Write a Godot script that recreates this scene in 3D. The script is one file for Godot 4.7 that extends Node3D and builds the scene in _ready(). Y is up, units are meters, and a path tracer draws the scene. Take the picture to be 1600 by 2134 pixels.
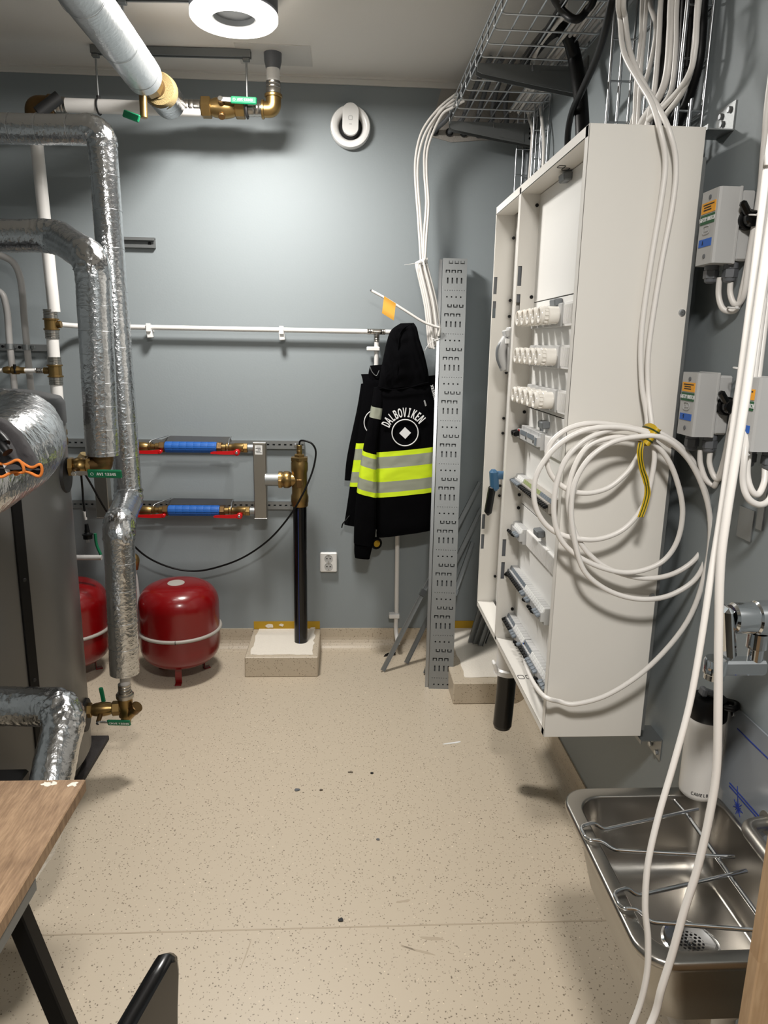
extends Node3D
# A plant room: insulated pipes and a tank on one side, a half wired distribution cabinet and a small steel sink on the other.
# Metres, y up; the camera stands at x 0, z 0, the far wall is at z -3.31 and the cabinet wall at x 0.77.

const BACK := -3.31
const SIDE := 0.77
const TOP := 2.525


class Shape:
	var v := PackedVector3Array()
	var n := PackedVector3Array()
	var t := PackedVector2Array()
	var ix := PackedInt32Array()

	func tri(a: Vector3, b: Vector3, c: Vector3, face: Vector3) -> Shape:
		var at := v.size()
		for p in [a, b, c]:
			v.append(p); n.append(face); t.append(Vector2(p.x + p.z, p.y))
		if (c - a).cross(b - a).dot(face) >= 0.0:
			ix.append_array(PackedInt32Array([at, at + 1, at + 2]))
		else:
			ix.append_array(PackedInt32Array([at, at + 2, at + 1]))
		return self

	func quad(a: Vector3, b: Vector3, c: Vector3, d: Vector3, face: Vector3) -> Shape:
		tri(a, b, c, face)
		return tri(a, c, d, face)

	# rows of points; the side that shows is (along a row) x (from row to row)
	func grid(rows: Array, wrap := false, around := 1.0, along := 1.0) -> Shape:
		var m: int = rows[0].size()
		var at := v.size()
		var nn := PackedVector3Array()
		nn.resize(rows.size() * m)
		for i in rows.size() - 1:
			for j in m - 1:
				var p: Vector3 = rows[i][j]
				var f: Vector3 = (rows[i][j + 1] - rows[i + 1][j]).cross(rows[i + 1][j + 1] - p)
				nn[i * m + j] += f; nn[i * m + j + 1] += f; nn[i * m + m + j] += f; nn[i * m + m + j + 1] += f
				var q := at + i * m + j
				ix.append_array(PackedInt32Array([q, q + m, q + 1, q + m, q + m + 1, q + 1]))
		for i in rows.size():
			if wrap:
				var s: Vector3 = nn[i * m] + nn[i * m + m - 1]
				nn[i * m] = s; nn[i * m + m - 1] = s
			for j in m:
				v.append(rows[i][j])
				n.append(nn[i * m + j].normalized())
				t.append(Vector2(around * j / (m - 1), along * i / (rows.size() - 1)))
		return self

	func fan(ring: PackedVector3Array, face: Vector3) -> Shape:
		var mid := Vector3.ZERO
		for p in ring: mid += p / ring.size()
		for j in ring.size():
			tri(mid, ring[j], ring[(j + 1) % ring.size()], face)
		return self

	func tube(path: PackedVector3Array, r: float, seg := 10, cap := true, disp = null, rads := PackedFloat32Array()) -> Shape:
		var rows := []
		var far := 0.0
		var side := Vector3.UP
		var ahead := (path[1] - path[0]).normalized()
		side = ahead.cross(Vector3.UP if absf(ahead.y) < 0.9 else Vector3.RIGHT).normalized()
		for i in path.size():
			var d := (path[mini(i + 1, path.size() - 1)] - path[maxi(i - 1, 0)]).normalized()
			side = (side - d * side.dot(d)).normalized()
			var up := d.cross(side)
			if i > 0: far += path[i].distance_to(path[i - 1])
			var rr: float = rads[i] if rads.size() else r
			var row := PackedVector3Array()
			for j in seg + 1:
				var a := TAU * (j % seg) / seg
				var o := side * cos(a) + up * sin(a)
				var k: float = rr + (disp.call(path[i] + o * rr, far, a) if disp != null else 0.0)
				row.append(path[i] + o * k)
			rows.append(row)
		grid(rows, true, TAU * r, far)
		if cap:
			fan(rows[0].slice(0, seg), (path[0] - path[1]).normalized())
			fan(rows[-1].slice(0, seg), (path[-1] - path[-2]).normalized())
		return self

	func cyl(a: Vector3, b: Vector3, r: float, seg := 16) -> Shape:
		return tube(PackedVector3Array([a, b]), r, seg)

	# profile: Vector2(radius, height along the axis) from below to above, outside outwards
	func lathe(base: Vector3, axis: Vector3, prof: Array, seg := 24, flat := false, crease := 35.0) -> Shape:
		var ax := axis.normalized()
		var s := ax.cross(Vector3.UP if absf(ax.y) < 0.9 else Vector3.RIGHT).normalized()
		var u := ax.cross(s)
		var dirs := []
		for k in prof.size() - 1:
			var d: Vector2 = prof[k + 1] - prof[k]
			dirs.append(Vector2(d.y, -d.x).normalized())
		var lim := cos(deg_to_rad(crease))
		for k in prof.size() - 1:
			var na: Vector2 = dirs[k]
			var nb: Vector2 = dirs[k]
			if k > 0 and dirs[k - 1].dot(dirs[k]) > lim: na = (dirs[k - 1] + dirs[k]).normalized()
			if k < dirs.size() - 1 and dirs[k + 1].dot(dirs[k]) > lim: nb = (dirs[k + 1] + dirs[k]).normalized()
			var at := v.size()
			if flat:
				for j in seg:
					var a0 := TAU * j / seg
					var a1 := TAU * (j + 1) / seg
					var o0 := s * cos(a0) + u * sin(a0)
					var o1 := s * cos(a1) + u * sin(a1)
					var om := (o0 + o1).normalized()
					quad(base + o0 * prof[k].x + ax * prof[k].y, base + o1 * prof[k].x + ax * prof[k].y, base + o1 * prof[k + 1].x + ax * prof[k + 1].y, base + o0 * prof[k + 1].x + ax * prof[k + 1].y, (om * dirs[k].x + ax * dirs[k].y).normalized())
				continue
			for e in 2:
				var pr: Vector2 = prof[k + e]
				var nv: Vector2 = nb if e else na
				for j in seg + 1:
					var a := TAU * (j % seg) / seg
					var o := s * cos(a) + u * sin(a)
					v.append(base + o * pr.x + ax * pr.y)
					n.append((o * nv.x + ax * nv.y).normalized())
					t.append(Vector2(float(j) / seg, pr.y))
			for j in seg:
				var q := at + j
				ix.append_array(PackedInt32Array([q, q + seg + 1, q + 1, q + seg + 1, q + seg + 2, q + 1]))
		return self

	func rod(a: Vector3, b: Vector3, r: float, bevel := 0.0, seg := 20, flat := false) -> Shape:
		var l := a.distance_to(b)
		var e := minf(bevel, minf(r, l / 2) * 0.9)
		if e <= 0.0: return lathe(a, b - a, [Vector2(0, 0), Vector2(r, 0), Vector2(r, l), Vector2(0, l)], seg, flat)
		return lathe(a, b - a, [Vector2(0, 0), Vector2(r - e, 0), Vector2(r, e), Vector2(r, l - e), Vector2(r - e, l), Vector2(0, l)], seg, flat)

	func torus(c: Vector3, axis: Vector3, big: float, small: float, seg := 32, ring := 10) -> Shape:
		var prof := []
		for k in ring + 1:
			var a := -PI / 2 + TAU * k / ring
			prof.append(Vector2(big + small * cos(a), small * sin(a)))
		return lathe(c, axis, prof, seg, false, 80.0)

	func box(c: Vector3, size: Vector3, b := Basis(), bev := 0.0) -> Shape:
		var h := size / 2
		var e := minf(bev, minf(h.x, minf(h.y, h.z)) * 0.9)
		var ax := [b.x, b.y, b.z]
		var hh := [h.x, h.y, h.z]
		for k in 3:
			var i := (k + 1) % 3
			var j := (k + 2) % 3
			for s in [-1.0, 1.0]:
				var o: Vector3 = c + ax[k] * hh[k] * s
				var p: Vector3 = ax[i] * (hh[i] - e)
				var q: Vector3 = ax[j] * (hh[j] - e)
				quad(o - p - q, o + p - q, o + p + q, o - p + q, ax[k] * s)
				if e > 0.0:
					var o2: Vector3 = c + ax[k] * (hh[k] - e) * s
					for s2 in [-1.0, 1.0]:
						var w: Vector3 = ax[i] * hh[i] * s2
						var w0: Vector3 = ax[i] * (hh[i] - e) * s2
						quad(o + w0 - q, o + w0 + q, o2 + w + q, o2 + w - q, (ax[k] * s + ax[i] * s2).normalized())
						for s3 in [-1.0, 1.0]:
							if k == 0:
								var z0: Vector3 = ax[j] * (hh[j] - e) * s3
								tri(o + w0 + z0, o2 + w + z0, o2 + w0 + ax[j] * hh[j] * s3, (ax[k] * s + ax[i] * s2 + ax[j] * s3).normalized())
		return self

	# a flat outline in x, y of the frame, thick along its z
	func prism(poly: PackedVector2Array, f: Transform3D, depth: float, smooth := false) -> Shape:
		var tris := Geometry2D.triangulate_polygon(poly)
		var z := f.basis.z.normalized()
		for k in range(0, tris.size(), 3):
			var p := []
			for e in 3: p.append(Vector3(poly[tris[k + e]].x, poly[tris[k + e]].y, 0))
			tri(f * p[0], f * p[1], f * p[2], -z)
			var up := Vector3(0, 0, depth)
			tri(f * (p[0] + up), f * (p[1] + up), f * (p[2] + up), z)
		var cw := Geometry2D.is_polygon_clockwise(poly)
		for k in poly.size():
			var a := poly[k]
			var b := poly[(k + 1) % poly.size()]
			var o := (b - a).orthogonal().normalized() * (1.0 if cw else -1.0)
			var o3 := Vector3(o.x, o.y, 0)
			# outwards, whichever way the outline runs
			if Geometry2D.is_point_in_polygon((a + b) / 2 + o * 0.00005, poly): o3 = -o3
			quad(f * Vector3(a.x, a.y, 0), f * Vector3(b.x, b.y, 0), f * Vector3(b.x, b.y, depth), f * Vector3(a.x, a.y, depth), (f.basis * o3).normalized())
		return self

	# a sheet w x h in the x, y of the frame (corner at its origin), pierced by rectangles
	func pierced(w: float, h: float, thick: float, holes: Array, f: Transform3D) -> Shape:
		var xs := [0.0, w]
		var ys := [0.0, h]
		for r in holes:
			xs.append_array([r.position.x, r.end.x]); ys.append_array([r.position.y, r.end.y])
		xs.sort(); ys.sort()
		var z := f.basis.z.normalized()
		for k in ys.size() - 1:
			if ys[k + 1] - ys[k] < 0.00005: continue
			var ym: float = (ys[k] + ys[k + 1]) / 2
			var here := holes.filter(func(r): return r.position.y < ym and r.end.y > ym)
			here.sort_custom(func(a, b): return a.position.x < b.position.x)
			var x := 0.0
			for r in here + [Rect2(w, 0, 0, 0)]:
				if r.position.x - x > 0.00005:
					for d in [0.0, thick]:
						quad(f * Vector3(x, ys[k], d), f * Vector3(r.position.x, ys[k], d), f * Vector3(r.position.x, ys[k + 1], d), f * Vector3(x, ys[k + 1], d), z if d > 0 else -z)
				x = r.end.x
		for r in holes + [Rect2(0, 0, w, h)]:
			var s := -1.0 if r.size.x == w else 1.0
			var a: Vector2 = r.position
			var b: Vector2 = r.end
			quad(f * Vector3(a.x, a.y, 0), f * Vector3(a.x, b.y, 0), f * Vector3(a.x, b.y, thick), f * Vector3(a.x, a.y, thick), f.basis.x.normalized() * s)
			quad(f * Vector3(b.x, a.y, 0), f * Vector3(b.x, b.y, 0), f * Vector3(b.x, b.y, thick), f * Vector3(b.x, a.y, thick), -f.basis.x.normalized() * s)
			quad(f * Vector3(a.x, a.y, 0), f * Vector3(b.x, a.y, 0), f * Vector3(b.x, a.y, thick), f * Vector3(a.x, a.y, thick), f.basis.y.normalized() * s)
			quad(f * Vector3(a.x, b.y, 0), f * Vector3(b.x, b.y, 0), f * Vector3(b.x, b.y, thick), f * Vector3(a.x, b.y, thick), -f.basis.y.normalized() * s)
		return self

	# cloth: rows of [one edge, other edge, half thickness]; a closed skin around them, flat in front
	func loft(rows: Array, steps := 6, grow := 0.0, seg := 40, fold = null, from := 0.0, to := 1.0) -> Shape:
		var out := []
		var count := steps * (rows.size() - 1)
		for i in count + 1:
			var w: float = lerpf(from, to, float(i) / count) * (rows.size() - 1)
			var k := mini(int(w), rows.size() - 2)
			var u := w - k
			var p := []
			for e in 2:
				p.append(rows[k][e].cubic_interpolate(rows[k + 1][e], rows[maxi(k - 1, 0)][e], rows[mini(k + 2, rows.size() - 1)][e], u))
			var d := lerpf(rows[k][2], rows[k + 1][2], smoothstep(0.0, 1.0, u)) + grow
			var mid: Vector3 = (p[0] + p[1]) / 2
			var half: Vector3 = (p[1] - p[0]) / 2
			half += half.normalized() * grow
			var face := Vector3(-half.z, 0, half.x).normalized()
			var row := PackedVector3Array()
			for j in seg + 1:
				var a := TAU * (j % seg) / seg
				var c := cos(a)
				var q := mid + half * signf(c) * pow(absf(c), 0.7) - face * d * signf(sin(a)) * pow(absf(sin(a)), 0.5)
				if fold != null: q += face * fold.call(q)
				row.append(q)
			out.append(row)
		grid(out, true)
		fan(out[0].slice(0, seg), (out[0][0] - out[1][0]).normalized())
		return fan(out[-1].slice(0, seg), (out[-1][0] - out[-2][0]).normalized())

	func lettering(text: String, height: float, f: Transform3D, bold := true, depth := 0.0008, face := "Droid Sans") -> Shape:
		var font := SystemFont.new()
		font.font_names = PackedStringArray([face])
		font.font_weight = 700 if bold else 400
		var m := TextMesh.new()
		m.font = font
		m.text = text
		m.font_size = 32
		m.pixel_size = height / 24.0
		m.depth = depth
		m.curve_step = 2.0
		var arrays := m.get_mesh_arrays()
		var at := v.size()
		var turn := f.basis
		for k in arrays[Mesh.ARRAY_VERTEX].size():
			v.append(f * arrays[Mesh.ARRAY_VERTEX][k])
			n.append((turn * arrays[Mesh.ARRAY_NORMAL][k]).normalized())
			t.append(Vector2.ZERO)
		for k in arrays[Mesh.ARRAY_INDEX]: ix.append(at + k)
		return self

	func mesh(o: Vector3) -> ArrayMesh:
		var arrays := []
		arrays.resize(Mesh.ARRAY_MAX)
		var moved := PackedVector3Array()
		for p in v: moved.append(p - o)
		arrays[Mesh.ARRAY_VERTEX] = moved
		arrays[Mesh.ARRAY_NORMAL] = n
		arrays[Mesh.ARRAY_TEX_UV] = t
		arrays[Mesh.ARRAY_INDEX] = ix
		var m := ArrayMesh.new()
		m.add_surface_from_arrays(Mesh.PRIMITIVE_TRIANGLES, arrays)
		return m


var used := {}
var M := {}
var rng := RandomNumberGenerator.new()
var crinkle := FastNoiseLite.new()
var soft := FastNoiseLite.new()


func numbered(called: String, under: Node) -> String:
	var key := "%d/%s" % [under.get_instance_id(), called]
	var k: int = used.get(key, 0)
	used[key] = k + 1
	return called if k == 0 else "%s_%03d" % [called, k]


func where(o: Node) -> Vector3:
	var p := Vector3.ZERO
	while o is Node3D and o != self:
		p += o.position
		o = o.get_parent()
	return p


func thing(called: String, label: String, category: String, at: Vector3, group := "") -> Node3D:
	var o := Node3D.new()
	o.name = numbered(called, self)
	add_child(o)
	o.position = at
	return tag(o, label, category, group)


func tag(o: Node3D, label: String, category: String, group := "") -> Node3D:
	o.set_meta("label", label)
	o.set_meta("category", category)
	if group: o.set_meta("group", group)
	return o


# one named mesh; shapes are drawn in room coordinates
func part(called: String, s: Shape, m: Material, under: Node3D = self) -> MeshInstance3D:
	var o := MeshInstance3D.new()
	o.name = numbered(called, under)
	under.add_child(o, true)
	o.mesh = s.mesh(where(under))
	o.material_override = m
	return o


func struct(called: String, s: Shape, m: Material) -> MeshInstance3D:
	var o := part(called, s, m)
	o.set_meta("kind", "structure")
	return o


# a thing that is one mesh
func single(called: String, label: String, category: String, s: Shape, m: Material, group := "") -> MeshInstance3D:
	return tag(part(called, s, m), label, category, group) as MeshInstance3D


# a copy of a thing with its parts
func dup(o: Node3D, stem: String, by: Vector3, label: String) -> Node3D:
	var c := o.duplicate() as Node3D
	c.name = numbered(stem, self)
	add_child(c)
	c.position = o.position + by
	c.set_meta("label", label)
	return c


func S() -> Shape:
	return Shape.new()


# a smooth line through points
func curve(pts: Array, per := 8, closed := false) -> PackedVector3Array:
	var out := PackedVector3Array()
	var c := pts.size()
	for i in (c if closed else c - 1):
		for k in per:
			var g := func(q): return pts[posmod(q, c)] if closed else pts[clampi(q, 0, c - 1)]
			out.append(pts[i].cubic_interpolate(g.call(i + 1), g.call(i - 1), g.call(i + 2), float(k) / per))
	out.append(pts[0] if closed else pts[-1])
	return out


# straight runs with rounded corners, a point every step
func bend(pts: Array, radius: float, step := 0.0) -> PackedVector3Array:
	var raw := PackedVector3Array([pts[0]])
	for i in range(1, pts.size() - 1):
		var a: Vector3 = (pts[i - 1] - pts[i])
		var b: Vector3 = (pts[i + 1] - pts[i])
		var r := minf(radius, minf(a.length(), b.length()) * 0.48)
		var p: Vector3 = pts[i] + a.normalized() * r
		var q: Vector3 = pts[i] + b.normalized() * r
		for k in 9:
			var u := k / 8.0
			raw.append(p.lerp(pts[i], u).lerp((pts[i] as Vector3).lerp(q, u), u))
	raw.append(pts[-1])
	if step <= 0.0: return raw
	var out := PackedVector3Array([raw[0]])
	for i in range(1, raw.size()):
		var l := raw[i].distance_to(raw[i - 1])
		var c := maxi(1, int(round(l / step)))
		for k in c: out.append(raw[i - 1].lerp(raw[i], (k + 1.0) / c))
	return out


func cutout(colour: Color, rough: float, metal := 0.0) -> StandardMaterial3D:
	var m := StandardMaterial3D.new()
	m.albedo_color = colour
	m.roughness = rough
	m.metallic = metal
	return m


func noise_map(freq: float, size := 512, kind := FastNoiseLite.TYPE_SIMPLEX_SMOOTH, octaves := 3, fractal := FastNoiseLite.FRACTAL_FBM) -> NoiseTexture2D:
	var f := FastNoiseLite.new()
	f.noise_type = kind
	f.frequency = freq
	f.fractal_type = fractal
	f.fractal_octaves = octaves
	f.seed = 7
	var t := NoiseTexture2D.new()
	t.noise = f
	t.width = size
	t.height = size
	t.seamless = true
	return t


# fine relief laid on from three sides; tile is the size of one repeat in metres, deep in centimetres
func relief(m: StandardMaterial3D, map: Texture2D, tile: float, deep: float) -> StandardMaterial3D:
	m.uv1_triplanar = true
	m.uv1_world_triplanar = true
	m.uv1_scale = Vector3.ONE / tile
	m.heightmap_enabled = true
	m.heightmap_texture = map
	m.heightmap_scale = deep
	return m


func vinyl_picture(flecks: int) -> ImageTexture:
	var im := Image.create(2048, 2048, false, Image.FORMAT_RGB8)
	im.fill(Color(0.735, 0.685, 0.605))
	rng.seed = 11
	for k in flecks:
		var c := Vector2(rng.randf() * 2048, rng.randf() * 2048)
		var dark := rng.randf() < 0.94
		var a := 0.95 + 1.7 * rng.randf() * rng.randf() + 0.4 * rng.randf()
		var b := a * (0.35 + 0.5 * rng.randf())
		var turn := rng.randf() * PI
		var tone := Color(0.40, 0.355, 0.30).lerp(Color(0.52, 0.47, 0.40), rng.randf()) if dark else Color(0.86, 0.80, 0.71)
		var w := int(ceil(a)) + 1
		var wob := rng.randf() * TAU
		for y in range(-w, w + 1):
			for x in range(-w, w + 1):
				var p := Vector2(x, y).rotated(turn)
				var edge := 1.0 + 0.3 * sin(3.0 * p.angle() + wob)
				if (p.x / a) ** 2 + (p.y / b) ** 2 < edge:
					im.set_pixel(posmod(int(c.x) + x, 2048), posmod(int(c.y) + y, 2048), tone)
	return ImageTexture.create_from_image(im)


func wood_picture(pale: Color, dark: Color, seed_: int) -> ImageTexture:
	var f := FastNoiseLite.new()
	f.seed = seed_
	f.frequency = 0.01
	f.fractal_octaves = 4
	var im := Image.create(512, 1024, false, Image.FORMAT_RGB8)
	for y in 1024:
		for x in 512:
			var g := f.get_noise_2d(x * 9.0, y * 0.5) * 0.5 + f.get_noise_2d(x * 34.0, y * 1.6) * 0.6 + f.get_noise_2d(x * 0.8 + 900, y * 0.6) * 0.5
			im.set_pixel(x, y, pale.lerp(dark, clampf(0.42 + g * 0.9, 0, 1)))
	return ImageTexture.create_from_image(im)


func materials() -> void:
	crinkle.noise_type = FastNoiseLite.TYPE_SIMPLEX
	crinkle.frequency = 1.0
	crinkle.fractal_type = FastNoiseLite.FRACTAL_RIDGED
	crinkle.fractal_octaves = 2
	crinkle.seed = 3
	soft.noise_type = FastNoiseLite.TYPE_SIMPLEX_SMOOTH
	soft.frequency = 1.0
	soft.fractal_octaves = 2
	soft.seed = 5
	var fine := noise_map(0.035)
	var ridges := noise_map(0.022, 512, FastNoiseLite.TYPE_SIMPLEX, 3, FastNoiseLite.FRACTAL_RIDGED)
	M.wall = relief(cutout(Color(0.545, 0.572, 0.582), 0.52), fine, 0.22, 0.011)
	M.wall.metallic_specular = 0.28
	M.ceiling = relief(cutout(Color(0.84, 0.825, 0.80), 0.8), fine, 0.3, 0.02)
	M.trim = cutout(Color(0.82, 0.81, 0.785), 0.6)
	var vinyl := vinyl_picture(27000)
	var fl := cutout(Color.WHITE, 0.42)
	fl.albedo_texture = vinyl
	fl.uv1_triplanar = true
	fl.uv1_world_triplanar = true
	fl.uv1_scale = Vector3.ONE * 0.5
	M.vinyl = fl
	var foil := cutout(Color(0.80, 0.805, 0.81), 0.2, 1.0)
	M.foil = relief(foil, ridges, 0.30, 0.09)
	M.foil_dull = relief(cutout(Color(0.74, 0.75, 0.755), 0.36, 0.9), ridges, 0.35, 0.05)
	M.wire = cutout(Color(0.75, 0.76, 0.77), 0.3, 1.0)
	M.zinc = relief(cutout(Color(0.60, 0.61, 0.61), 0.47, 0.85), fine, 0.12, 0.008)
	M.zinc_dark = cutout(Color(0.46, 0.47, 0.47), 0.45, 0.5)
	M.steel = relief(cutout(Color(0.66, 0.645, 0.62), 0.28, 1.0), fine, 0.05, 0.004)
	M.brushed = relief(cutout(Color(0.66, 0.645, 0.615), 0.38, 1.0), fine, 0.06, 0.006)
	M.chrome = cutout(Color(0.86, 0.87, 0.88), 0.07, 1.0)
	M.brass = relief(cutout(Color(0.56, 0.46, 0.29), 0.34, 0.95), fine, 0.05, 0.01)
	M.brass_dark = cutout(Color(0.43, 0.335, 0.215), 0.42, 0.9)
	M.white_pipe = cutout(Color(0.86, 0.85, 0.835), 0.32)
	M.grey_pipe = cutout(Color(0.70, 0.69, 0.68), 0.4)
	M.cable = cutout(Color(0.87, 0.855, 0.835), 0.38)
	M.black = cutout(Color(0.022, 0.022, 0.025), 0.45)
	M.black.metallic_specular = 0.35
	M.black_gloss = cutout(Color(0.02, 0.021, 0.024), 0.22)
	M.rubber = cutout(Color(0.085, 0.085, 0.088), 0.6)
	M.dark_gap = cutout(Color(0.12, 0.125, 0.13), 0.7)
	M.tank = cutout(Color(0.40, 0.40, 0.395), 0.36, 0.25)
	M.tank_lid = cutout(Color(0.215, 0.217, 0.22), 0.5)
	M.red = cutout(Color(0.45, 0.012, 0.024), 0.25)
	M.red.clearcoat_enabled = true
	M.red.clearcoat = 0.3
	M.red.clearcoat_roughness = 0.1
	M.lever_red = cutout(Color(0.72, 0.05, 0.07), 0.35)
	M.green = cutout(Color(0.03, 0.40, 0.26), 0.4)
	M.blue = cutout(Color(0.13, 0.36, 0.66), 0.5)
	M.blue_line = cutout(Color(0.10, 0.20, 0.55), 0.5)
	M.cab = cutout(Color(0.845, 0.832, 0.805), 0.4)
	M.cab_panel = cutout(Color(0.90, 0.895, 0.88), 0.4)
	M.plastic_white = cutout(Color(0.90, 0.895, 0.885), 0.3)
	M.plastic_grey = cutout(Color(0.70, 0.70, 0.695), 0.42)
	M.plastic_mid = cutout(Color(0.43, 0.445, 0.455), 0.45)
	M.gland = cutout(Color(0.36, 0.37, 0.385), 0.45)
	M.porcelain = cutout(Color(0.90, 0.885, 0.855), 0.12)
	M.display = cutout(Color(0.44, 0.47, 0.50), 0.3)
	M.cloth = relief(cutout(Color(0.035, 0.035, 0.042), 0.95), fine, 0.03, 0.01)
	M.cloth.metallic_specular = 0.12
	M.rib_cloth = cutout(Color(0.03, 0.03, 0.036), 0.95)
	M.rib_cloth.metallic_specular = 0.12
	M.hivis = relief(cutout(Color(0.80, 0.90, 0.09), 0.75), fine, 0.03, 0.008)
	M.reflect = relief(cutout(Color(0.57, 0.585, 0.52), 0.5), fine, 0.02, 0.01)
	M.print = cutout(Color(0.88, 0.88, 0.88), 0.6)
	M.yellow = cutout(Color(0.70, 0.55, 0.09), 0.55)
	M.orange_tape = cutout(Color(0.85, 0.63, 0.24), 0.5)
	M.orange = cutout(Color(0.78, 0.44, 0.17), 0.85)
	M.glove = relief(cutout(Color(0.155, 0.145, 0.15), 0.85), fine, 0.03, 0.02)
	M.plaster = relief(cutout(Color(0.88, 0.85, 0.80), 0.85), fine, 0.2, 0.12)
	M.bare = relief(cutout(Color(0.62, 0.60, 0.575), 0.9), fine, 0.2, 0.1)
	M.wool = relief(cutout(Color(0.47, 0.405, 0.26), 0.95), ridges, 0.06, 0.25)
	M.paper = cutout(Color(0.86, 0.86, 0.85), 0.6)
	M.ink = cutout(Color(0.06, 0.06, 0.065), 0.6)
	M.sign_orange = cutout(Color(0.93, 0.64, 0.10), 0.5)
	M.sign_green = cutout(Color(0.04, 0.33, 0.17), 0.5)
	M.sign_blue = cutout(Color(0.10, 0.37, 0.74), 0.5)
	M.bottle = cutout(Color(0.86, 0.845, 0.82), 0.4)
	M.film = cutout(Color(0.50, 0.52, 0.54), 0.2)
	M.seam = cutout(Color(0.665, 0.61, 0.53), 0.5)
	M.scuff = cutout(Color(0.37, 0.33, 0.28), 0.7)
	M.clear = cutout(Color(0.86, 0.86, 0.85, 0.22), 0.1)
	M.clear.transparency = BaseMaterial3D.TRANSPARENCY_ALPHA
	var wood := cutout(Color.WHITE, 0.6)
	wood.albedo_texture = wood_picture(Color(0.615, 0.505, 0.39), Color(0.45, 0.35, 0.255), 21)
	wood.uv1_triplanar = true
	wood.uv1_world_triplanar = true
	wood.uv1_scale = Vector3(1.6, 1.6, 1.6)
	M.wood = wood
	var ply := cutout(Color.WHITE, 0.6)
	ply.albedo_texture = wood_picture(Color(0.70, 0.58, 0.445), Color(0.61, 0.485, 0.35), 9)
	ply.uv1_triplanar = true
	ply.uv1_world_triplanar = true
	ply.uv1_scale = Vector3(1.2, 1.2, 1.2)
	M.ply = ply
	M.board = relief(cutout(Color(0.20, 0.185, 0.18), 0.8), fine, 0.2, 0.05)
	M.glow = cutout(Color(1, 1, 1), 0.5)
	M.glow.emission_enabled = true
	M.glow.emission = Color(1.0, 0.965, 0.92)
	M.glow.emission_energy_multiplier = GLOW
	M.lamp_body = cutout(Color(0.30, 0.31, 0.33), 0.5)
	M.stripe = cutout(Color(0.74, 0.61, 0.07), 0.45)
	M.stripe_green = cutout(Color(0.10, 0.22, 0.06), 0.45)
	M.scale = cutout(Color(0.62, 0.60, 0.57), 0.5)
	M.lcd = cutout(Color(0.56, 0.60, 0.40), 0.3)


const GLOW := 5.0


func _ready() -> void:
	var camera := Camera3D.new()
	camera.name = "camera"
	add_child(camera)
	camera.basis = Basis(Vector3.UP, deg_to_rad(-3.25)) * Basis(Vector3.RIGHT, deg_to_rad(-13.01)) * Basis(Vector3.BACK, deg_to_rad(1.045))
	camera.position = Vector3(0, 1.45, 0)
	camera.fov = rad_to_deg(2.0 * atan(1067.0 / 1500.0))
	camera.near = 0.02
	camera.current = true
	var air := WorldEnvironment.new()
	air.name = "air"
	var e := Environment.new()
	e.background_mode = Environment.BG_COLOR
	e.background_color = Color(0, 0, 0)
	e.tonemap_mode = Environment.TONE_MAPPER_LINEAR
	e.tonemap_exposure = 1.03
	e.sdfgi_enabled = true
	e.ssao_enabled = true
	e.ssil_enabled = true
	air.environment = e
	add_child(air)
	materials()
	ring_lamp(Vector3(-0.357, TOP, -2.60), "round ceiling lamp with a glowing ring and a dark centre, above the wall channel", 4.0)
	ring_lamp(Vector3(0.10, TOP, -0.05), "round ceiling lamp with a glowing ring, over the table side of the room", 5.0)
	room()
	tank_side()
	foil_pipes()
	ceiling_pipework()
	far_wall()
	collector()
	vessels()
	jackets()
	loose_channels()
	cabinet()
	baskets()
	loose_cables()
	switches()
	washing_place()
	table_side()
	floor_bits()


func ring_lamp(at: Vector3, label: String, power: float) -> void:
	var o := thing("ceiling_lamp", label, "ceiling lamp", at, "round ring lamps on the ceiling")
	part("housing", S().lathe(at, Vector3.DOWN, [Vector2(0, 0), Vector2(0.138, 0), Vector2(0.138, 0.050), Vector2(0.134, 0.056), Vector2(0.062, 0.056), Vector2(0.062, 0.03), Vector2(0, 0.03)], 64), M.lamp_body, o)
	var ring := [Vector2(0.072, 0.057), Vector2(0.134, 0.057), Vector2(0.138, 0.060), Vector2(0.138, 0.074), Vector2(0.130, 0.082), Vector2(0.079, 0.082), Vector2(0.072, 0.079), Vector2(0.072, 0.057)]
	part("diffuser", S().lathe(at, Vector3.DOWN, ring, 64), M.glow, o)
	part("centre_disc", S().lathe(at, Vector3.DOWN, [Vector2(0, 0.031), Vector2(0.070, 0.031), Vector2(0.070, 0.07), Vector2(0.065, 0.07), Vector2(0.061, 0.055), Vector2(0, 0.055)], 48), M.plastic_mid, o)
	var l := AreaLight3D.new()
	l.name = "lamp_light"
	l.area_size = Vector2(0.24, 0.24)
	l.light_energy = power
	l.light_color = Color(1.0, 0.985, 0.965)
	l.shadow_enabled = true
	l.position = Vector3(0, -0.092, 0)
	l.rotation = Vector3(-PI / 2, 0, 0)
	o.add_child(l)


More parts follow.
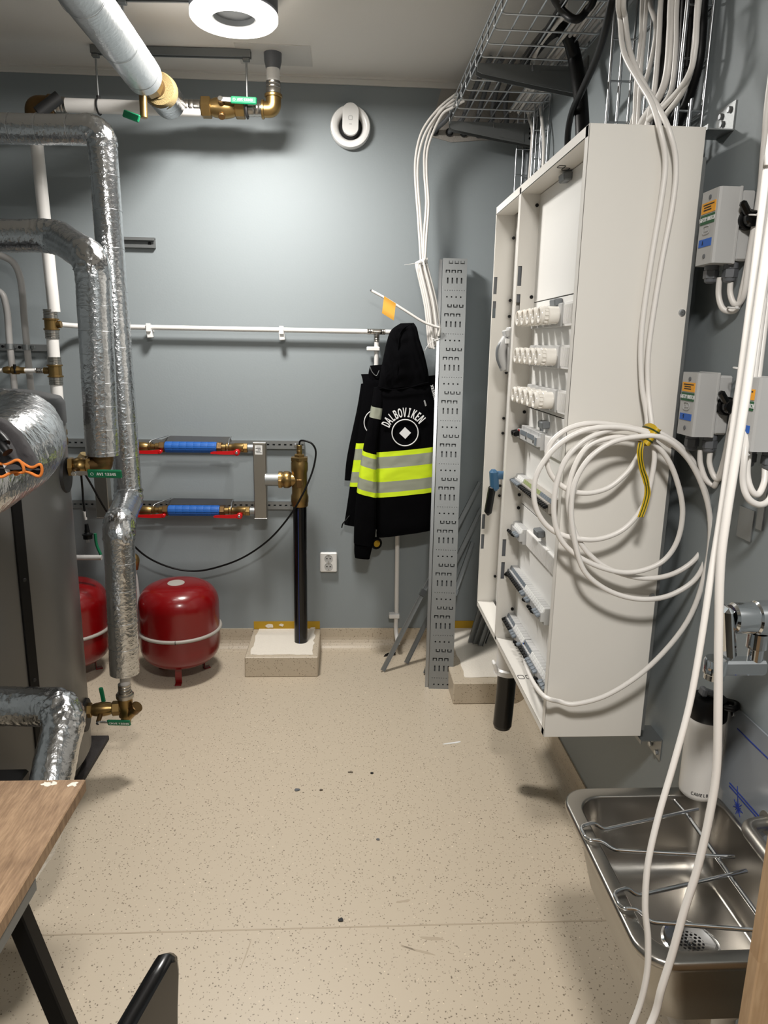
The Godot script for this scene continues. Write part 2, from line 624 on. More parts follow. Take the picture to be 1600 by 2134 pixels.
func room() -> void:
	var f := struct("floor", S().box(Vector3(-0.5, -0.05, -0.75), Vector3(2.9, 0.1, 5.5)), M.vinyl)
	part("weld_seam", S().box(Vector3(-0.55, 0.0002, -1.5555), Vector3(2.6, 0.0006, 0.0045)), M.seam, f)
	struct("ceiling", S().box(Vector3(-0.5, TOP + 0.06, -0.75), Vector3(2.9, 0.12, 5.5)), M.ceiling)
	var w := struct("wall_back", S().box(Vector3(-0.5, 1.26, BACK - 0.06), Vector3(2.9, 2.7, 0.12)), M.wall)
	struct("wall_right", S().box(Vector3(SIDE + 0.06, 1.26, -0.75), Vector3(0.12, 2.7, 5.5)), M.wall)
	struct("wall_left", S().box(Vector3(-1.86, 1.26, -0.75), Vector3(0.12, 2.7, 5.5)), M.wall)
	struct("wall_front", S().box(Vector3(-0.5, 1.26, 1.86), Vector3(2.9, 2.7, 0.12)), M.wall)
	# beige strip under the ceiling along the far wall
	struct("trim_1", S().box(Vector3(-0.5, 2.512, BACK + 0.006), Vector3(2.6, 0.026, 0.012), Basis(), 0.002).box(Vector3(-0.5, 2.5215, BACK + 0.012), Vector3(2.6, 0.007, 0.024)), M.trim)
	# vinyl turned up the walls with a hollow corner
	var cove := PackedVector2Array([Vector2(0, 0.0), Vector2(0.06, 0.0)])
	for k in 7:
		var a := PI / 2 * k / 6
		cove.append(Vector2(0.06 - 0.055 * sin(a), 0.0555 - 0.055 * cos(a)))
	cove.append_array(PackedVector2Array([Vector2(0.005, 0.1), Vector2(0, 0.1)]))
	# along x: outline x points away from the wall
	var fb := Transform3D(Basis(Vector3(0, 0, 1), Vector3(0, 1, 0), Vector3(1, 0, 0)), Vector3(-1.8, 0, BACK))
	var bb := S().prism(cove, fb, 1.363)
	fb.origin.x = -0.113
	bb.prism(cove, fb, 0.569)
	struct("baseboard_back", bb, M.vinyl)
	var fr := Transform3D(Basis(Vector3(-1, 0, 0), Vector3(0, 1, 0), Vector3(0, 0, 1)), Vector3(SIDE, 0, -2.72))
	struct("baseboard_right", S().prism(cove, fr, 4.5), M.vinyl)
	# two raised blocks at the far wall, vinyl on their sides, filler on top
	for k in 2:
		var x0: float = [-0.437, 0.456][k]
		var x1: float = [-0.113, SIDE][k]
		var z1: float = [-2.985, -2.72][k]
		var d := BACK - z1
		var b := S().box(Vector3((x0 + x1) / 2, 0.048, BACK - d / 2), Vector3(x1 - x0, 0.096, -d), Basis(), 0.004)
		var blk := struct("trim_%d" % (k + 2), b, M.vinyl)
		var edge := PackedVector2Array()
		rng.seed = 40 + k
		for i in 44:
			var u := i / 44.0 * 4.0
			var s := u - floorf(u)
			var q: Vector2 = [Vector2(s, 0), Vector2(1, s), Vector2(1 - s, 1), Vector2(0, 1 - s)][int(u)]
			var m: float = [0.018, 0.05][k] + 0.012 * rng.randf()
			q.x = clampf(q.x, m / (x1 - x0), 1 - m / (x1 - x0) * [1.0, 0.2][k])
			q.y = clampf(q.y, m * 0.9 / -d, 1.0)
			edge.append(Vector2(lerpf(x0, x1, q.x), lerpf(-z1, -BACK - 0.002, q.y)))
		part("filler_coat", S().prism(edge, Transform3D(Basis(Vector3(1, 0, 0), Vector3(0, 0, -1), Vector3(0, 1, 0)), Vector3(0, 0.094, 0)), 0.0045), M.plaster, blk)
		# glue left where the upstand is missing
		var yl := S().box(Vector3((x0 + x1) / 2, 0.1165, BACK + 0.001), Vector3(x1 - x0 - 0.005, 0.039, 0.003))
		part("glue_strip", yl, M.yellow, blk)
		if k == 0:
			for sp in [Vector3(-0.36, 0.113, 0.02), Vector3(-0.30, 0.118, 0.012), Vector3(-0.15, 0.10, 0.014)]:
				var blot := PackedVector2Array()
				for i in 10: blot.append(Vector2(cos(TAU * i / 10), sin(TAU * i / 10) * 0.6) * sp.z * (0.6 + 0.6 * rng.randf()))
				part("filler_blot", S().prism(blot, Transform3D(Basis(), Vector3(sp.x, sp.y, BACK + 0.0025)), 0.002), M.plaster, blk)
	# unpainted patch where conduits come through, high in the corner
	var rag := [Vector3(0.3981, 2.5122, -3.31), Vector3(0.3715, 2.4057, -3.31), Vector3(0.3604, 2.3129, -3.31), Vector3(0.4449, 2.295, -3.31), Vector3(0.5676, 2.3063, -3.31), Vector3(0.691, 2.3121, -3.31), Vector3(0.7607, 2.3217, -3.31), Vector3(0.748, 2.5243, -3.31)]
	var poly := PackedVector2Array()
	for p in rag: poly.append(Vector2(p.x, p.y))
	part("bare_patch", S().prism(poly, Transform3D(Basis(), Vector3(0, 0, BACK)), 0.004), M.bare, w)
	# the lighter filled square round the pipe that leaves through the ceiling
	var cp := struct("trim_4", S().box(Vector3(-0.275, TOP - 0.001, -3.09), Vector3(0.28, 0.003, 0.2)), relief(cutout(Color(0.76, 0.75, 0.73), 0.8), noise_map(0.03, 256), 0.25, 0.03))
	cp.name = "trim_4"


func tank_side() -> void:
	var c := Vector3(-1.17, 0, -2.2)
	var r := 0.317
	var mat := S().box(Vector3(-1.20, 0.009, -2.16), Vector3(0.66, 0.018, 0.63), Basis(), 0.002)
	single("floor_mat", "dark board lying on the floor under the grey tank", "board", mat, M.board)
	var o := thing("storage_tank", "tall round grey storage tank with dark lid and black seam strip", "tank", c)
	part("casing", S().lathe(c, Vector3.UP, [Vector2(0, 0.075), Vector2(r - 0.03, 0.075), Vector2(r - 0.008, 0.085), Vector2(r, 0.10), Vector2(r, 1.215)], 72), M.tank, o)
	part("base_ring", S().lathe(c, Vector3.UP, [Vector2(0, 0.018), Vector2(r - 0.05, 0.018), Vector2(r - 0.035, 0.03), Vector2(r - 0.03, 0.076), Vector2(0, 0.076)], 64), M.rubber, o)
	part("lid", S().lathe(c, Vector3.UP, [Vector2(0, 1.20), Vector2(r + 0.004, 1.20), Vector2(r + 0.004, 1.262), Vector2(r - 0.006, 1.278), Vector2(r - 0.06, 1.292), Vector2(0, 1.30)], 72), M.tank_lid, o)
	var dir := Vector3(-0.914 + 1.17, 0, -2.012 + 2.2).normalized()
	var sd := dir.cross(Vector3.UP)
	var fb := Basis(sd, Vector3.UP, dir)
	part("seam_strip", S().box(c + dir * (r + 0.0015) + Vector3.UP * 0.66, Vector3(0.030, 1.09, 0.009), fb, 0.002), M.black, o)
	for y in [0.18, 0.47, 0.78, 1.05]:
		part("screw", S().lathe(c + dir * (r + 0.006) + Vector3.UP * y, dir, [Vector2(0.006, 0), Vector2(0.005, 0.002), Vector2(0, 0.0025)], 10), M.rubber, o)
	for y: float in [1.045, 0.235]:
		var p := c + Vector3(0.99, 0, -0.10).normalized() * (r - 0.004) + Vector3.UP * y
		part("port_gasket", S().lathe(p, Vector3(0.99, 0, -0.10), [Vector2(0, 0), Vector2(0.056, 0), Vector2(0.054, 0.009), Vector2(0, 0.011)], 32), M.rubber, o)
	# the corner of a black clip box low in front of the tank
	var bx := thing("clip_box", "small black plastic box with metal clips, behind the wooden table corner", "box", Vector3(-0.93, 0.42, -1.55))
	part("shell", S().box(Vector3(-0.87, 0.36, -1.62), Vector3(0.16, 0.07, 0.10), Basis(), 0.006), M.black, bx)
	part("clip", S().tube(curve([Vector3(-0.80, 0.375, -1.57), Vector3(-0.775, 0.372, -1.568), Vector3(-0.765, 0.38, -1.57)]), 0.0015, 6), M.wire, bx)
	part("clip", S().tube(curve([Vector3(-0.80, 0.345, -1.57), Vector3(-0.78, 0.342, -1.568), Vector3(-0.77, 0.347, -1.57)]), 0.0015, 6), M.wire, bx)


# a brass ball valve with its nut collars and lever; runs from a to b, the lever lies at stem + reach
func valve(o: Node3D, a: Vector3, b: Vector3, r: float, stem: Vector3, reach: Vector3, colour: Material, words := "", words_facing := Vector3.BACK) -> void:
	var d := (b - a).normalized()
	var l := a.distance_to(b)
	var body := S().lathe(a, d, [Vector2(0, 0), Vector2(r * 0.8, 0), Vector2(r * 0.8, l * 0.2), Vector2(r, l * 0.3), Vector2(r * 1.12, l * 0.45), Vector2(r * 1.12, l * 0.55), Vector2(r, l * 0.7), Vector2(r * 0.8, l * 0.8), Vector2(r * 0.8, l), Vector2(0, l)], 24)
	part("valve_body", body, M.brass, o)
	for k in 2:
		var p: Vector3 = a if k == 0 else b - d * l * 0.22
		part("hex_collar", S().lathe(p, d, [Vector2(0, 0), Vector2(r * 1.08, 0), Vector2(r * 1.15, l * 0.02), Vector2(r * 1.15, l * 0.20), Vector2(r * 1.08, l * 0.22), Vector2(0, l * 0.22)], 6, true), M.brass, o)
	var m := (a + b) / 2
	var up := stem.normalized()
	part("valve_stem", S().rod(m, m + stem, r * 0.36, 0.001, 14), M.brass_dark, o)
	var top := m + stem
	part("lever_nut", S().rod(top - up * 0.002, top + up * 0.008, r * 0.3, 0.001, 6, true), M.chrome, o)
	var rd := reach.normalized()
	var wd := up.cross(rd).normalized()
	var hb := Basis(rd, wd, up)
	part("lever_plate", S().box(top + rd * reach.length() * 0.14, Vector3(reach.length() * 0.36, r * 0.5, 0.003), hb, 0.0008), M.wire, o)
	var grip := part("lever_grip", S().box(top + rd * reach.length() * 0.64 + up * 0.0005, Vector3(reach.length() * 0.72, 0.0275, 0.008), hb, 0.0035), colour, o)
	if words:
		var wx := rd if rd.x >= 0.0 else -rd
		var wz := up if absf(up.dot(words_facing)) > 0.6 else words_facing.normalized()
		var wy := wz.cross(wx).normalized()
		var off := up * 0.0045 if absf(up.dot(wz)) > 0.6 else wz * 0.014
		part("lettering", S().lettering(words, 0.0095, Transform3D(Basis(wx, wy, wz), top + rd * reach.length() * 0.68 + off), true, 0.0006).torus(top + rd * reach.length() * 0.38 + off, wz, 0.0042, 0.0006, 16, 5), M.print, grip)


# a press socket: ribbed steel sleeve on a plastic pipe
func sleeve(o: Node3D, a: Vector3, b: Vector3, r: float) -> void:
	var l := a.distance_to(b)
	part("press_sleeve", S().lathe(a, b - a, [Vector2(0, 0), Vector2(r, 0), Vector2(r, l * 0.2), Vector2(r * 0.94, l * 0.26), Vector2(r, l * 0.32), Vector2(r, l * 0.48), Vector2(r * 0.94, l * 0.54), Vector2(r, l * 0.6), Vector2(r, l * 0.94), Vector2(r * 1.1, l), Vector2(0, l)], 24), M.steel, o)


func foil(called: String, path: PackedVector3Array, r: float, o: Node3D, rough: float, m: Material, seg := 88) -> void:
	# how sharply the path turns near each step: bends are crumpled, straight runs only rippled
	var turn := PackedFloat32Array()
	var run := PackedFloat32Array([0.0])
	for i in path.size():
		var k0 := maxi(i - 12, 0)
		var k1 := mini(i + 12, path.size() - 1)
		turn.append(clampf((path[i] - path[k0]).angle_to(path[k1] - path[i]) * 1.6 if i > k0 and k1 > i else 0.0, 0.0, 1.0))
		if i > 0: run.append(run[i - 1] + path[i].distance_to(path[i - 1]))
	var at := [0]
	var disp := func(p: Vector3, far: float, a: float) -> float:
		while at[0] < run.size() - 1 and run[at[0]] < far - 0.0001: at[0] += 1
		var t: float = turn[at[0]]
		# sparse sharp creases over long shallow ripples
		var w := pow(clampf(crinkle.get_noise_3d(p.x * 30.0, p.y * 22.0, p.z * 30.0) * 0.5 + 0.5, 0.0, 1.0), 4.0)
		var fold := pow(clampf(crinkle.get_noise_3d(p.x * 22.0 + 5.0, p.y * 26.0, p.z * 22.0) * 0.5 + 0.5, 0.0, 1.0), 2.5)
		var small := crinkle.get_noise_3d(p.x * 85.0, p.y * 40.0 + 9.0, p.z * 85.0)
		var big := soft.get_noise_3d(p.x * 9.0, p.y * 9.0 + 3.0, p.z * 9.0)
		return rough * (0.55 + 0.5 * t) * w + rough * 3.0 * t * fold + rough * (0.12 + 0.28 * t) * small + rough * 0.6 * big
	part(called, S().tube(path, r, seg, true, disp), m, o)


func bands(o: Node3D, a: Vector3, b: Vector3, r: float, every: float) -> void:
	var l := a.distance_to(b)
	var d := (b - a).normalized()
	var k := every * 0.6
	rng.seed = int(l * 1000)
	while k < l - 0.01:
		var ax := (d + Vector3(rng.randf() - 0.5, rng.randf() - 0.5, rng.randf() - 0.5) * 0.06).normalized()
		part("binding_wire", S().torus(a + d * k, ax, r + 0.0004, 0.0006, 36, 5), M.wire, o)
		k += every * (0.75 + 0.5 * rng.randf())


func foil_pipes() -> void:
	# the tall one: from the side along y 2.15, down behind, a step towards the room, down to the floor valve
	var o := thing("foil_insulated_pipe", "tall foil wrapped pipe with a stepped elbow, ending at the floor valve", "pipe", Vector3(-0.73, 0, -2.25))
	var top := Vector3(-0.8118, 2.1294, -2.66)
	var knee := Vector3(-0.7793, 0.888, -2.6)
	var low := Vector3(Vector3(-0.7173, 0.8726, -2.265).x, knee.y - 0.01, -2.265)
	var foot := Vector3(-0.7242, 0.3767, -2.25)
	foil("pipe_jacket", bend([Vector3(-1.78, top.y - 0.005, -2.70), top, knee, low, foot], 0.045, 0.0036), 0.047, o, 0.0016, M.foil)
	bands(o, Vector3(-1.7, top.y - 0.004, -2.69), top + Vector3(-0.08, 0, 0), 0.0475, 0.11)
	bands(o, top + (knee - top) * 0.06, knee, 0.0475, 0.12)
	bands(o, low + (foot - low) * 0.12, foot, 0.0475, 0.10)
	part("grey_pipe", S().cyl(foot + Vector3(0, 0.03, 0), Vector3(-0.7262, 0.2933, -2.25), 0.0165, 20), M.grey_pipe, o)
	# the nearer one: from the side at y 1.76, two soft elbows, then down to the tank valve
	var q := thing("foil_insulated_pipe", "foil wrapped pipe bending down to the tank valve with the green lever", "pipe", Vector3(-0.75, 1.06, -2.25))
	var h := Vector3(-0.9028, 1.766, -2.44)
	var h2 := Vector3(-0.7365, 1.6806, -2.25)
	var end := Vector3(-0.7459, 1.1057, -2.25)
	foil("pipe_jacket", bend([Vector3(-1.78, h.y - 0.012, -2.47), h, h2, end], 0.05, 0.0036), 0.049, q, 0.0018, M.foil)
	bands(q, h2 + (end - h2) * 0.14, end, 0.0495, 0.085)
	part("pipe_end", S().cyl(end + Vector3(0, 0.02, 0), end + Vector3(0, -0.02, 0), 0.031, 24), M.brass_dark, q)
	part("wool_lining", S().lathe(Vector3(-0.8137, 1.0808, -2.29), Vector3(0.3, 1, 0.1), [Vector2(0, -0.02), Vector2(0.022, -0.012), Vector2(0.028, 0.0), Vector2(0.02, 0.022), Vector2(0, 0.026)], 12), M.wool, q)
	# large one towards the room
	var b := thing("foil_insulated_pipe", "wide crumpled foil pipe elbow with the work gloves on it", "pipe", Vector3(-0.62, 1.28, -1.35))
	foil("pipe_jacket", bend([Vector3(-1.5243, 1.2702, -1.5), Vector3(-0.6133, 1.2899, -1.42), Vector3(-0.5333, 1.2765, -1.22), Vector3(-0.529, 1.2638, -1.08), Vector3(-0.5483, 1.2425, -0.85), Vector3(-1.0, 1.0, -0.55), Vector3(-1.79, 0.95, -0.5)], 0.09, 0.0036), 0.066, b, 0.0022, M.foil)
	# low one in front of the tank
	var g := thing("foil_insulated_pipe", "low foil wrapped pipe elbow beside the table, bending down toward the floor", "pipe", Vector3(-0.75, 0.0, -1.7))
	var c0 := Vector3(-0.8614, 0.4966, -1.8)
	var c1 := Vector3(-0.7164, 0.5177, -1.75)
	var c2 := Vector3(-0.7126, 0.4198, -1.63)
	foil("pipe_jacket", bend([Vector3(-1.78, c0.y + 0.01, -1.82), c0, c1, c2, c2 + (c2 - c1) * 0.9 + Vector3(0, -0.02, 0), Vector3(-0.92, 0.0, -1.50)], 0.06, 0.0036), 0.050, g, 0.0022, M.foil)
	# tank valve, upper
	var v := thing("ball_valve", "brass ball valve at the upper tank port with a green lever", "valve", Vector3(-0.8508, 1.0668, -2.235))
	var y1 := Vector3(-0.8504, 1.0713, -2.235)
	var y2 := Vector3(-0.7688, 1.0695, -2.25)
	valve(v, Vector3(-0.846, y1.y, -2.232), Vector3(y2.x - 0.012, y1.y, -2.245), 0.026, Vector3(0, -0.012, 0.052), Vector3(0.142, -0.002, 0), M.green, "AVI 1334S")
	part("elbow_body", S().tube(bend([Vector3(y2.x - 0.02, y1.y, -2.247), Vector3(end.x, y1.y, -2.25), Vector3(end.x, end.y - 0.005, -2.25)], 0.03), 0.029, 20), M.brass_dark, v)
	# floor valve
	var w := thing("ball_valve", "brass ball valve near the floor with a tee, drain spout and green lever", "valve", Vector3(-0.8031, 0.2501, -2.25))
	var t := Vector3(-0.7289, 0.2493, -2.25)
	valve(w, Vector3(-0.862, t.y - 0.002, -2.237), Vector3(t.x - 0.018, t.y, -2.25), 0.0215, Vector3(0, -0.022, 0.045), Vector3(0.105, -0.004, 0.0), M.green, "AVI 1334S")
	part("tee_body", S().rod(t + Vector3(0, 0.042, 0), t + Vector3(0, -0.032, 0), 0.0235, 0.003, 24).rod(t + Vector3(-0.02, 0, 0), t, 0.021, 0.002), M.brass, w)
	part("socket_nut", S().lathe(t + Vector3(0, 0.038, 0), Vector3.UP, [Vector2(0, 0), Vector2(0.028, 0), Vector2(0.029, 0.004), Vector2(0.029, 0.012), Vector2(0.024, 0.016), Vector2(0.024, 0.020), Vector2(0.0, 0.020)], 24), M.steel, w)
	sleeve(w, t + Vector3(0, 0.087, 0), t + Vector3(0, 0.056, 0), 0.0205)
	part("drain_spout", S().rod(t + Vector3(0.0, -0.035, 0.0), t + Vector3(0.038, 0.006, 0.012), 0.017, 0.003), M.brass, w)
	part("spout_cap", S().rod(t + Vector3(0.028, -0.004, 0.009), t + Vector3(0.044, 0.013, 0.014), 0.0195, 0.002), M.brass_dark, w)
	part("foot_elbow", S().rod(t + Vector3(0, -0.03, 0), t + Vector3(-0.004, -0.058, 0.0), 0.017, 0.004), M.brass, w)
	part("rear_lever", S().box(Vector3(-0.8173, 0.277, -2.29), Vector3(0.014, 0.055, 0.009), Basis(Vector3.BACK, 0.12), 0.003), M.green, w)
	# gloves lying on the wide elbow
	gloves()


func gloves() -> void:
	var g := thing("work_glove", "dark grey work gloves with orange cuffs lying on the foil elbow", "gloves", Vector3(-0.56, 1.27, -1.1))
	for k in 2:
		# a flattened sock; the cuff opens towards the room
		var cuff: Vector3 = [Vector3(-0.455, 1.2812, -1), Vector3(-0.435, 1.2784, -1.01)][k]
		var hand: Vector3 = [Vector3(-0.4966, 1.3051, -1.04), Vector3(-0.4905, 1.3115, -1.06)][k]
		var tip: Vector3 = [Vector3(-0.5504, 1.3202, -1.08), Vector3(-0.5406, 1.3298, -1.09)][k]
		var rows := [[cuff + Vector3(-0.017, -0.003, 0), cuff + Vector3(0.017, -0.004, 0.002), 0.009], [cuff.lerp(hand, 0.5) + Vector3(-0.019, -0.010, 0), cuff.lerp(hand, 0.5) + Vector3(0.017, 0.010, 0), 0.012], [hand + Vector3(-0.020, -0.012, 0), hand + Vector3(0.014, 0.018, 0), 0.014], [tip + Vector3(-0.016, -0.012, 0), tip + Vector3(0.012, 0.018, 0), 0.01]]
		var fold := func(p: Vector3) -> float: return 0.005 * soft.get_noise_3d(p.x * 50.0, p.y * 50.0, p.z * 50.0)
		part("glove_body", S().loft(rows, 10, 0.0, 36, fold), M.glove, g)
		var rim := []
		for i in 18:
			var a := TAU * i / 18
			rim.append(cuff + Vector3(cos(a) * 0.0185, sin(a) * (0.0095 + 0.004 * sin(a * 2.0 + 1.7 * k)) - 0.003 + 0.003 * sin(a * 3.0 + k), 0.006 + 0.002 * sin(a * 2)))
		part("cuff_hem", S().tube(curve(rim, 4, true), 0.0021, 8, false), M.orange, g)
		var hole := PackedVector3Array()
		for p in rim: hole.append(p + Vector3(0, 0, -0.001))
		part("cuff_opening", S().fan(hole, Vector3.BACK), M.black, g)
		part("care_label", S().box(cuff + Vector3([-0.004, 0.004][k], -0.003, 0.006), Vector3([0.006, 0.016][k], [0.013, 0.003][k], 0.001), Basis(Vector3.BACK, 0.3)), M.grey_pipe, g)
	part("finger", S().tube(curve([Vector3(-0.4515, 1.3013, -0.985), Vector3(-0.4627, 1.3122, -0.99), Vector3(-0.4826, 1.3171, -1)]), 0.0075, 12), M.black, g)
	part("finger", S().tube(curve([Vector3(-0.4552, 1.3122, -0.99), Vector3(-0.4688, 1.3219, -1), Vector3(-0.4912, 1.3245, -1.02)]), 0.0065, 12), M.black, g)


func ceiling_pipework() -> void:
	# channels under the ceiling with hanging rods
	for k in 2:
		var a: Vector3 = [Vector3(-0.955, 2.500, -3.07), Vector3(-0.80, 2.500, -2.62)][k]
		var b: Vector3 = [Vector3(-0.360, 2.500, -3.05), Vector3(-0.490, 2.500, -2.60)][k]
		var o := thing("mounting_channel", ["grey steel channel under the ceiling carrying two hanging rods and pipe clamps", "short grey steel channel under the ceiling behind the lamp, with one hanging rod"][k], "mounting channel", a)
		var d := (b - a).normalized()
		var sd := d.cross(Vector3.UP)
		var sec := PackedVector2Array([Vector2(-0.014, 0.022), Vector2(-0.014, -0.004), Vector2(-0.006, -0.004), Vector2(-0.006, 0.0), Vector2(-0.0115, 0.0), Vector2(-0.0115, 0.0195), Vector2(0.0115, 0.0195), Vector2(0.0115, 0.0), Vector2(0.006, 0.0), Vector2(0.006, -0.004), Vector2(0.014, -0.004), Vector2(0.014, 0.022)])
		part("rail", S().prism(sec, Transform3D(Basis(sd, Vector3.UP, d), a), a.distance_to(b)), M.zinc_dark, o)
		for s in ([0.025, 0.97] if k == 0 else [0.30]):
			var p := a.lerp(b, s)
			var low := Vector3(p.x, 2.31 if k == 0 else 2.28, p.z)
			part("hammer_nut", S().box(p + Vector3(0, -0.010, 0), Vector3(0.026, 0.011, 0.022), Basis(), 0.002), M.zinc_dark, o)
			part("threaded_rod", S().cyl(p + Vector3(0, -0.02, 0), low + Vector3(0, 0.03, 0), 0.0038, 10), M.zinc, o)
			if k == 0:
				part("pipe_clamp", S().torus(Vector3(p.x, 2.317, p.z), d, 0.0275, 0.0035, 28, 8).rod(low + Vector3(0, 0.024, 0), low + Vector3(0, 0.044, 0), 0.007), M.rubber, o)
	# white pipe crossing below the channel with its valve, elbow and riser through the ceiling
	var y := 2.318
	var z := -3.07
	var o := thing("white_water_pipe", "white pipe under the ceiling with brass elbows, green lever valve and riser", "pipe", Vector3(-0.6, y, z))
	part("pipe_run", S().cyl(Vector3(-1.12, y, z), Vector3(-0.545, y, z), 0.025, 28), M.white_pipe, o)
	part("elbow", S().tube(bend([Vector3(-1.11, y, z), Vector3(-1.185, y, z), Vector3(-1.185, y - 0.075, z)], 0.03), 0.031, 24).rod(Vector3(-1.125, y, z), Vector3(-1.105, y, z), 0.036, 0.002, 24), M.brass_dark, o)
	sleeve(o, Vector3(-1.06, y, z), Vector3(-1.10, y, z), 0.028)
	var vx := Vector3(-0.5081, 2.3318, -3.07)
	sleeve(o, Vector3(-0.6171, 2.3282, -3.07) + Vector3(0, -0.002, 0), Vector3(-0.5536, 2.3286, -3.07) + Vector3(0, -0.002, 0), 0.0275)
	valve(o, Vector3(-0.5537, 2.327, -3.07), Vector3(-0.3896, 2.3291, -3.07), 0.034, Vector3(0, 0.012, 0.062), Vector3(0.135, -0.002, 0), M.green, "AVI 1334S")
	part("drain_cock", S().rod(Vector3(-0.4775, 2.3195, -3.07), Vector3(-0.4736, 2.2877, -3.04), 0.013, 0.002), M.brass_dark, o)
	sleeve(o, Vector3(-0.3201, 2.3297, -3.07), Vector3(-0.3824, 2.3276, -3.07), 0.0275)
	var cor := Vector3(-0.2797, 2.3277, -3.07)
	part("elbow", S().tube(bend([cor + Vector3(-0.045, 0, 0), cor, cor + Vector3(0, 0.05, 0)], 0.03), 0.029, 24).rod(cor + Vector3(-0.046, 0, 0), cor + Vector3(-0.036, 0, 0), 0.034, 0.002, 24).rod(cor + Vector3(0, 0.042, 0), cor + Vector3(0, 0.054, 0), 0.034, 0.002, 24), M.brass, o)
	sleeve(o, cor + Vector3(0, 0.098, 0), cor + Vector3(0, 0.054, 0), 0.0275)
	part("riser", S().cyl(cor + Vector3(0, 0.05, 0), Vector3(cor.x, TOP + 0.01, cor.z), 0.025, 28), M.white_pipe, o)
	part("sealing_sleeve", S().lathe(Vector3(cor.x, TOP, cor.z), Vector3.DOWN, [Vector2(0, 0), Vector2(0.034, 0), Vector2(0.033, 0.03), Vector2(0.029, 0.045), Vector2(0.027, 0.056), Vector2(0, 0.056)], 24), M.gland, o)
	var fo_ := single("foam_offcut", "dark foam tube offcut lying behind the brass elbow on top of the foil pipe", "pipe foam", S().lathe(Vector3(-1.1348, 2.2622, -2.98), Vector3(-1.0703, 2.3185, -3) - Vector3(-1.1348, 2.2622, -2.98), [Vector2(0.010, 0), Vector2(0.022, 0), Vector2(0.022, 0.10), Vector2(0.010, 0.10), Vector2(0.010, 0)], 20), M.rubber)
	# riser down the far wall to the tank, tees and a small cross pipe
	var x := -1.185
	var r := thing("white_riser_pipe", "white vertical pipe behind the tank with steel sleeves and brass tees", "pipe", Vector3(x, 0.9, z))
	part("pipe_run", S().cyl(Vector3(x, y - 0.06, z), Vector3(-1.1693, 1.5683, -3.07) + Vector3(0, -0.01, 0), 0.0235, 28), M.white_pipe, r)
	var marks := [[645, 662], [690, 705], [744, 760], [790, 802]]
	var ys := []
	for q in [Vector3(-1.1703, 1.5683, -3.07), Vector3(-1.1713, 1.5328, -3.07), Vector3(-1.1694, 1.4878, -3.07), Vector3(-1.1703, 1.4538, -3.07), Vector3(-1.1725, 1.3814, -3.07), Vector3(-1.1731, 1.3507, -3.07), Vector3(-1.1714, 1.3005, -3.07), Vector3(-1.1721, 1.2694, -3.07), Vector3(-1.1628, 1.1198, -3.07), Vector3(-1.1648, 1.0456, -3.07)]: ys.append(q.y)
	sleeve(r, Vector3(x, ys[0], z), Vector3(x, ys[1], z), 0.027)
	part("tee", S().rod(Vector3(x, ys[1], z), Vector3(x, ys[2], z), 0.026, 0.002, 24).rod(Vector3(x, (ys[1] + ys[2]) / 2, z), Vector3(x + 0.04, (ys[1] + ys[2]) / 2, z), 0.014, 0.001).rod(Vector3(x, ys[1], z), Vector3(x, ys[1] - 0.006, z), 0.031, 0.001, 24).rod(Vector3(x, ys[2], z), Vector3(x, ys[2] + 0.006, z), 0.031, 0.001, 24), M.brass, r)
	sleeve(r, Vector3(x, ys[3], z), Vector3(x, ys[2], z), 0.027)
	part("pipe_run", S().cyl(Vector3(x, ys[3], z), Vector3(x, ys[4], z), 0.0235, 28), M.white_pipe, r)
	sleeve(r, Vector3(x, ys[4], z), Vector3(x, ys[5], z), 0.027)
	part("tee", S().rod(Vector3(x, ys[5], z), Vector3(x, ys[6], z), 0.026, 0.002, 24).rod(Vector3(x, (ys[5] + ys[6]) / 2, z), Vector3(x - 0.045, (ys[5] + ys[6]) / 2, z), 0.014, 0.001).rod(Vector3(x, ys[5], z), Vector3(x, ys[5] - 0.006, z), 0.031, 0.001, 24).rod(Vector3(x, ys[6], z), Vector3(x, ys[6] + 0.006, z), 0.031, 0.001, 24), M.brass, r)
	sleeve(r, Vector3(x, ys[7], z), Vector3(x, ys[6], z), 0.027)
	part("pipe_run", S().cyl(Vector3(x, ys[7], z), Vector3(x, ys[8], z), 0.0235, 28), M.white_pipe, r)
	sleeve(r, Vector3(x, ys[8], z), Vector3(x, ys[8] - 0.04, z), 0.025)
	part("brass_union", S().lathe(Vector3(x + 0.004, ys[8] - 0.035, z), Vector3.DOWN, [Vector2(0, 0), Vector2(0.024, 0), Vector2(0.024, 0.02), Vector2(0.02, 0.024), Vector2(0.025, 0.04), Vector2(0.024, 0.06), Vector2(0.016, 0.075), Vector2(0.019, 0.09), Vector2(0.013, 0.13), Vector2(0.022, 0.135), Vector2(0.022, 0.16), Vector2(0, 0.16)], 20), M.brass, r)
	# small brass valve line crossing beside the riser
	var yc: float = (ys[5] + ys[6]) / 2
	var s := thing("small_valve_line", "small brass check valve on a thin white pipe behind the tank lid", "valve", Vector3(x - 0.2, yc, z))
	part("stub_pipe", S().cyl(Vector3(x - 0.045, yc, z), Vector3(x - 0.34, yc - 0.004, z), 0.0085, 14), M.white_pipe, s)
	for k in 3: sleeve(s, Vector3(x - 0.05 - [0.0, 0.075, 0.21][k], yc, z), Vector3(x - 0.075 - [0.0, 0.075, 0.21][k], yc, z), 0.0115)
	part("valve_body", S().lathe(Vector3(x - 0.12, yc, z), Vector3.LEFT, [Vector2(0, 0), Vector2(0.013, 0), Vector2(0.013, 0.02), Vector2(0.017, 0.026), Vector2(0.017, 0.05), Vector2(0.012, 0.056), Vector2(0.016, 0.066), Vector2(0.012, 0.085), Vector2(0, 0.085)], 18), M.brass, s)
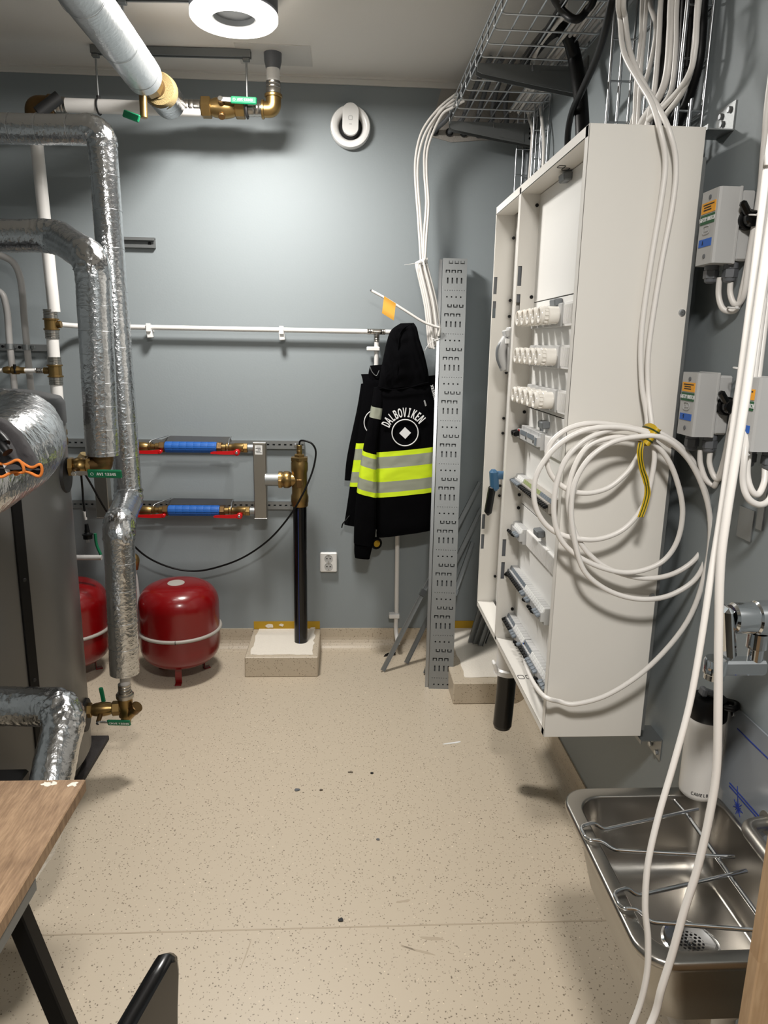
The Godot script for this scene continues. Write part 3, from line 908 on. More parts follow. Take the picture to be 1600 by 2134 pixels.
	part("valve_knob", S().rod(Vector3(x - 0.155, yc - 0.012, z + 0.012), Vector3(x - 0.155, yc + 0.024, z + 0.012), 0.006, 0.001), M.black, s)
	# two thin grey-white pipes curving down beside the tank
	for k in 2:
		var zz := -3.16
		var pts: Array = [[Vector3(-1.5322, 1.7842, -3.16), Vector3(-1.3912, 1.7765, -3.16), Vector3(-1.3312, 1.7072, -3.16), Vector3(-1.3272, 1.502, -3.16), Vector3(-1.3261, 1.2563, -3.16)], [Vector3(-1.5469, 1.6499, -3.16), Vector3(-1.4237, 1.6413, -3.16), Vector3(-1.3954, 1.5774, -3.16), Vector3(-1.3959, 1.4329, -3.16), Vector3(-1.3934, 1.2553, -3.16)]][k]
		var t := thing("thin_white_pipe", ["thin white pipe curving down behind the tank, beside the riser", "thin white pipe curving down behind the tank, at the picture edge"][k], "pipe", pts[4], "thin pipes behind the tank")
		pts.append(pts[4] + (pts[4] - pts[3]) * 1.5)
		part("pipe_run", S().tube(curve(pts, 10), 0.0135, 16), M.grey_pipe, t)
	var ch := thing("wall_channel", "dark perforated wall rail with clamps holding two thin pipes", "rail", Vector3(-1.4, 1.40, BACK))
	var c0 := Vector3(-1.6169, 1.4151, -3.29)
	var c1 := Vector3(-1.2801, 1.4129, -3.29)
	part("rail", S().box((c0 + c1) / 2 + Vector3(0, 0, -0.005), Vector3(c1.x - c0.x, 0.030, 0.022), Basis(), 0.002), M.zinc_dark, ch)
	for p in [Vector3(-1.3953, 1.4193, -3.16), Vector3(-1.3272, 1.4166, -3.16)]:
		part("pipe_clamp", S().lathe(p, Vector3.UP, [Vector2(0.014, -0.011), Vector2(0.0175, -0.011), Vector2(0.0175, 0.011), Vector2(0.014, 0.011)], 24).box(p + Vector3(0.026, 0, 0), Vector3(0.016, 0.014, 0.012), Basis(), 0.002).box(p + Vector3(-0.026, 0, 0), Vector3(0.016, 0.014, 0.012), Basis(), 0.002), M.zinc, ch)
		part("clamp_bolt", S().rod(p + Vector3(-0.026, 0, -0.12), p + Vector3(-0.026, 0, 0.012), 0.006, 0.001, 8), M.black, ch)
	# thick foil pipe along the ceiling towards the room, cut open at a valve
	var fo := thing("foil_insulated_pipe", "thick foil pipe along the ceiling, its wool cut open at a valve", "pipe", Vector3(-0.67, 2.32, -2.7))
	var e1 := Vector3(-0.6719, 2.3076, -2.69)
	var e0 := Vector3(-0.6509, 2.3195, -2.1)
	var dirn := (Vector3(e1.x, e1.y, e1.z) - Vector3(e0.x, e0.y, e0.z)).normalized()
	foil("pipe_jacket", bend([e1 + Vector3(0.0, 0.012, 1.9), e1], 0.05, 0.0036), 0.060, fo, 0.0009, M.foil_dull)
	bands(fo, e1 + Vector3(0, 0.003, 1.0), e1, 0.0605, 0.28)
	var e2 := Vector3(-0.6608, 2.3209, -3)
	foil("pipe_jacket", bend([Vector3(-0.657, 2.3117, -2.84), e2], 0.05, 0.0036), 0.058, fo, 0.0012, M.foil)
	var mid := e1 + Vector3(0, -0.004, -0.07)
	part("bare_pipe", S().cyl(e1 + Vector3(0, 0, 0.05), Vector3(-0.6613, 2.3188, -2.95), 0.034, 24), M.brass_dark, fo)
	var wp := Vector3(-0.6545, 2.3117, -2.83)
	part("wool_lining", S().lathe(wp, e1 - e2, [Vector2(0.034, 0.012), Vector2(0.0, 0.012), Vector2(0.052, 0.008), Vector2(0.056, 0.002), Vector2(0.058, -0.03)], 30), M.wool, fo)
	part("valve_neck", S().rod(e1 + Vector3(-0.018, -0.03, -0.05), e1 + Vector3(-0.018, -0.115, -0.05), 0.013, 0.002), M.brass, fo)
	part("valve_body", S().rod(e1 + Vector3(0, 0.0, -0.01), e1 + Vector3(0, 0.0, -0.10), 0.042, 0.004, 8, true), M.brass, fo)
	part("lever_grip", S().box(e1 + Vector3(-0.055, -0.115, -0.03), Vector3(0.085, 0.024, 0.008), Basis(Vector3(0.75, -0.35, 0.55).normalized(), Vector3(0.35, 0.92, 0.1).normalized(), Vector3(0.75, -0.35, 0.55).normalized().cross(Vector3(0.35, 0.92, 0.1).normalized()).normalized()), 0.003), M.green, fo)


func far_wall() -> void:
	# short empty channel
	var a := Vector3(-0.9758, 1.861, -3.29)
	var b := Vector3(-0.8117, 1.8574, -3.29)
	var ch := thing("wall_channel", "short empty dark mounting rail on the far wall beside the tall foil pipe", "rail", (a + b) / 2)
	var sec := PackedVector2Array([Vector2(0, -0.021), Vector2(0.021, -0.021), Vector2(0.021, -0.009), Vector2(0.016, -0.009), Vector2(0.016, -0.017), Vector2(0.003, -0.017), Vector2(0.003, 0.017), Vector2(0.016, 0.017), Vector2(0.016, 0.009), Vector2(0.021, 0.009), Vector2(0.021, 0.021), Vector2(0, 0.021)])
	part("rail", S().prism(sec, Transform3D(Basis(Vector3(0, 0, 1), Vector3(0, 1, 0), Vector3(1, 0, 0)), Vector3(a.x, (a.y + b.y) / 2, BACK)), b.x - a.x), M.zinc_dark, ch)
	part("screw", S().rod(Vector3(b.x - 0.025, b.y, BACK), Vector3(b.x - 0.025, b.y, BACK + 0.007), 0.007, 0.001, 12), M.black, ch)
	# white pipe along the wall, with its drop
	var z := -3.265
	var l := Vector3(-1.1932, 1.5134, -3.2)
	var p0 := Vector3(-1.1534, 1.5079, -3.265)
	var t := Vector3(0.1392, 1.5101, -3.265)
	var o := thing("wall_water_pipe", "thin white water pipe along the far wall with a pressed tee beside the jackets", "pipe", Vector3(-0.5, p0.y, z))
	var yy := (p0.y + t.y) / 2
	part("pipe_run", S().tube(bend([Vector3(l.x, yy + 0.004, -3.12), Vector3(p0.x, yy, z), Vector3(t.x - 0.018, yy, z)], 0.04), 0.0105, 16), M.white_pipe, o)
	sleeve(o, Vector3(t.x - 0.042, yy, z), Vector3(t.x - 0.014, yy, z), 0.0125)
	sleeve(o, Vector3(t.x + 0.036, yy, z), Vector3(t.x + 0.012, yy, z), 0.0125)
	part("tee", S().rod(Vector3(t.x - 0.016, yy, z), Vector3(t.x + 0.016, yy, z), 0.0125, 0.002).rod(Vector3(t.x, yy, z), Vector3(t.x, yy - 0.018, z), 0.0125, 0.002), M.steel, o)
	sleeve(o, Vector3(t.x, yy - 0.042, z), Vector3(t.x, yy - 0.016, z), 0.0125)
	part("pipe_run", S().cyl(Vector3(t.x + 0.02, yy, z), Vector3(t.x + 0.11, yy, z), 0.0105), M.white_pipe, o)
	part("pipe_run", S().cyl(Vector3(t.x, yy - 0.03, z), Vector3(t.x, yy - 0.32, z), 0.0105), M.white_pipe, o)
	# clips
	for k in 3:
		var q: Vector3 = [Vector3(-0.8467, 1.5037, -3.265), Vector3(-0.2768, 1.5003, -3.265), Vector3(0.1361, 1.4358, -3.265)][k]
		var c := thing("pipe_clip", ["white plastic pipe clip on the far wall beside the tall foil pipe", "white plastic pipe clip midway along the far wall pipe", "white plastic clip on the short drop below the pressed tee"][k], "pipe clip", q, "white pipe clips on the far wall")
		if k < 2:
			part("hook", S().prism(PackedVector2Array([Vector2(-0.045, -0.017), Vector2(0.018, -0.017), Vector2(0.018, 0.017), Vector2(0.010, 0.017), Vector2(0.010, 0.012), Vector2(-0.010, 0.012), Vector2(-0.010, -0.011), Vector2(-0.045, -0.011)]), Transform3D(Basis(Vector3(0, 0, 1), Vector3(0, 1, 0), Vector3(-1, 0, 0)), Vector3(q.x + 0.009, yy, z)), 0.018), M.plastic_white, c)
			part("cover_block", S().box(Vector3(q.x, yy - 0.020, z - 0.006), Vector3(0.024, 0.048, 0.03), Basis(Vector3.BACK, 0.08), 0.003), M.plastic_white, c)
		else:
			part("clip_body", S().box(Vector3(q.x - 0.012, q.y, z + 0.002), Vector3(0.058, 0.018, 0.038), Basis(), 0.003), M.plastic_white, c)
	# the drop seen again below the jackets, with its clip
	var d0 := Vector3(0.248, 0.711, -3.265)
	var d1 := Vector3(0.2551, 0.1763, -3.265)
	var d := thing("drop_pipe", "thin white pipe running down the wall below the jackets into the floor edge", "pipe", Vector3(d1.x, 0, z))
	part("pipe_run", S().tube(bend([d0 + Vector3(0, 0.1, 0), d1, Vector3(0.2518, 0.1145, -3.265), Vector3(0.2608, 0.056, -3.21)], 0.05), 0.0105, 16), M.white_pipe, d)
	var q := Vector3(0.2433, 0.1837, -3.265)
	var cl := thing("pipe_clip", "white plastic clip low on the drop pipe near the floor", "pipe clip", q, "white pipe clips on the far wall")
	part("clip_body", S().box(q + Vector3(0, 0, 0.002), Vector3(0.050, 0.022, 0.04), Basis(), 0.003), M.plastic_white, cl)
	# double wall socket
	var s0 := Vector3(-0.0729, 0.4407, -3.3)
	var so := thing("wall_socket", "white double wall socket on the far wall beside the black standpipe", "socket", Vector3(s0.x, s0.y, BACK))
	part("frame", S().box(Vector3(s0.x, s0.y, BACK + 0.011), Vector3(0.081, 0.097, 0.022), Basis(), 0.005), M.plastic_white, so)
	for k in [-1, 1]:
		var c := Vector3(s0.x, s0.y + 0.0195 * k, BACK + 0.022)
		part("insert", S().lathe(c, Vector3.BACK, [Vector2(0.0195, -0.001), Vector2(0.0195, 0.0015), Vector2(0.0175, 0.0015), Vector2(0.0165, -0.0), Vector2(0, 0.0002)], 32), M.plastic_grey, so)
		for s in [-1, 1]:
			part("contact_hole", S().rod(c + Vector3(0.0075 * s, 0, 0), c + Vector3(0.0075 * s, 0, 0.001), 0.0028), M.black, so)
			part("earth_clip", S().box(c + Vector3(0, 0.0155 * s, 0.0012), Vector3(0.005, 0.003, 0.002)), M.steel, so)
	# round siren
	var r0 := Vector3(0.0172, 2.3356, -3.27)
	var si := thing("alarm_sounder", "round white alarm sounder with an oblong front button on the far wall", "alarm", Vector3(r0.x, r0.y, BACK))
	var c := Vector3(r0.x, r0.y, BACK)
	part("ring", S().lathe(c, Vector3.BACK, [Vector2(0, 0), Vector2(0.082, 0), Vector2(0.0835, 0.004), Vector2(0.0835, 0.028), Vector2(0.080, 0.036), Vector2(0.072, 0.038), Vector2(0.060, 0.034), Vector2(0.051, 0.022), Vector2(0.047, 0.008), Vector2(0, 0.008)], 72), M.plastic_white, si)
	part("hollow", S().lathe(c, Vector3.BACK, [Vector2(0, 0.009), Vector2(0.0495, 0.009), Vector2(0.0495, 0.0125), Vector2(0, 0.0125)], 48), M.rubber, si)
	part("dome", S().lathe(c + Vector3(0, -0.002, 0.012), Vector3.BACK, [Vector2(0.046, 0), Vector2(0.041, 0.008), Vector2(0.032, 0.014), Vector2(0, 0.02)], 40), M.rubber, si)
	var pill := PackedVector2Array()
	for k in 24:
		var a2 := TAU * k / 24.0
		pill.append(Vector2(cos(a2) * 0.0335, sin(a2) * 0.0335 + (0.030 if k < 12 else -0.026)))
	var pf := Transform3D(Basis(), c + Vector3(0.0, 0.020, 0.034))
	var pl := part("front_button", S().prism(pill, pf, 0.020), M.plastic_white, si)
	var sq := PackedVector2Array()
	for k in 24:
		var a2 := TAU * k / 24.0
		sq.append(Vector2(signf(cos(a2)) * pow(absf(cos(a2)), 0.4), signf(sin(a2)) * pow(absf(sin(a2)), 0.4)) * 0.0075)
	var line := []
	for p in sq: line.append(c + Vector3(p.x, p.y + 0.026, 0.0545))
	part("square_mark", S().tube(curve(line, 2, true), 0.0006, 6, false), M.plastic_mid, pl)
	part("lettering", S().lettering("nea", 0.005, Transform3D(Basis(), c + Vector3(0, 0.003, 0.0543)), true, 0.0005), M.plastic_grey, pl)


func collector() -> void:
	# two perforated rails, a distributor box at each end and two sleeved flow units between them
	var tops := [Vector3(-0.1834, 0.9999, -3.29).y, Vector3(-0.1944, 0.7165, -3.29).y]
	var xr := Vector3(-0.1834, 0.9999, -3.29).x
	for k in 2:
		var y: float = tops[k]
		var o := thing("perforated_rail", ["perforated steel rail on the far wall, upper one of the collector", "perforated steel rail on the far wall, lower one of the collector"][k], "rail", Vector3(-0.7, y, BACK))
		var holes := []
		var w := xr + 1.25
		for i in int(w / 0.026):
			holes.append(Rect2(0.012 + i * 0.026, 0.015, 0.011, 0.0075))
		part("web", S().pierced(w, 0.036, 0.0025, holes, Transform3D(Basis(), Vector3(-1.25, y - 0.018, BACK + 0.016))), M.zinc, o)
		part("flange", S().box(Vector3(-1.25 + w / 2, y + 0.017, BACK + 0.009), Vector3(w, 0.002, 0.018)).box(Vector3(-1.25 + w / 2, y - 0.018, BACK + 0.009), Vector3(w, 0.002, 0.018)), M.zinc, o)
		for sx in [0.04, 0.62]:
			part("screw", S().rod(Vector3(xr - sx, y, BACK + 0.018), Vector3(xr - sx, y, BACK + 0.024), 0.007, 0.001, 6, true), M.wire, o)
	var z := -3.17
	for k in 2:
		var box_x: float = [Vector3(-0.3709, 0.86, -3.17).x, Vector3(-1.0605, 0.8545, -3.17).x][k]
		var yt := Vector3(-0.3674, 1.0291, -3.17).y
		var yb := Vector3(-0.3702, 0.6869, -3.17).y
		var o := thing("distributor_box", ["upright brushed steel box with a sticker, joined to the brass tee", "upright steel box half hidden behind the stepped foil pipe"][k], "distributor", Vector3(box_x, yb, z), "steel boxes of the collector")
		part("body", S().box(Vector3(box_x, (yt + yb) / 2, z), Vector3(0.056, yt - yb, 0.05), Basis(), 0.003), M.brushed, o)
		part("end_cap", S().box(Vector3(box_x, yt - 0.002, z), Vector3(0.0575, 0.005, 0.0515), Basis(), 0.002).box(Vector3(box_x, yb + 0.002, z), Vector3(0.0575, 0.005, 0.0515), Basis(), 0.002), M.brushed, o)
		if k == 0:
			var st := part("sticker", S().box(Vector3(box_x - 0.003, yt - 0.032, z + 0.0256), Vector3(0.032, 0.040, 0.0006)), M.paper, o)
			for r in 5:
				part("print_line", S().box(Vector3(box_x - 0.003 + [0.0, -0.002, 0.003, -0.003, 0.001][r], yt - 0.019 - r * 0.0062, z + 0.0261), Vector3([0.018, 0.022, 0.014, 0.02, 0.024][r], 0.0022, 0.0004)), M.ink, st)
	# flow units
	for k in 2:
		var y: float = [Vector3(-0.6656, 1.0026, -3.17).y, Vector3(-0.6775, 0.7184, -3.17).y][k]
		var x0: float = [Vector3(-0.7835, 1.0014, -3.17).x, Vector3(-0.783, 0.7178, -3.17).x][k]
		var x1: float = [Vector3(-0.5556, 1.0038, -3.17).x, Vector3(-0.5525, 0.7191, -3.17).x][k]
		var o := thing("flow_unit", ["blue sleeved flow pipe with red levers, upper of the two", "blue sleeved flow pipe with red levers, lower of the two"][k], "flow pipe", Vector3(x0, y, z), "blue flow pipes of the collector")
		var bl := S()
		var prof := [Vector2(0, 0), Vector2(0.018, 0), Vector2(0.0225, 0.004)]
		var n := 7
		var L := x1 - x0
		for i in n:
			var h0 := 0.006 + (L - 0.012) * i / n
			prof.append_array([Vector2(0.0232, h0), Vector2(0.0236, h0 + (L - 0.012) / n - 0.003), Vector2(0.0224, h0 + (L - 0.012) / n - 0.002)])
		prof.append_array([Vector2(0.0225, L - 0.004), Vector2(0.018, L), Vector2(0, L)])
		part("blue_sleeve", bl.lathe(Vector3(x0, y, z), Vector3.RIGHT, prof, 32), M.blue, o)
		var ribs := S()
		for j in 16:
			var a := TAU * j / 16
			ribs.box(Vector3((x0 + x1) / 2, y + sin(a) * 0.0236, z + cos(a) * 0.0236), Vector3(L - 0.014, 0.0012, 0.0012), Basis(Vector3.RIGHT, -a))
		var rb := part("sleeve_ribs", ribs, M.blue, o)
		rb.set_meta("kind", "stuff")
		var xe: float = [Vector3(-0.4013, 1.0054, -3.17).x, Vector3(-0.4015, 0.72, -3.17).x][k]
		# couplings and ball valve towards the box
		part("hex_collar", S().rod(Vector3(x1 - 0.002, y, z), Vector3(x1 + 0.020, y, z), 0.025, 0.002, 6, true), M.brass_dark, o)
		part("hex_collar", S().rod(Vector3(x0 + 0.002, y, z), Vector3(x0 - 0.022, y, z), 0.025, 0.002, 6, true), M.brass_dark, o)
		part("valve_body", S().lathe(Vector3(x1 + 0.018, y, z), Vector3.RIGHT, [Vector2(0, 0), Vector2(0.016, 0), Vector2(0.016, 0.018), Vector2(0.022, 0.022), Vector2(0.022, 0.032), Vector2(0.017, 0.036), Vector2(0.017, 0.052), Vector2(0.021, 0.058), Vector2(0.0215, 0.095), Vector2(0.016, 0.1), Vector2(0, 0.1)], 24), M.brass, o)
		part("hex_collar", S().rod(Vector3(x1 + 0.112, y, z), Vector3(x1 + 0.132, y, z), 0.022, 0.002, 6, true), M.brass, o)
		part("valve_body", S().lathe(Vector3(x0 - 0.020, y, z), Vector3.LEFT, [Vector2(0, 0), Vector2(0.018, 0), Vector2(0.018, 0.018), Vector2(0.014, 0.022), Vector2(0.014, 0.034), Vector2(0.022, 0.038), Vector2(0.022, 0.046), Vector2(0.016, 0.05), Vector2(0.021, 0.062), Vector2(0.021, 0.1), Vector2(0.014, 0.11), Vector2(0.014, 0.25), Vector2(0, 0.25)], 24), M.brass, o)
		part("end_stub", S().cyl(Vector3(x1 + 0.13, y, z), Vector3(xe + 0.02, y, z), 0.0165, 20), M.zinc, o)
		# red levers hang in front of both valves
		for s in 2:
			var px: float = x1 + 0.088 if s == 0 else x0 - 0.012
			var lx := -0.10 if s == 0 else -0.115
			var zz := z + 0.034
			var yl := y - 0.017
			part("lever_boss", S().rod(Vector3(px, yl, z + 0.015), Vector3(px, yl, zz + 0.006), 0.0135 if s == 0 else 0.008, 0.002, 20), M.lever_red, o)
			if s == 0: part("lever_screw", S().rod(Vector3(px, yl, zz + 0.006), Vector3(px, yl, zz + 0.009), 0.006, 0.001, 12), M.wire, o)
			var pts := PackedVector2Array([Vector2(0.0, -0.008), Vector2(0.0, 0.010), Vector2(lx * 0.35, 0.006), Vector2(lx, 0.004), Vector2(lx - 0.012, 0.001), Vector2(lx - 0.012, -0.006), Vector2(lx * 0.5, -0.009)])
			part("lever_grip", S().prism(pts, Transform3D(Basis(), Vector3(px, yl, zz - 0.001)), 0.005), M.lever_red, o)
		# sheet bracket and bent wire above the sleeve
		var br := PackedVector2Array([Vector2(x0 - 0.02, 0.010), Vector2(x0 - 0.03, 0.022), Vector2(x0 + 0.01, 0.040), Vector2(x1 + 0.045, 0.038), Vector2(x1 + 0.052, 0.018), Vector2(x1 + 0.04, 0.010)])
		part("back_bracket", S().prism(br, Transform3D(Basis(), Vector3(0, y, z - 0.075)), 0.002), M.zinc_dark, o)
		part("spring_clip", S().tube(curve([Vector3(x0 - 0.062, y + 0.012, z + 0.012), Vector3(x0 - 0.058, y + 0.026, z), Vector3(x0 - 0.03, y + 0.035, z - 0.03), Vector3(x0, y + 0.041, z - 0.07)], 6), 0.0022, 8), M.wire, o)
		part("spring_clip", S().tube(curve([Vector3(x1 + 0.044, y - 0.012, z + 0.02), Vector3(x1 + 0.05, y + 0.02, z + 0.012), Vector3(x1 + 0.048, y + 0.034, z - 0.03), Vector3(x1 + 0.05, y + 0.038, z - 0.07)], 6), 0.0022, 8), M.wire, o)
	# brass tee on the black standpipe
	var ty := Vector3(-0.2485, 0.8647, -3.15).y
	var tx := Vector3(-0.1979, 0.8651, -3.15).x
	var tz := -3.155
	var o := thing("brass_strainer", "large brass tee fitting with hexagonal cap on the black standpipe", "pipe fitting", Vector3(tx, ty, tz))
	var y0 := Vector3(-0.1989, 0.7455, -3.15).y
	var y1 := Vector3(-0.197, 0.9616, -3.15).y
	var r := 0.0365
	part("fitting_body", S().lathe(Vector3(tx, y0, tz), Vector3.UP, [Vector2(0, 0), Vector2(r * 0.97, 0), Vector2(r * 1.02, 0.004), Vector2(r * 1.02, 0.016), Vector2(r * 1.07, 0.020), Vector2(r * 1.07, 0.045), Vector2(r * 0.95, 0.058), Vector2(r * 0.93, 0.15), Vector2(r * 1.03, 0.165), Vector2(r * 1.03, 0.195), Vector2(r * 0.98, 0.2), Vector2(r * 0.98, y1 - y0), Vector2(0, y1 - y0)], 36), M.brass, o)
	part("hex_cap", S().lathe(Vector3(tx, y1 - 0.012, tz), Vector3.UP, [Vector2(0, 0), Vector2(r * 1.07, 0), Vector2(r * 1.12, 0.003), Vector2(r * 1.12, 0.016), Vector2(r * 0.9, 0.019), Vector2(0, 0.019)], 6, true).rod(Vector3(tx, y1, tz), Vector3(tx, y1 + 0.018, tz), 0.024, 0.003, 6, true), M.brass, o)
	part("sensor_pocket", S().rod(Vector3(tx, y1 + 0.01, tz), Vector3(tx, y1 + 0.058, tz), 0.012, 0.002).rod(Vector3(tx, y1 + 0.028, tz), Vector3(tx, y1 + 0.034, tz), 0.0135, 0.001), M.brass, o)
	part("side_branch", S().lathe(Vector3(tx, ty, tz), Vector3.LEFT, [Vector2(0.0, 0.0), Vector2(0.031, 0.0), Vector2(0.030, 0.035), Vector2(0.036, 0.044), Vector2(0.038, 0.05), Vector2(0.038, 0.066), Vector2(0.034, 0.072), Vector2(0.034, 0.078), Vector2(0.036, 0.08), Vector2(0.036, 0.092), Vector2(0, 0.092)], 32), M.brass, o)
	part("hex_collar", S().rod(Vector3(tx - 0.076, ty, tz), Vector3(tx - 0.092, ty, tz), 0.039, 0.002, 6, true), M.brass, o)
	part("steel_nipple", S().cyl(Vector3(tx - 0.09, ty, tz), Vector3(tx - 0.15, ty, tz), 0.029, 28), M.zinc, o)
	part("cast_mark", S().box(Vector3(tx, ty - 0.012, tz + r * 0.93), Vector3(0.022, 0.036, 0.003), Basis(), 0.001), M.brass_dark, o)
	var bp := thing("black_standpipe", "black plastic pipe with a thin blue line rising from the filler topped block", "pipe", Vector3(tx, 0.09, tz))
	part("pipe_wall", S().cyl(Vector3(tx, 0.09, tz), Vector3(tx, y0 + 0.004, tz), 0.0305, 36), M.black_gloss, bp)
	part("blue_line", S().box(Vector3(tx - 0.006, (0.09 + y0) / 2, tz + 0.0299), Vector3(0.0014, y0 - 0.10, 0.0014)), M.blue_line, bp)
	# sensor cable: from the pocket, round and down in a long sag behind the foil pipe, up to the tank valve
	var path := curve([Vector3(tx, y1 + 0.05, tz), Vector3(tx + 0.004, y1 + 0.075, tz + 0.002), Vector3(-0.1708, 1.0393, -3.14), Vector3(-0.1391, 1.0263, -3.13), Vector3(-0.1247, 0.9865, -3.13), Vector3(-0.1414, 0.9031, -3.12), Vector3(-0.187, 0.7998, -3.1), Vector3(-0.2467, 0.7022, -3.1), Vector3(-0.3345, 0.5979, -3.12), Vector3(-0.4468, 0.5108, -3.15), Vector3(-0.559, 0.4591, -3.17), Vector3(-0.6698, 0.433, -3.18), Vector3(-0.7747, 0.4497, -3.17), Vector3(-0.8708, 0.5062, -3.14), Vector3(-0.9345, 0.5904, -3.1), Vector3(-0.9898, 0.7432, -3), Vector3(-1.0216, 0.8989, -2.9), Vector3(-1.0092, 1.0064, -2.75)], 8)
	var cb := thing("sensor_cable", "thin black cable sagging across the far wall from the brass tee", "cable", Vector3(tx, 0.6, tz))
	part("cable_sheath", S().tube(path, 0.0042, 10), M.black, cb)
	part("bare_end", S().cyl(Vector3(tx, y1 + 0.045, tz), Vector3(tx, y1 + 0.07, tz), 0.003, 8), M.sign_blue, cb)
	# a loose plug hanging behind the tank
	var pg := thing("hanging_plug", "black mains plug hanging on its cord behind the green lever valve", "plug", Vector3(-1.0452, 0.7061, -2.9))
	part("cord", S().tube(curve([Vector3(-1.0348, 0.9903, -2.85), Vector3(-1.0509, 0.885, -2.9), Vector3(-1.0511, 0.8061, -2.9), Vector3(-1.0458, 0.7503, -2.9)], 6), 0.0042, 8), M.black, pg)
	part("cord_label", S().tube(PackedVector3Array([Vector3(-1.0507, 0.7743, -2.9), Vector3(-1.0475, 0.7403, -2.9)]), 0.0062, 10), M.grey_pipe, pg)
	var pb := Vector3(-1.0459, 0.7222, -2.9)
	part("plug_body", S().lathe(pb, Vector3(0.02, -1, 0), [Vector2(0, 0), Vector2(0.007, 0), Vector2(0.009, 0.022), Vector2(0.011, 0.030), Vector2(0.010, 0.034), Vector2(0.013, 0.04), Vector2(0.021, 0.042), Vector2(0.021, 0.046), Vector2(0.018, 0.048), Vector2(0.018, 0.062), Vector2(0, 0.062)], 20), M.black, pg)
	for s in [-1, 1]: part("prong", S().cyl(pb + Vector3(0.004 * s, -0.06, 0), pb + Vector3(0.004 * s, -0.078, 0), 0.0022, 8), M.wire, pg)
	# pipe with a lever seen between tank and foil pipe, and the bent pipe behind it
	var wy := Vector3(-1.0928, 0.5499, -3)
	var lp := thing("low_wall_pipe", "thin pale pipe behind the stepped foil pipe with a brass elbow and green lever", "pipe", wy)
	part("pipe_run", S().cyl(wy + Vector3(-0.25, 0, 0), Vector3(Vector3(-1.0288, 0.55, -3).x, wy.y, -3.0), 0.011, 14), M.grey_pipe, lp)
	part("lever_grip", S().tube(curve([Vector3(-1.0214, 0.6767, -2.92), Vector3(-1.0189, 0.6296, -2.92), Vector3(-1.0044, 0.5864, -2.92)], 5), 0.006, 10), M.green, lp)
	var el := Vector3(-0.9008, 0.5396, -3.05)
	part("brass_elbow", S().tube(bend([el + Vector3(-0.05, 0.0, 0), el, el + Vector3(-0.012, -0.055, 0)], 0.03), 0.019, 18), M.brass, lp)
	part("pipe_run", S().tube(curve([Vector3(-0.9139, 0.4918, -3.05), Vector3(-0.9071, 0.3973, -3.05), Vector3(-0.9031, 0.252, -3.05), Vector3(-0.9062, 0.1611, -3.05)], 6), 0.011, 14), M.grey_pipe, lp)


func vessels() -> void:
	for k in 2:
		var c := Vector3([-0.722, -1.205][k], 0, [-3.03, -3.03][k])
		var o := thing("expansion_vessel", ["round red expansion vessel with a grey band, beside the plinth", "red expansion vessel half hidden behind the grey tank"][k], "pressure vessel", c, "red expansion vessels on the floor")
		var r := 0.172
		var prof := [Vector2(0, 0.062)]
		for i in 13:
			var a := PI / 2 * i / 12
			prof.append(Vector2(r * pow(sin(a), 0.52), 0.062 + 0.095 * (1 - pow(cos(a), 0.9))))
		for i in 14:
			var a := PI / 2 * i / 13
			prof.append(Vector2(r * pow(cos(a), 0.50), 0.330 + 0.100 * pow(sin(a), 1.0)))
		prof[-1] = Vector2(0, 0.430)
		part("shell", S().lathe(c, Vector3.UP, prof, 72, false, 50.0), M.red, o)
		part("clamp_band", S().torus(c + Vector3(0, 0.222, 0), Vector3(0, 1, 0.0), r + 0.003, 0.0075, 72, 12), M.scale, o)
		part("band_joint", S().box(c + Vector3(0.02, 0.222, r + 0.009), Vector3(0.0015, 0.0155, 0.006)), M.black, o)
		part("cap_plate", S().lathe(c + Vector3(-0.005, 0.4265, 0.012), Vector3(0, 1, 0.05), [Vector2(0.037, 0.0), Vector2(0.036, 0.005), Vector2(0, 0.006)], 28), M.scale, o)
		for i in 3:
			var a := deg_to_rad([90.0 - 4.0, -30.0, 210.0][i])
			var d := Vector3(cos(a), 0, sin(a))
			var fb := Basis(d.cross(Vector3.UP), Vector3.UP, d)
			part("foot", S().box(c + d * 0.100 + Vector3(0, 0.048, 0), Vector3(0.028, 0.085, 0.004), fb, 0.001).box(c + d * 0.113 + Vector3(0, 0.003, 0), Vector3(0.028, 0.005, 0.030), fb, 0.001), M.red, o)
	# flecks of filler dust on the top of the near one are left to the gloss


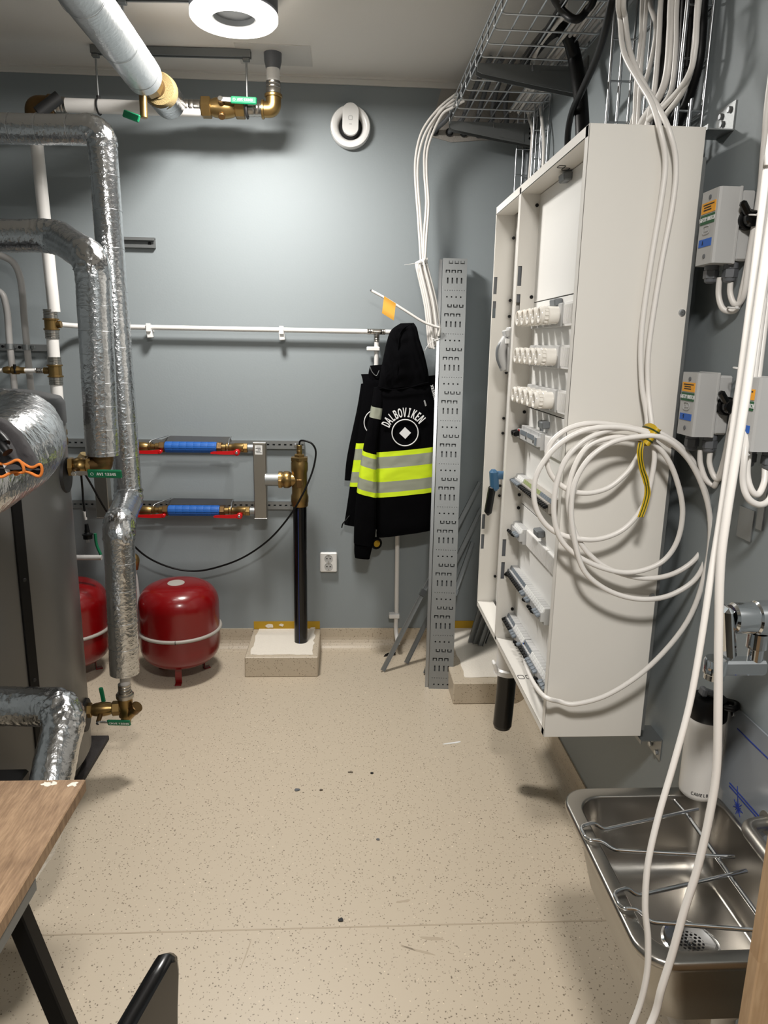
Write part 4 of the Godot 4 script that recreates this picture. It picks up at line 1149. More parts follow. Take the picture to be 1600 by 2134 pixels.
func jackets() -> void:
	var fold := func(p: Vector3) -> float: return 0.0035 * soft.get_noise_3d(p.x * 22.0, p.y * 6.0, 2.0) + 0.0015 * soft.get_noise_3d(p.x * 60.0, p.y * 22.0, 7.0)
	# the one behind
	var zb := -3.225
	var b := thing("work_jacket", "black work jacket with yellow reflective bands, hanging behind the hooded one", "jacket", Vector3(0.112, 1.0724, -3.225), "black work jackets on the wall")
	var body := [
		[Vector3(0.0706, 1.3256, -3.225), Vector3(0.2994, 1.3334, -3.225), 0.012], [Vector3(0.0795, 1.2841, -3.225), Vector3(0.3174, 1.2982, -3.225), 0.03], [Vector3(0.072, 1.1894, -3.225), Vector3(0.3201, 1.2033, -3.225), 0.034],
		[Vector3(0.0522, 1.022, -3.225), Vector3(0.3246, 1.0424, -3.225), 0.036], [Vector3(0.0256, 0.8264, -3.225), Vector3(0.3302, 0.8443, -3.225), 0.038], [Vector3(0.011, 0.7187, -3.225), Vector3(0.3289, 0.7319, -3.225), 0.036], [Vector3(0.0004, 0.6461, -3.225), Vector3(0.3234, 0.6062, -3.225), 0.03]]
	part("body", S().loft(body, 8, 0.0, 40, fold), M.cloth, b)
	for k in 5:
		var r: Vector2 = [Vector2(0.500, 0.522), Vector2(0.522, 0.562), Vector2(0.562, 0.606), Vector2(0.606, 0.648), Vector2(0.648, 0.668)][k]
		part("reflective_band", S().loft(body, 2, 0.0016, 40, fold, r.x, r.y), M.hivis if k % 2 == 0 else M.reflect, b)
	part("collar", S().loft([[Vector3(0.0986, 1.2844, -3.225), Vector3(0.1898, 1.2921, -3.225), 0.026], [Vector3(0.1043, 1.3366, -3.225), Vector3(0.1845, 1.3441, -3.225), 0.026], [Vector3(0.1103, 1.3636, -3.225), Vector3(0.1714, 1.3687, -3.225), 0.02]], 6, 0.0, 28, fold), M.rib_cloth, b)
	part("zip", S().tube(curve([Vector3(0.1091, 1.3604, -3.19), Vector3(0.1178, 1.338, -3.19), Vector3(0.1369, 1.3219, -3.19), Vector3(0.1491, 1.3447, -3.19)], 5), 0.0022, 6), M.zinc_dark, b)
	part("sleeve", S().loft([[Vector3(0.0713, 1.2835, -3.235), Vector3(0.1137, 1.2883, -3.235), 0.012], [Vector3(0.0553, 1.1773, -3.24), Vector3(0.1068, 1.178, -3.24), 0.022], [Vector3(0.0201, 1.0045, -3.24), Vector3(0.0744, 1.0007, -3.24), 0.026], [Vector3(0.0076, 0.9276, -3.24), Vector3(0.0533, 0.9259, -3.24), 0.024], [Vector3(0.0015, 0.8501, -3.24), Vector3(0.0431, 0.8504, -3.24), 0.02]], 8, 0.0, 28, fold), M.cloth, b)
	part("hem_cord", S().tube(curve([Vector3(0.0242, 0.6908, -3.2), Vector3(0.0068, 0.6706, -3.19), Vector3(-0.0062, 0.6548, -3.19), Vector3(-0.0105, 0.6367, -3.19)], 4), 0.0028, 6), M.black, b)
	part("round_print", S().tube(arc(Vector3(0.1441, 1.1177, -3.186), 0.058, 95, 235), 0.0024, 6), M.print, b)
	# the hooded one in front
	var z := -3.15
	var j := thing("work_jacket", "black hooded work jacket printed with an arched name and a diamond in a ring", "jacket", Vector3(0.2675, 1.083, -3.15), "black work jackets on the wall")
	var rows := [
		[Vector3(0.1525, 1.2768, -3.15), Vector3(0.3561, 1.2983, -3.15), 0.030], [Vector3(0.1405, 1.2438, -3.15), Vector3(0.3759, 1.2678, -3.15), 0.040], [Vector3(0.1355, 1.1652, -3.15), Vector3(0.3911, 1.1894, -3.15), 0.044], [Vector3(0.136, 0.9947, -3.15), Vector3(0.401, 1.023, -3.15), 0.046],
		[Vector3(0.1411, 0.7937, -3.15), Vector3(0.4121, 0.8241, -3.15), 0.048], [Vector3(0.1452, 0.6699, -3.15), Vector3(0.4141, 0.7002, -3.15), 0.046], [Vector3(0.1505, 0.6072, -3.15), Vector3(0.405, 0.6464, -3.15), 0.040]]
	part("body", S().loft(rows, 8, 0.0, 48, fold), M.cloth, j)
	for k in 5:
		var r: Vector2 = [Vector2(0.500, 0.5185), Vector2(0.5185, 0.559), Vector2(0.559, 0.606), Vector2(0.606, 0.647), Vector2(0.647, 0.667)][k]
		part("reflective_band", S().loft(rows, 3, 0.0018, 48, fold, r.x, r.y), M.hivis if k % 2 == 0 else M.reflect, j)
	part("hem_rib", S().loft(rows, 3, 0.0022, 48, fold, 0.93, 1.0), M.rib_cloth, j)
	var hood := [[Vector3(0.2345, 1.5437, -3.16), Vector3(0.2918, 1.5468, -3.16), 0.012], [Vector3(0.1955, 1.5151, -3.15), Vector3(0.3038, 1.525, -3.15), 0.036], [Vector3(0.178, 1.4671, -3.15), Vector3(0.3153, 1.4815, -3.15), 0.052], [Vector3(0.1648, 1.4008, -3.15), Vector3(0.3356, 1.4238, -3.15), 0.060], [Vector3(0.1516, 1.3298, -3.15), Vector3(0.3542, 1.3574, -3.15), 0.058], [Vector3(0.1422, 1.2685, -3.15), Vector3(0.3667, 1.2923, -3.15), 0.046]]
	var hf := func(p: Vector3) -> float: return 0.010 * soft.get_noise_3d(p.x * 26.0 + p.y * 9.0, p.y * 5.0, 1.0) + 0.004 * soft.get_noise_3d(p.x * 60.0 + p.y * 20.0, p.y * 8.0, 4.0)
	var hd := part("hood", S().loft(hood, 9, 0.0, 56, hf), M.cloth, j)
	part("hood_seam", S().tube(curve([Vector3(0.1418, 1.2796, -3.098), Vector3(0.1969, 1.2685, -3.094), Vector3(0.2684, 1.2776, -3.094), Vector3(0.3294, 1.2947, -3.094), Vector3(0.3566, 1.3008, -3.1)], 6), 0.0028, 6), M.rib_cloth, hd)
	part("hood_seam", S().tube(curve([Vector3(0.2815, 1.54, -3.135), Vector3(0.2351, 1.511, -3.105), Vector3(0.2217, 1.4323, -3.09), Vector3(0.222, 1.3332, -3.092)], 6), 0.0022, 6), M.rib_cloth, hd)
	var sl := [[Vector3(0.1253, 1.2726, -3.145), Vector3(0.1687, 1.2814, -3.145), 0.024], [Vector3(0.1159, 1.1968, -3.14), Vector3(0.1639, 1.1872, -3.14), 0.034], [Vector3(0.1002, 1.1037, -3.135), Vector3(0.1506, 1.0939, -3.135), 0.038], [Vector3(0.0804, 1.0033, -3.13), Vector3(0.1395, 0.987, -3.13), 0.040], [Vector3(0.0568, 0.82, -3.125), Vector3(0.1421, 0.7989, -3.125), 0.042], [Vector3(0.0453, 0.6756, -3.125), Vector3(0.1422, 0.6584, -3.125), 0.042], [Vector3(0.0439, 0.5867, -3.125), Vector3(0.1326, 0.5735, -3.125), 0.038]]
	var sv := part("sleeve", S().loft(sl, 8, 0.0, 36, fold), M.cloth, j)
	for k in 5:
		var r: Vector2 = [Vector2(0.500, 0.520), Vector2(0.520, 0.561), Vector2(0.561, 0.606), Vector2(0.606, 0.648), Vector2(0.648, 0.668)][k]
		part("reflective_band", S().loft(sl, 3, 0.0016, 36, fold, r.x, r.y), M.hivis if k % 2 == 0 else M.reflect, j)
	part("sleeve_patch", S().loft(sl, 3, 0.0014, 36, fold, 0.17, 0.255), M.reflect, sv)
	part("cuff_rib", S().loft([[Vector3(0.0461, 0.5822, -3.125), Vector3(0.1283, 0.5713, -3.125), 0.034], [Vector3(0.0464, 0.5418, -3.125), Vector3(0.1202, 0.533, -3.125), 0.033], [Vector3(0.0488, 0.5193, -3.125), Vector3(0.1161, 0.5127, -3.125), 0.030]], 5, 0.0, 28), M.rib_cloth, j)
	var sr := [[Vector3(0.345, 1.3218, -3.17), Vector3(0.3951, 1.3288, -3.17), 0.020], [Vector3(0.3634, 1.2706, -3.17), Vector3(0.4179, 1.2797, -3.17), 0.03], [Vector3(0.3801, 1.1455, -3.17), Vector3(0.4395, 1.1505, -3.17), 0.036], [Vector3(0.3893, 0.9965, -3.17), Vector3(0.4536, 1.0015, -3.17), 0.038], [Vector3(0.4008, 0.778, -3.17), Vector3(0.462, 0.7784, -3.17), 0.038], [Vector3(0.4016, 0.6209, -3.17), Vector3(0.457, 0.6166, -3.17), 0.034], [Vector3(0.4065, 0.5411, -3.17), Vector3(0.4488, 0.5366, -3.17), 0.028]]
	var sw := part("sleeve", S().loft(sr, 8, 0.0, 32, fold), M.cloth, j)
	for k in 5:
		var r: Vector2 = [Vector2(0.485, 0.505), Vector2(0.505, 0.548), Vector2(0.548, 0.598), Vector2(0.598, 0.64), Vector2(0.64, 0.66)][k]
		part("reflective_band", S().loft(sr, 3, 0.0016, 32, fold, r.x, r.y), M.hivis if k % 2 == 0 else M.reflect, j)
	var wa := Vector3(0.3702, 1.2996, -3.128)
	var wb := Vector3(0.4032, 1.1872, -3.128)
	var wd := (wb - wa).normalized()
	part("lettering", S().lettering("WORKWERK", 0.0125, Transform3D(Basis(-wd, Vector3.BACK.cross(-wd), Vector3.BACK), (wa + wb) / 2), true, 0.001), M.print, sw)
	var tick := S()
	for i in 7: tick.box(Vector3(0.3403, 1.2236, -3.099) + Vector3(0.0012 * i, 0.0035 * -i, 0), Vector3(0.007, 0.0013, 0.001), Basis(Vector3.BACK, 0.6))
	part("sleeve_tab", tick, M.print, j)
	# the print: a ring, a diamond, an arched word
	var lc := Vector3(0.2611, 1.0849, -3.098)
	part("ring_print", S().torus(lc, Vector3.BACK, 0.0565, 0.0026, 64, 6), M.print, j)
	part("diamond_print", S().box(lc + Vector3(0, -0.001, 0), Vector3(0.036, 0.036, 0.002), Basis(Vector3.BACK, deg_to_rad(48))), M.print, j)
	var word := "DALBOVIKEN"
	var let := S()
	for i in word.length():
		var a := deg_to_rad(65.0 - i * 12.5)
		let.lettering(word[i], 0.041, Transform3D(Basis(Vector3.BACK, a).scaled_local(Vector3(0.50, 1, 1)), lc + Vector3(-sin(a) * 0.091, cos(a) * 0.091 - 0.004, -0.0008)), true, 0.002)
	part("lettering", let, M.print, j)
	# a small round thing hanging behind the cuff
	var rc := Vector3(0.1468, 0.5617, -3.2)
	var tp := thing("tape_roll", "small round black and yellow roll hanging behind the jacket cuff", "tape roll", rc)
	part("roll", S().lathe(rc, Vector3(0.5, 0, 1), [Vector2(0, -0.012), Vector2(0.026, -0.012), Vector2(0.028, -0.008), Vector2(0.028, 0.008), Vector2(0.026, 0.012), Vector2(0.020, 0.012), Vector2(0.019, 0.009), Vector2(0, 0.009)], 32), M.black, tp)
	part("face_label", S().lathe(rc, Vector3(0.5, 0, 1), [Vector2(0.0, 0.0095), Vector2(0.016, 0.0095), Vector2(0.016, 0.0105), Vector2(0, 0.0105)], 24), M.yellow, tp)


func arc(c: Vector3, r: float, a0: float, a1: float) -> PackedVector3Array:
	var out := PackedVector3Array()
	for i in 25:
		var a := deg_to_rad(lerpf(a0, a1, i / 24.0))
		out.append(c + Vector3(cos(a) * r, sin(a) * r, 0))
	return out


func loose_channels() -> void:
	# tall pierced tray leaning on the wall
	var b0 := Vector3(0.3712, 0, -2.8631)
	var b1 := Vector3(0.467, 0, -2.8569)
	var t0 := Vector3(0.4174, 1.8203, -3.235)
	var up := (t0 - b0)
	var h := up.length()
	up = up.normalized()
	var x := (b1 - b0).normalized()
	x = (x - up * x.dot(up)).normalized()
	var zz := x.cross(up)
	var w := 0.104
	var f := Transform3D(Basis(x, up, zz), b0)
	var holes := []
	var pitch := 0.186
	var y := 0.017
	while y < h - 0.01:
		for k in 4: holes.append(Rect2(0.019 + k * 0.0197, y, 0.006, 0.006))
		for k in 9: holes.append(Rect2(0.012 + k * 0.0102, y + 0.0295, 0.003, 0.003))
		for k in 4: holes.append(Rect2(0.020 + k * 0.0197, y + 0.060, 0.0062, 0.025))
		for k in 3:
			var xa := 0.013 + k * 0.0250
			holes.append(Rect2(xa, y + 0.1145, 0.019, 0.004)); holes.append(Rect2(xa, y + 0.1055, 0.0045, 0.009)); holes.append(Rect2(xa + 0.0145, y + 0.1055, 0.0045, 0.009))
			xa += 0.012
			holes.append(Rect2(xa, y + 0.144, 0.019, 0.004)); holes.append(Rect2(xa, y + 0.148, 0.0045, 0.009)); holes.append(Rect2(xa + 0.0145, y + 0.148, 0.0045, 0.009))
		y += pitch
	holes = holes.filter(func(r): return r.end.y < h - 0.003)
	var o := thing("perforated_tray", "tall pierced steel cable tray leaning upright against the far wall", "cable tray", b0)
	part("web", S().pierced(w, h, 0.0016, holes, f.translated_local(Vector3(0, 0, 0.0))), M.zinc, o)
	for s in 2:
		var fx := 0.0 if s == 0 else w
		var fl := PackedVector2Array([Vector2(0, 0), Vector2(0.0016, 0), Vector2(0.0016, -0.05), Vector2(0.008, -0.05), Vector2(0.008, -0.0516), Vector2(0, -0.0516)])
		var pp := PackedVector2Array()
		for q in fl: pp.append(Vector2(q.x if s == 0 else -q.x, q.y))
		part("side_flange", S().prism(pp, Transform3D(Basis(x, zz, up), b0 + x * fx), h), M.zinc, o)
	part("side_lip", S().box(b0 - x * 0.008 + up * h * 0.5 - zz * 0.012, Vector3(0.012, h - 0.002, 0.002), Basis(x, up, zz), 0.0008).box(b0 - x * 0.0145 + up * h * 0.5 - zz * 0.022, Vector3(0.0016, h - 0.002, 0.022), Basis(x, up, zz)), M.wire, o)
	part("inner_tray", S().box(b0 + x * w * 0.5 + up * h * 0.5 - zz * 0.022, Vector3(w - 0.006, h - 0.004, 0.0016), Basis(x, up, zz)), M.zinc_dark, o)
	for s in 2: part("inner_flange", S().box(b0 + x * (0.004 if s == 0 else w - 0.004) + up * h * 0.5 - zz * 0.034, Vector3(0.0016, h - 0.004, 0.024), Basis(x, up, zz)), M.zinc, o)
	# thin leaning lengths crossing behind the tray
	var ends := [[Vector3(0.1787, 0.006, -3.0289), Vector3(0.6349, 0.8345, -3.29), 0.009], [Vector3(0.2929, 0.006, -3.1087), Vector3(0.6479, 0.7077, -3.29), 0.009], [Vector3(0.3708, 0.006, -2.9963), Vector3(0.6143, 0.543, -3.29), 0.009]]
	for k in 3:
		var l := thing("thin_channel_length", ["thin galvanised channel leaning across the wall behind the tray, outermost foot", "thin galvanised channel leaning behind the tray, its foot between two others", "thin galvanised channel leaning behind the tray, its foot touching the tray"][k], "channel", ends[k][0])
		var d: Vector3 = (ends[k][1] - ends[k][0]).normalized()
		var sx := d.cross(Vector3.BACK).normalized()
		var sz := sx.cross(d)
		var u := PackedVector2Array([Vector2(-0.010, -0.006), Vector2(0.010, -0.006), Vector2(0.010, 0.006), Vector2(0.0085, 0.006), Vector2(0.0085, -0.0045), Vector2(-0.0085, -0.0045), Vector2(-0.0085, 0.006), Vector2(-0.010, 0.006)])
		part("rail", S().prism(u, Transform3D(Basis(sx, sz, d), ends[k][0]), ends[k][0].distance_to(ends[k][1])), M.zinc, l)
		part("clip", S().box(ends[k][0] + d * 0.40, Vector3(0.026, 0.016, 0.03), Basis(sx, sz, d)), M.wire, l)
	# a bundle of four rails leaning in the corner, feet on the raised block
	for k in 4:
		var p0: Vector3 = [Vector3(0.5939, 0.1, -3.1213), Vector3(0.6146, 0.1, -3.11), Vector3(0.6341, 0.1, -3.0932), Vector3(0.6549, 0.1, -3.1319)][k] + Vector3(0, 0, 0.004 * k)
		var p1 := Vector3(p0.x + 0.30 + 0.015 * k, p0.y + 1.10 - 0.06 * k, BACK + 0.03)
		var d := (p1 - p0).normalized()
		var sx := d.cross(Vector3.BACK).normalized()
		var sz := sx.cross(d)
		var l := thing("rail_length", "galvanised rail leaning in the corner behind the cabinet, " + ["first from the tray", "second from the tray", "third from the tray", "fourth from the tray"][k], "rail", p0, "loose rails leaning in the corner")
		var u := PackedVector2Array([Vector2(-0.012, -0.008), Vector2(0.012, -0.008), Vector2(0.012, 0.008), Vector2(0.010, 0.008), Vector2(0.010, -0.006), Vector2(-0.010, -0.006), Vector2(-0.010, 0.008), Vector2(-0.012, 0.008)])
		part("rail", S().prism(u, Transform3D(Basis(sx, sz, d), p0), p0.distance_to(p1)), M.zinc, l)
	# dark scrap of tape under the outermost foot
	var sp := Vector3(0.2223, 0, -3.2029)
	single("tape_scrap", "black scrap of tape on the floor beneath the thin leaning channel", "tape scrap", S().prism(PackedVector2Array([Vector2(-0.03, -0.012), Vector2(0.026, 0.004), Vector2(0.03, 0.022), Vector2(-0.008, 0.016), Vector2(-0.022, 0.006)]), Transform3D(Basis(Vector3(1, 0, 0), Vector3(0, 0.2, -1).normalized(), Vector3(0, 1, 0.2).normalized()), sp + Vector3(0, 0.004, 0)), 0.002), M.black)


# distribution cabinet: front at x 0.475, back at x 0.71, from z -1.52 to z -2.41
const CF := 0.475
const CB := 0.710
const CP := 0.528


func cabinet() -> void:
	var z0 := -2.41
	var zm := -2.095
	var z1 := -1.52
	var y0 := 0.552
	var y1 := 1.882
	var o := thing("distribution_cabinet", "large off-white two bay electrical cabinet without doors, breakers and fuses showing", "electrical cabinet", Vector3(CF, y0, z1))
	var ym := (y0 + y1) / 2
	var h := y1 - y0
	var cx := (CF + CB) / 2
	part("side_panel", S().box(Vector3(cx, ym, z1 - 0.0012), Vector3(CB - CF, h, 0.0024), Basis(), 0.001).box(Vector3(CF + 0.0012, ym, z1 - 0.011), Vector3(0.0024, h, 0.022), Basis(), 0.001).box(Vector3(CF + 0.026, ym, z1 - 0.021), Vector3(0.052, h - 0.02, 0.002)), M.cab, o)
	part("side_panel", S().pierced(CB - CF, h, 0.0024, slots(0.003, y0), Transform3D(Basis(Vector3(1, 0, 0), Vector3(0, 1, 0), Vector3(0, 0, 1)), Vector3(CF, y0, z0))).box(Vector3(CF + 0.0012, ym, z0 + 0.0035), Vector3(0.0024, h, 0.007), Basis(), 0.0008), M.cab, o)
	# the double wall between the bays
	part("bay_divider", S().pierced(0.06, h - 0.02, 0.0024, slots(0.003, y0 + 0.01), Transform3D(Basis(), Vector3(CF, y0 + 0.01, zm + 0.017))).box(Vector3(CF + 0.0012, ym, zm + 0.007), Vector3(0.0024, h - 0.012, 0.022), Basis(), 0.001).box(Vector3(CF + 0.03, ym, zm - 0.004), Vector3(0.06, h - 0.02, 0.0024)).box(Vector3(CF + 0.06, ym, zm + 0.006), Vector3(0.0024, h - 0.02, 0.024)), M.cab, o)
	for s in [0, 1]:
		var y: float = [y1 - 0.0012, y0 + 0.0012][s]
		var lip: float = [y1 - 0.012, y0 + 0.009][s]
		for k in 2:
			var za: float = [z0 + 0.0026, zm + 0.0012][k]
			var zb: float = [zm - 0.0002, z1 - 0.0026][k]
			part(["top_panel", "bottom_panel"][s], S().box(Vector3(cx, y, (za + zb) / 2), Vector3(CB - CF, 0.0024, zb - za), Basis(), 0.001).box(Vector3(CF + 0.0012, lip, (za + zb) / 2), Vector3(0.0024, [0.024, 0.018][s], zb - za), Basis(), 0.001).box(Vector3(CF + 0.028, [y1 - 0.022, y0 + 0.017][s], (za + zb) / 2), Vector3(0.056, 0.002, zb - za)), M.cab, o)
	for k in 2: part("slot_shade", S().box(Vector3(CF + 0.0085, 1.655, [zm + 0.0125, z0 - 0.004][k]), Vector3(0.013, 0.16, 0.003)).box(Vector3(CF + 0.0085, 0.83, [zm + 0.0125, z0 - 0.004][k]), Vector3(0.013, 0.16, 0.003)), M.gland, o)  # dark boxes added behind the slots, their colour standing in for shade
	part("back_panel", S().box(Vector3(CB - 0.001, ym, (z0 + z1) / 2), Vector3(0.002, h - 0.004, z1 - z0 - 0.004)), M.cab, o)
	part("back_frame", S().box(Vector3(CB + 0.002, ym - 0.02, z1 - 0.004), Vector3(0.010, h - 0.07, 0.006)), M.zinc_dark, o)
	# knock-out marks in the lips
	for p in [Vector3(CF + 0.02, y1 - 0.0235, -1.77), Vector3(CF + 0.036, y1 - 0.0235, -1.79), Vector3(CF + 0.012, y0 + 0.0186, -1.80), Vector3(CF + 0.034, y0 + 0.0186, -1.80)]:
		var ring := []
		for k in 20:
			var a := TAU * k / 20
			ring.append(p + Vector3(signf(cos(a)) * pow(absf(cos(a)), 0.45) * 0.008, 0, signf(sin(a)) * pow(absf(sin(a)), 0.45) * 0.011))
		part("knockout_mark", S().tube(curve(ring, 1, true), 0.0009, 5, false), M.ink, o)
	for p in [Vector3(0.700, 1.528, z1), Vector3(0.701, 0.904, z1)]:
		part("panel_screw", S().lathe(p, Vector3.BACK, [Vector2(0.0075, 0), Vector2(0.0065, 0.003), Vector2(0.003, 0.004), Vector2(0, 0.003)], 16).box(p + Vector3(0, 0, 0.0035), Vector3(0.007, 0.0014, 0.001)).box(p + Vector3(0, 0, 0.0035), Vector3(0.0014, 0.007, 0.001)), M.wire, o)
	# cover plates of the wide bay, with joints between
	var cuts := [y0 + 0.018, 0.9995, 1.2855, 1.575, y1 - 0.023]
	for k in 4:
		part("cover_plate", S().box(Vector3(CP + 0.001, (cuts[k] + cuts[k + 1]) / 2, (-2.078 - 1.541) / 2), Vector3(0.002, cuts[k + 1] - cuts[k] - 0.0022, 0.535), Basis(), 0.0008), M.cab_panel, o)
	part("joint_backing", S().box(Vector3(CP + 0.006, ym, -1.81), Vector3(0.003, h - 0.05, 0.54)), M.dark_gap, o)
	part("cover_plate", S().box(Vector3(CP + 0.012, ym, (z0 + zm) / 2 + 0.001), Vector3(0.002, h - 0.04, zm - z0 - 0.008)), M.cab_panel, o)
	# plugs in the return walls
	for y in [0.665, 0.985, 1.025, 1.27, 1.59, 1.83]:
		part("wall_plug", S().rod(Vector3(CP - 0.008, y, -2.0775), Vector3(CP - 0.008, y, -2.0715), 0.0048, 0.001, 14), M.black, o)
	for y in [0.665, 0.955, 0.99, 1.17, 1.22, 1.37, 1.55, 1.60, 1.79]:
		part("wall_plug", S().rod(Vector3(CP + 0.004, y, -2.4), Vector3(CP + 0.004, y, -2.393), 0.0048, 0.001, 14), M.black, o)
	# grey latch knobs
	for p in [Vector3(0.528, 1.845, -1.8104), Vector3(0.528, 1.5606, -1.8171), Vector3(0.528, 1.2572, -1.8529), Vector3(0.528, 0.9731, -1.828)]:
		part("latch_knob", S().box(p + Vector3(-0.010, 0, 0), Vector3(0.022, 0.019, 0.044), Basis(Vector3.BACK, 0.12), 0.003), M.plastic_mid, o)
	# three rows of porcelain screw fuses
	for k in 3:
		var y: float = [Vector3(0.528, 1.5296, -1.9732).y, Vector3(0.528, 1.4302, -1.9726).y, Vector3(0.528, 1.324, -1.9809).y][k]
		part("fuse_base", S().box(Vector3(CP - 0.006, y, -1.902), Vector3(0.012, 0.056, 0.285), Basis(), 0.002), M.plastic_grey, o)
		var bl := part("blank_strip", S().box(Vector3(CP - 0.004, y + 0.001, -1.655), Vector3(0.008, 0.056, 0.20), Basis(), 0.001), M.plastic_white, o)
		var rib := S()
		for i in 26: rib.box(Vector3(CP - 0.0085, y + 0.001, -1.752 + i * 0.0077), Vector3(0.0014, 0.044, 0.0022))
		part("rib_lines", rib, M.plastic_white, bl)
		for i in 5:
			var c := Vector3(CP - 0.012, y, -2.018 + i * 0.0565)
			var cap := part("fuse_cap", S().lathe(c, Vector3.LEFT, [Vector2(0, 0), Vector2(0.021, 0), Vector2(0.021, 0.024), Vector2(0.0185, 0.027), Vector2(0.0185, 0.034), Vector2(0.0208, 0.037), Vector2(0.0212, 0.042), Vector2(0.0190, 0.0465), Vector2(0.0155, 0.0465), Vector2(0.0140, 0.043), Vector2(0.0135, 0.026), Vector2(0, 0.026)], 30), M.porcelain, o)
			part("fuse_window", S().lathe(c + Vector3(-0.0262, 0, 0), Vector3.LEFT, [Vector2(0.013, 0), Vector2(0.012, 0.002), Vector2(0, 0.003)], 18), M.rubber, cap)
			var st := S()
			for n in 12:
				var a := TAU * n / 12
				st.rod(c + Vector3(-0.025, cos(a) * 0.0192, sin(a) * 0.0192), c + Vector3(-0.036, cos(a) * 0.0192, sin(a) * 0.0192), 0.0024, 0.002, 8)
			part("grip_studs", st, M.porcelain, cap)
	# modular devices: [middle height, first z, last z, modules, label strip colour]
	var y4 := Vector3(0.528, 1.2121, -1.9424).y
	module_row(o, y4, -2.083, -2.030, 2, 0, [0, 1])
	module_row(o, y4, -2.028, -1.870, 2, 2, [])
	module_row(o, y4, -1.868, -1.845, 1, 3, [])
	blank(o, y4 - 0.004, -1.842, -1.56)
	part("info_label", S().box(Vector3(0.5274, 1.2453, -1.9041), Vector3(0.0012, 0.036, 0.03)), M.plastic_mid, o)
	var y5 := Vector3(0.528, 1.0674, -2.0813).y
	module_row(o, y5, -2.084, -1.985, 6, 1, [])
	module_row(o, y5, -1.980, -1.700, 16, 4, [])
	var y6 := Vector3(0.528, 0.9224, -2.0326).y
	module_row(o, y6, -2.083, -1.966, 7, 1, [0, 1, 2, 3])
	blank(o, y6, -1.964, -1.755)
	blank(o, y6, -1.750, -1.56)
	var y7 := Vector3(0.528, 0.7837, -1.8963).y
	module_row(o, y7, -2.083, -1.895, 11, 5, [0])
	module_row(o, y7, -1.893, -1.700, 11, 1, [2, 5, 6, 7])
	var y8 := Vector3(0.528, 0.63, -1.901).y
	module_row(o, y8, -2.083, -1.985, 5, 5, [])
	module_row(o, y8, -1.983, -1.870, 6, 1, [3, 4])
	module_row(o, y8, -1.865, -1.790, 4, 5, [])
	module_row(o, y8, -1.788, -1.60, 10, 1, [5, 6])
	# the narrow bay: a dial switch with a clear cover and a blue isolator handle
	var m0 := Vector3(0.5, 1.4648, -2.3356)
	var mz := -2.262
	part("dial_housing", S().box(Vector3(CP - 0.008, 1.445, mz), Vector3(0.044, 0.135, 0.05), Basis(), 0.004), M.plastic_grey, o)
	part("dial_terminal", S().box(Vector3(CP - 0.026, 1.495, mz), Vector3(0.028, 0.022, 0.048), Basis(Vector3.BACK, 0.25), 0.003), M.plastic_grey, o)
	part("dial_hood", S().tube(curve([Vector3(CP - 0.03, 1.478, mz), Vector3(CP - 0.044, 1.45, mz), Vector3(CP - 0.044, 1.42, mz), Vector3(CP - 0.03, 1.385, mz)], 6), 0.016, 16), M.plastic_grey, o)
	part("dial_scale", S().box(Vector3(CP - 0.032, 1.47, mz + 0.002), Vector3(0.012, 0.014, 0.045)), M.paper, o)
	part("dial_window", S().tube(curve([Vector3(CP - 0.044, 1.468, mz + 0.006), Vector3(CP - 0.0565, 1.45, mz + 0.006), Vector3(CP - 0.0565, 1.42, mz + 0.006), Vector3(CP - 0.044, 1.39, mz + 0.006)], 6), 0.006, 10), M.plastic_mid, o)
	part("isolator_handle", S().box(Vector3(CP - 0.046, 1.034, -2.262), Vector3(0.026, 0.070, 0.036), Basis(Vector3.BACK, 0.10), 0.008).rod(Vector3(CP - 0.04, 1.05, -2.262), Vector3(CP + 0.01, 1.05, -2.262), 0.014, 0.002), blue_grey(), o)
	part("handle_grip", S().box(Vector3(CP - 0.056, 0.968, -2.262), Vector3(0.022, 0.100, 0.034), Basis(Vector3.BACK, -0.12), 0.009), M.black, o)
	# brackets that hold it off the wall
	for k in 2:
		var y: float = [1.880, 0.535][k]
		var b := thing("wall_bracket", ["bent steel bracket with screws above, holding the cabinet top to the wall", "bent steel bracket with screws, holding the cabinet foot to the wall"][k], "bracket", Vector3(SIDE, y, -1.55), "steel brackets of the cabinet")
		var s := 1.0 if k == 0 else -1.0
		var sec := PackedVector2Array([Vector2(SIDE - 0.0005, y + s * 0.055), Vector2(SIDE - 0.0005, y), Vector2(CB + 0.006, y), Vector2(CB + 0.006, y + s * 0.010), Vector2(CB + 0.0085, y + s * 0.010), Vector2(CB + 0.0085, y + s * 0.0025), Vector2(SIDE - 0.003, y + s * 0.0025), Vector2(SIDE - 0.003, y + s * 0.055)])
		part("angle_plate", S().prism(sec, Transform3D(Basis(), Vector3(0, 0, -1.60)), 0.072), M.zinc, b)
		for q in [Vector2(0.038, -1.578), Vector2(0.042, -1.545), Vector2(0.022, -1.57)]:
			part("screw", S().rod(Vector3(SIDE - 0.003, y + s * q.x, q.y), Vector3(SIDE - 0.009, y + s * q.x, q.y), 0.0065, 0.001, 6, true), M.wire, b)
	# cable inlet tube under the narrow bay
	var hx := 0.540
	var hz := -2.17
	var g := thing("cable_inlet", "white cable inlet collar under the cabinet with a thick black hose end", "cable inlet", Vector3(hx, 0.2, hz))
	part("collar", S().lathe(Vector3(hx, y0 + 0.001, hz), Vector3.DOWN, [Vector2(0, 0), Vector2(0.038, 0), Vector2(0.037, 0.125), Vector2(0.044, 0.130), Vector2(0.046, 0.145), Vector2(0.036, 0.15), Vector2(0, 0.15)], 36), M.plastic_white, g)
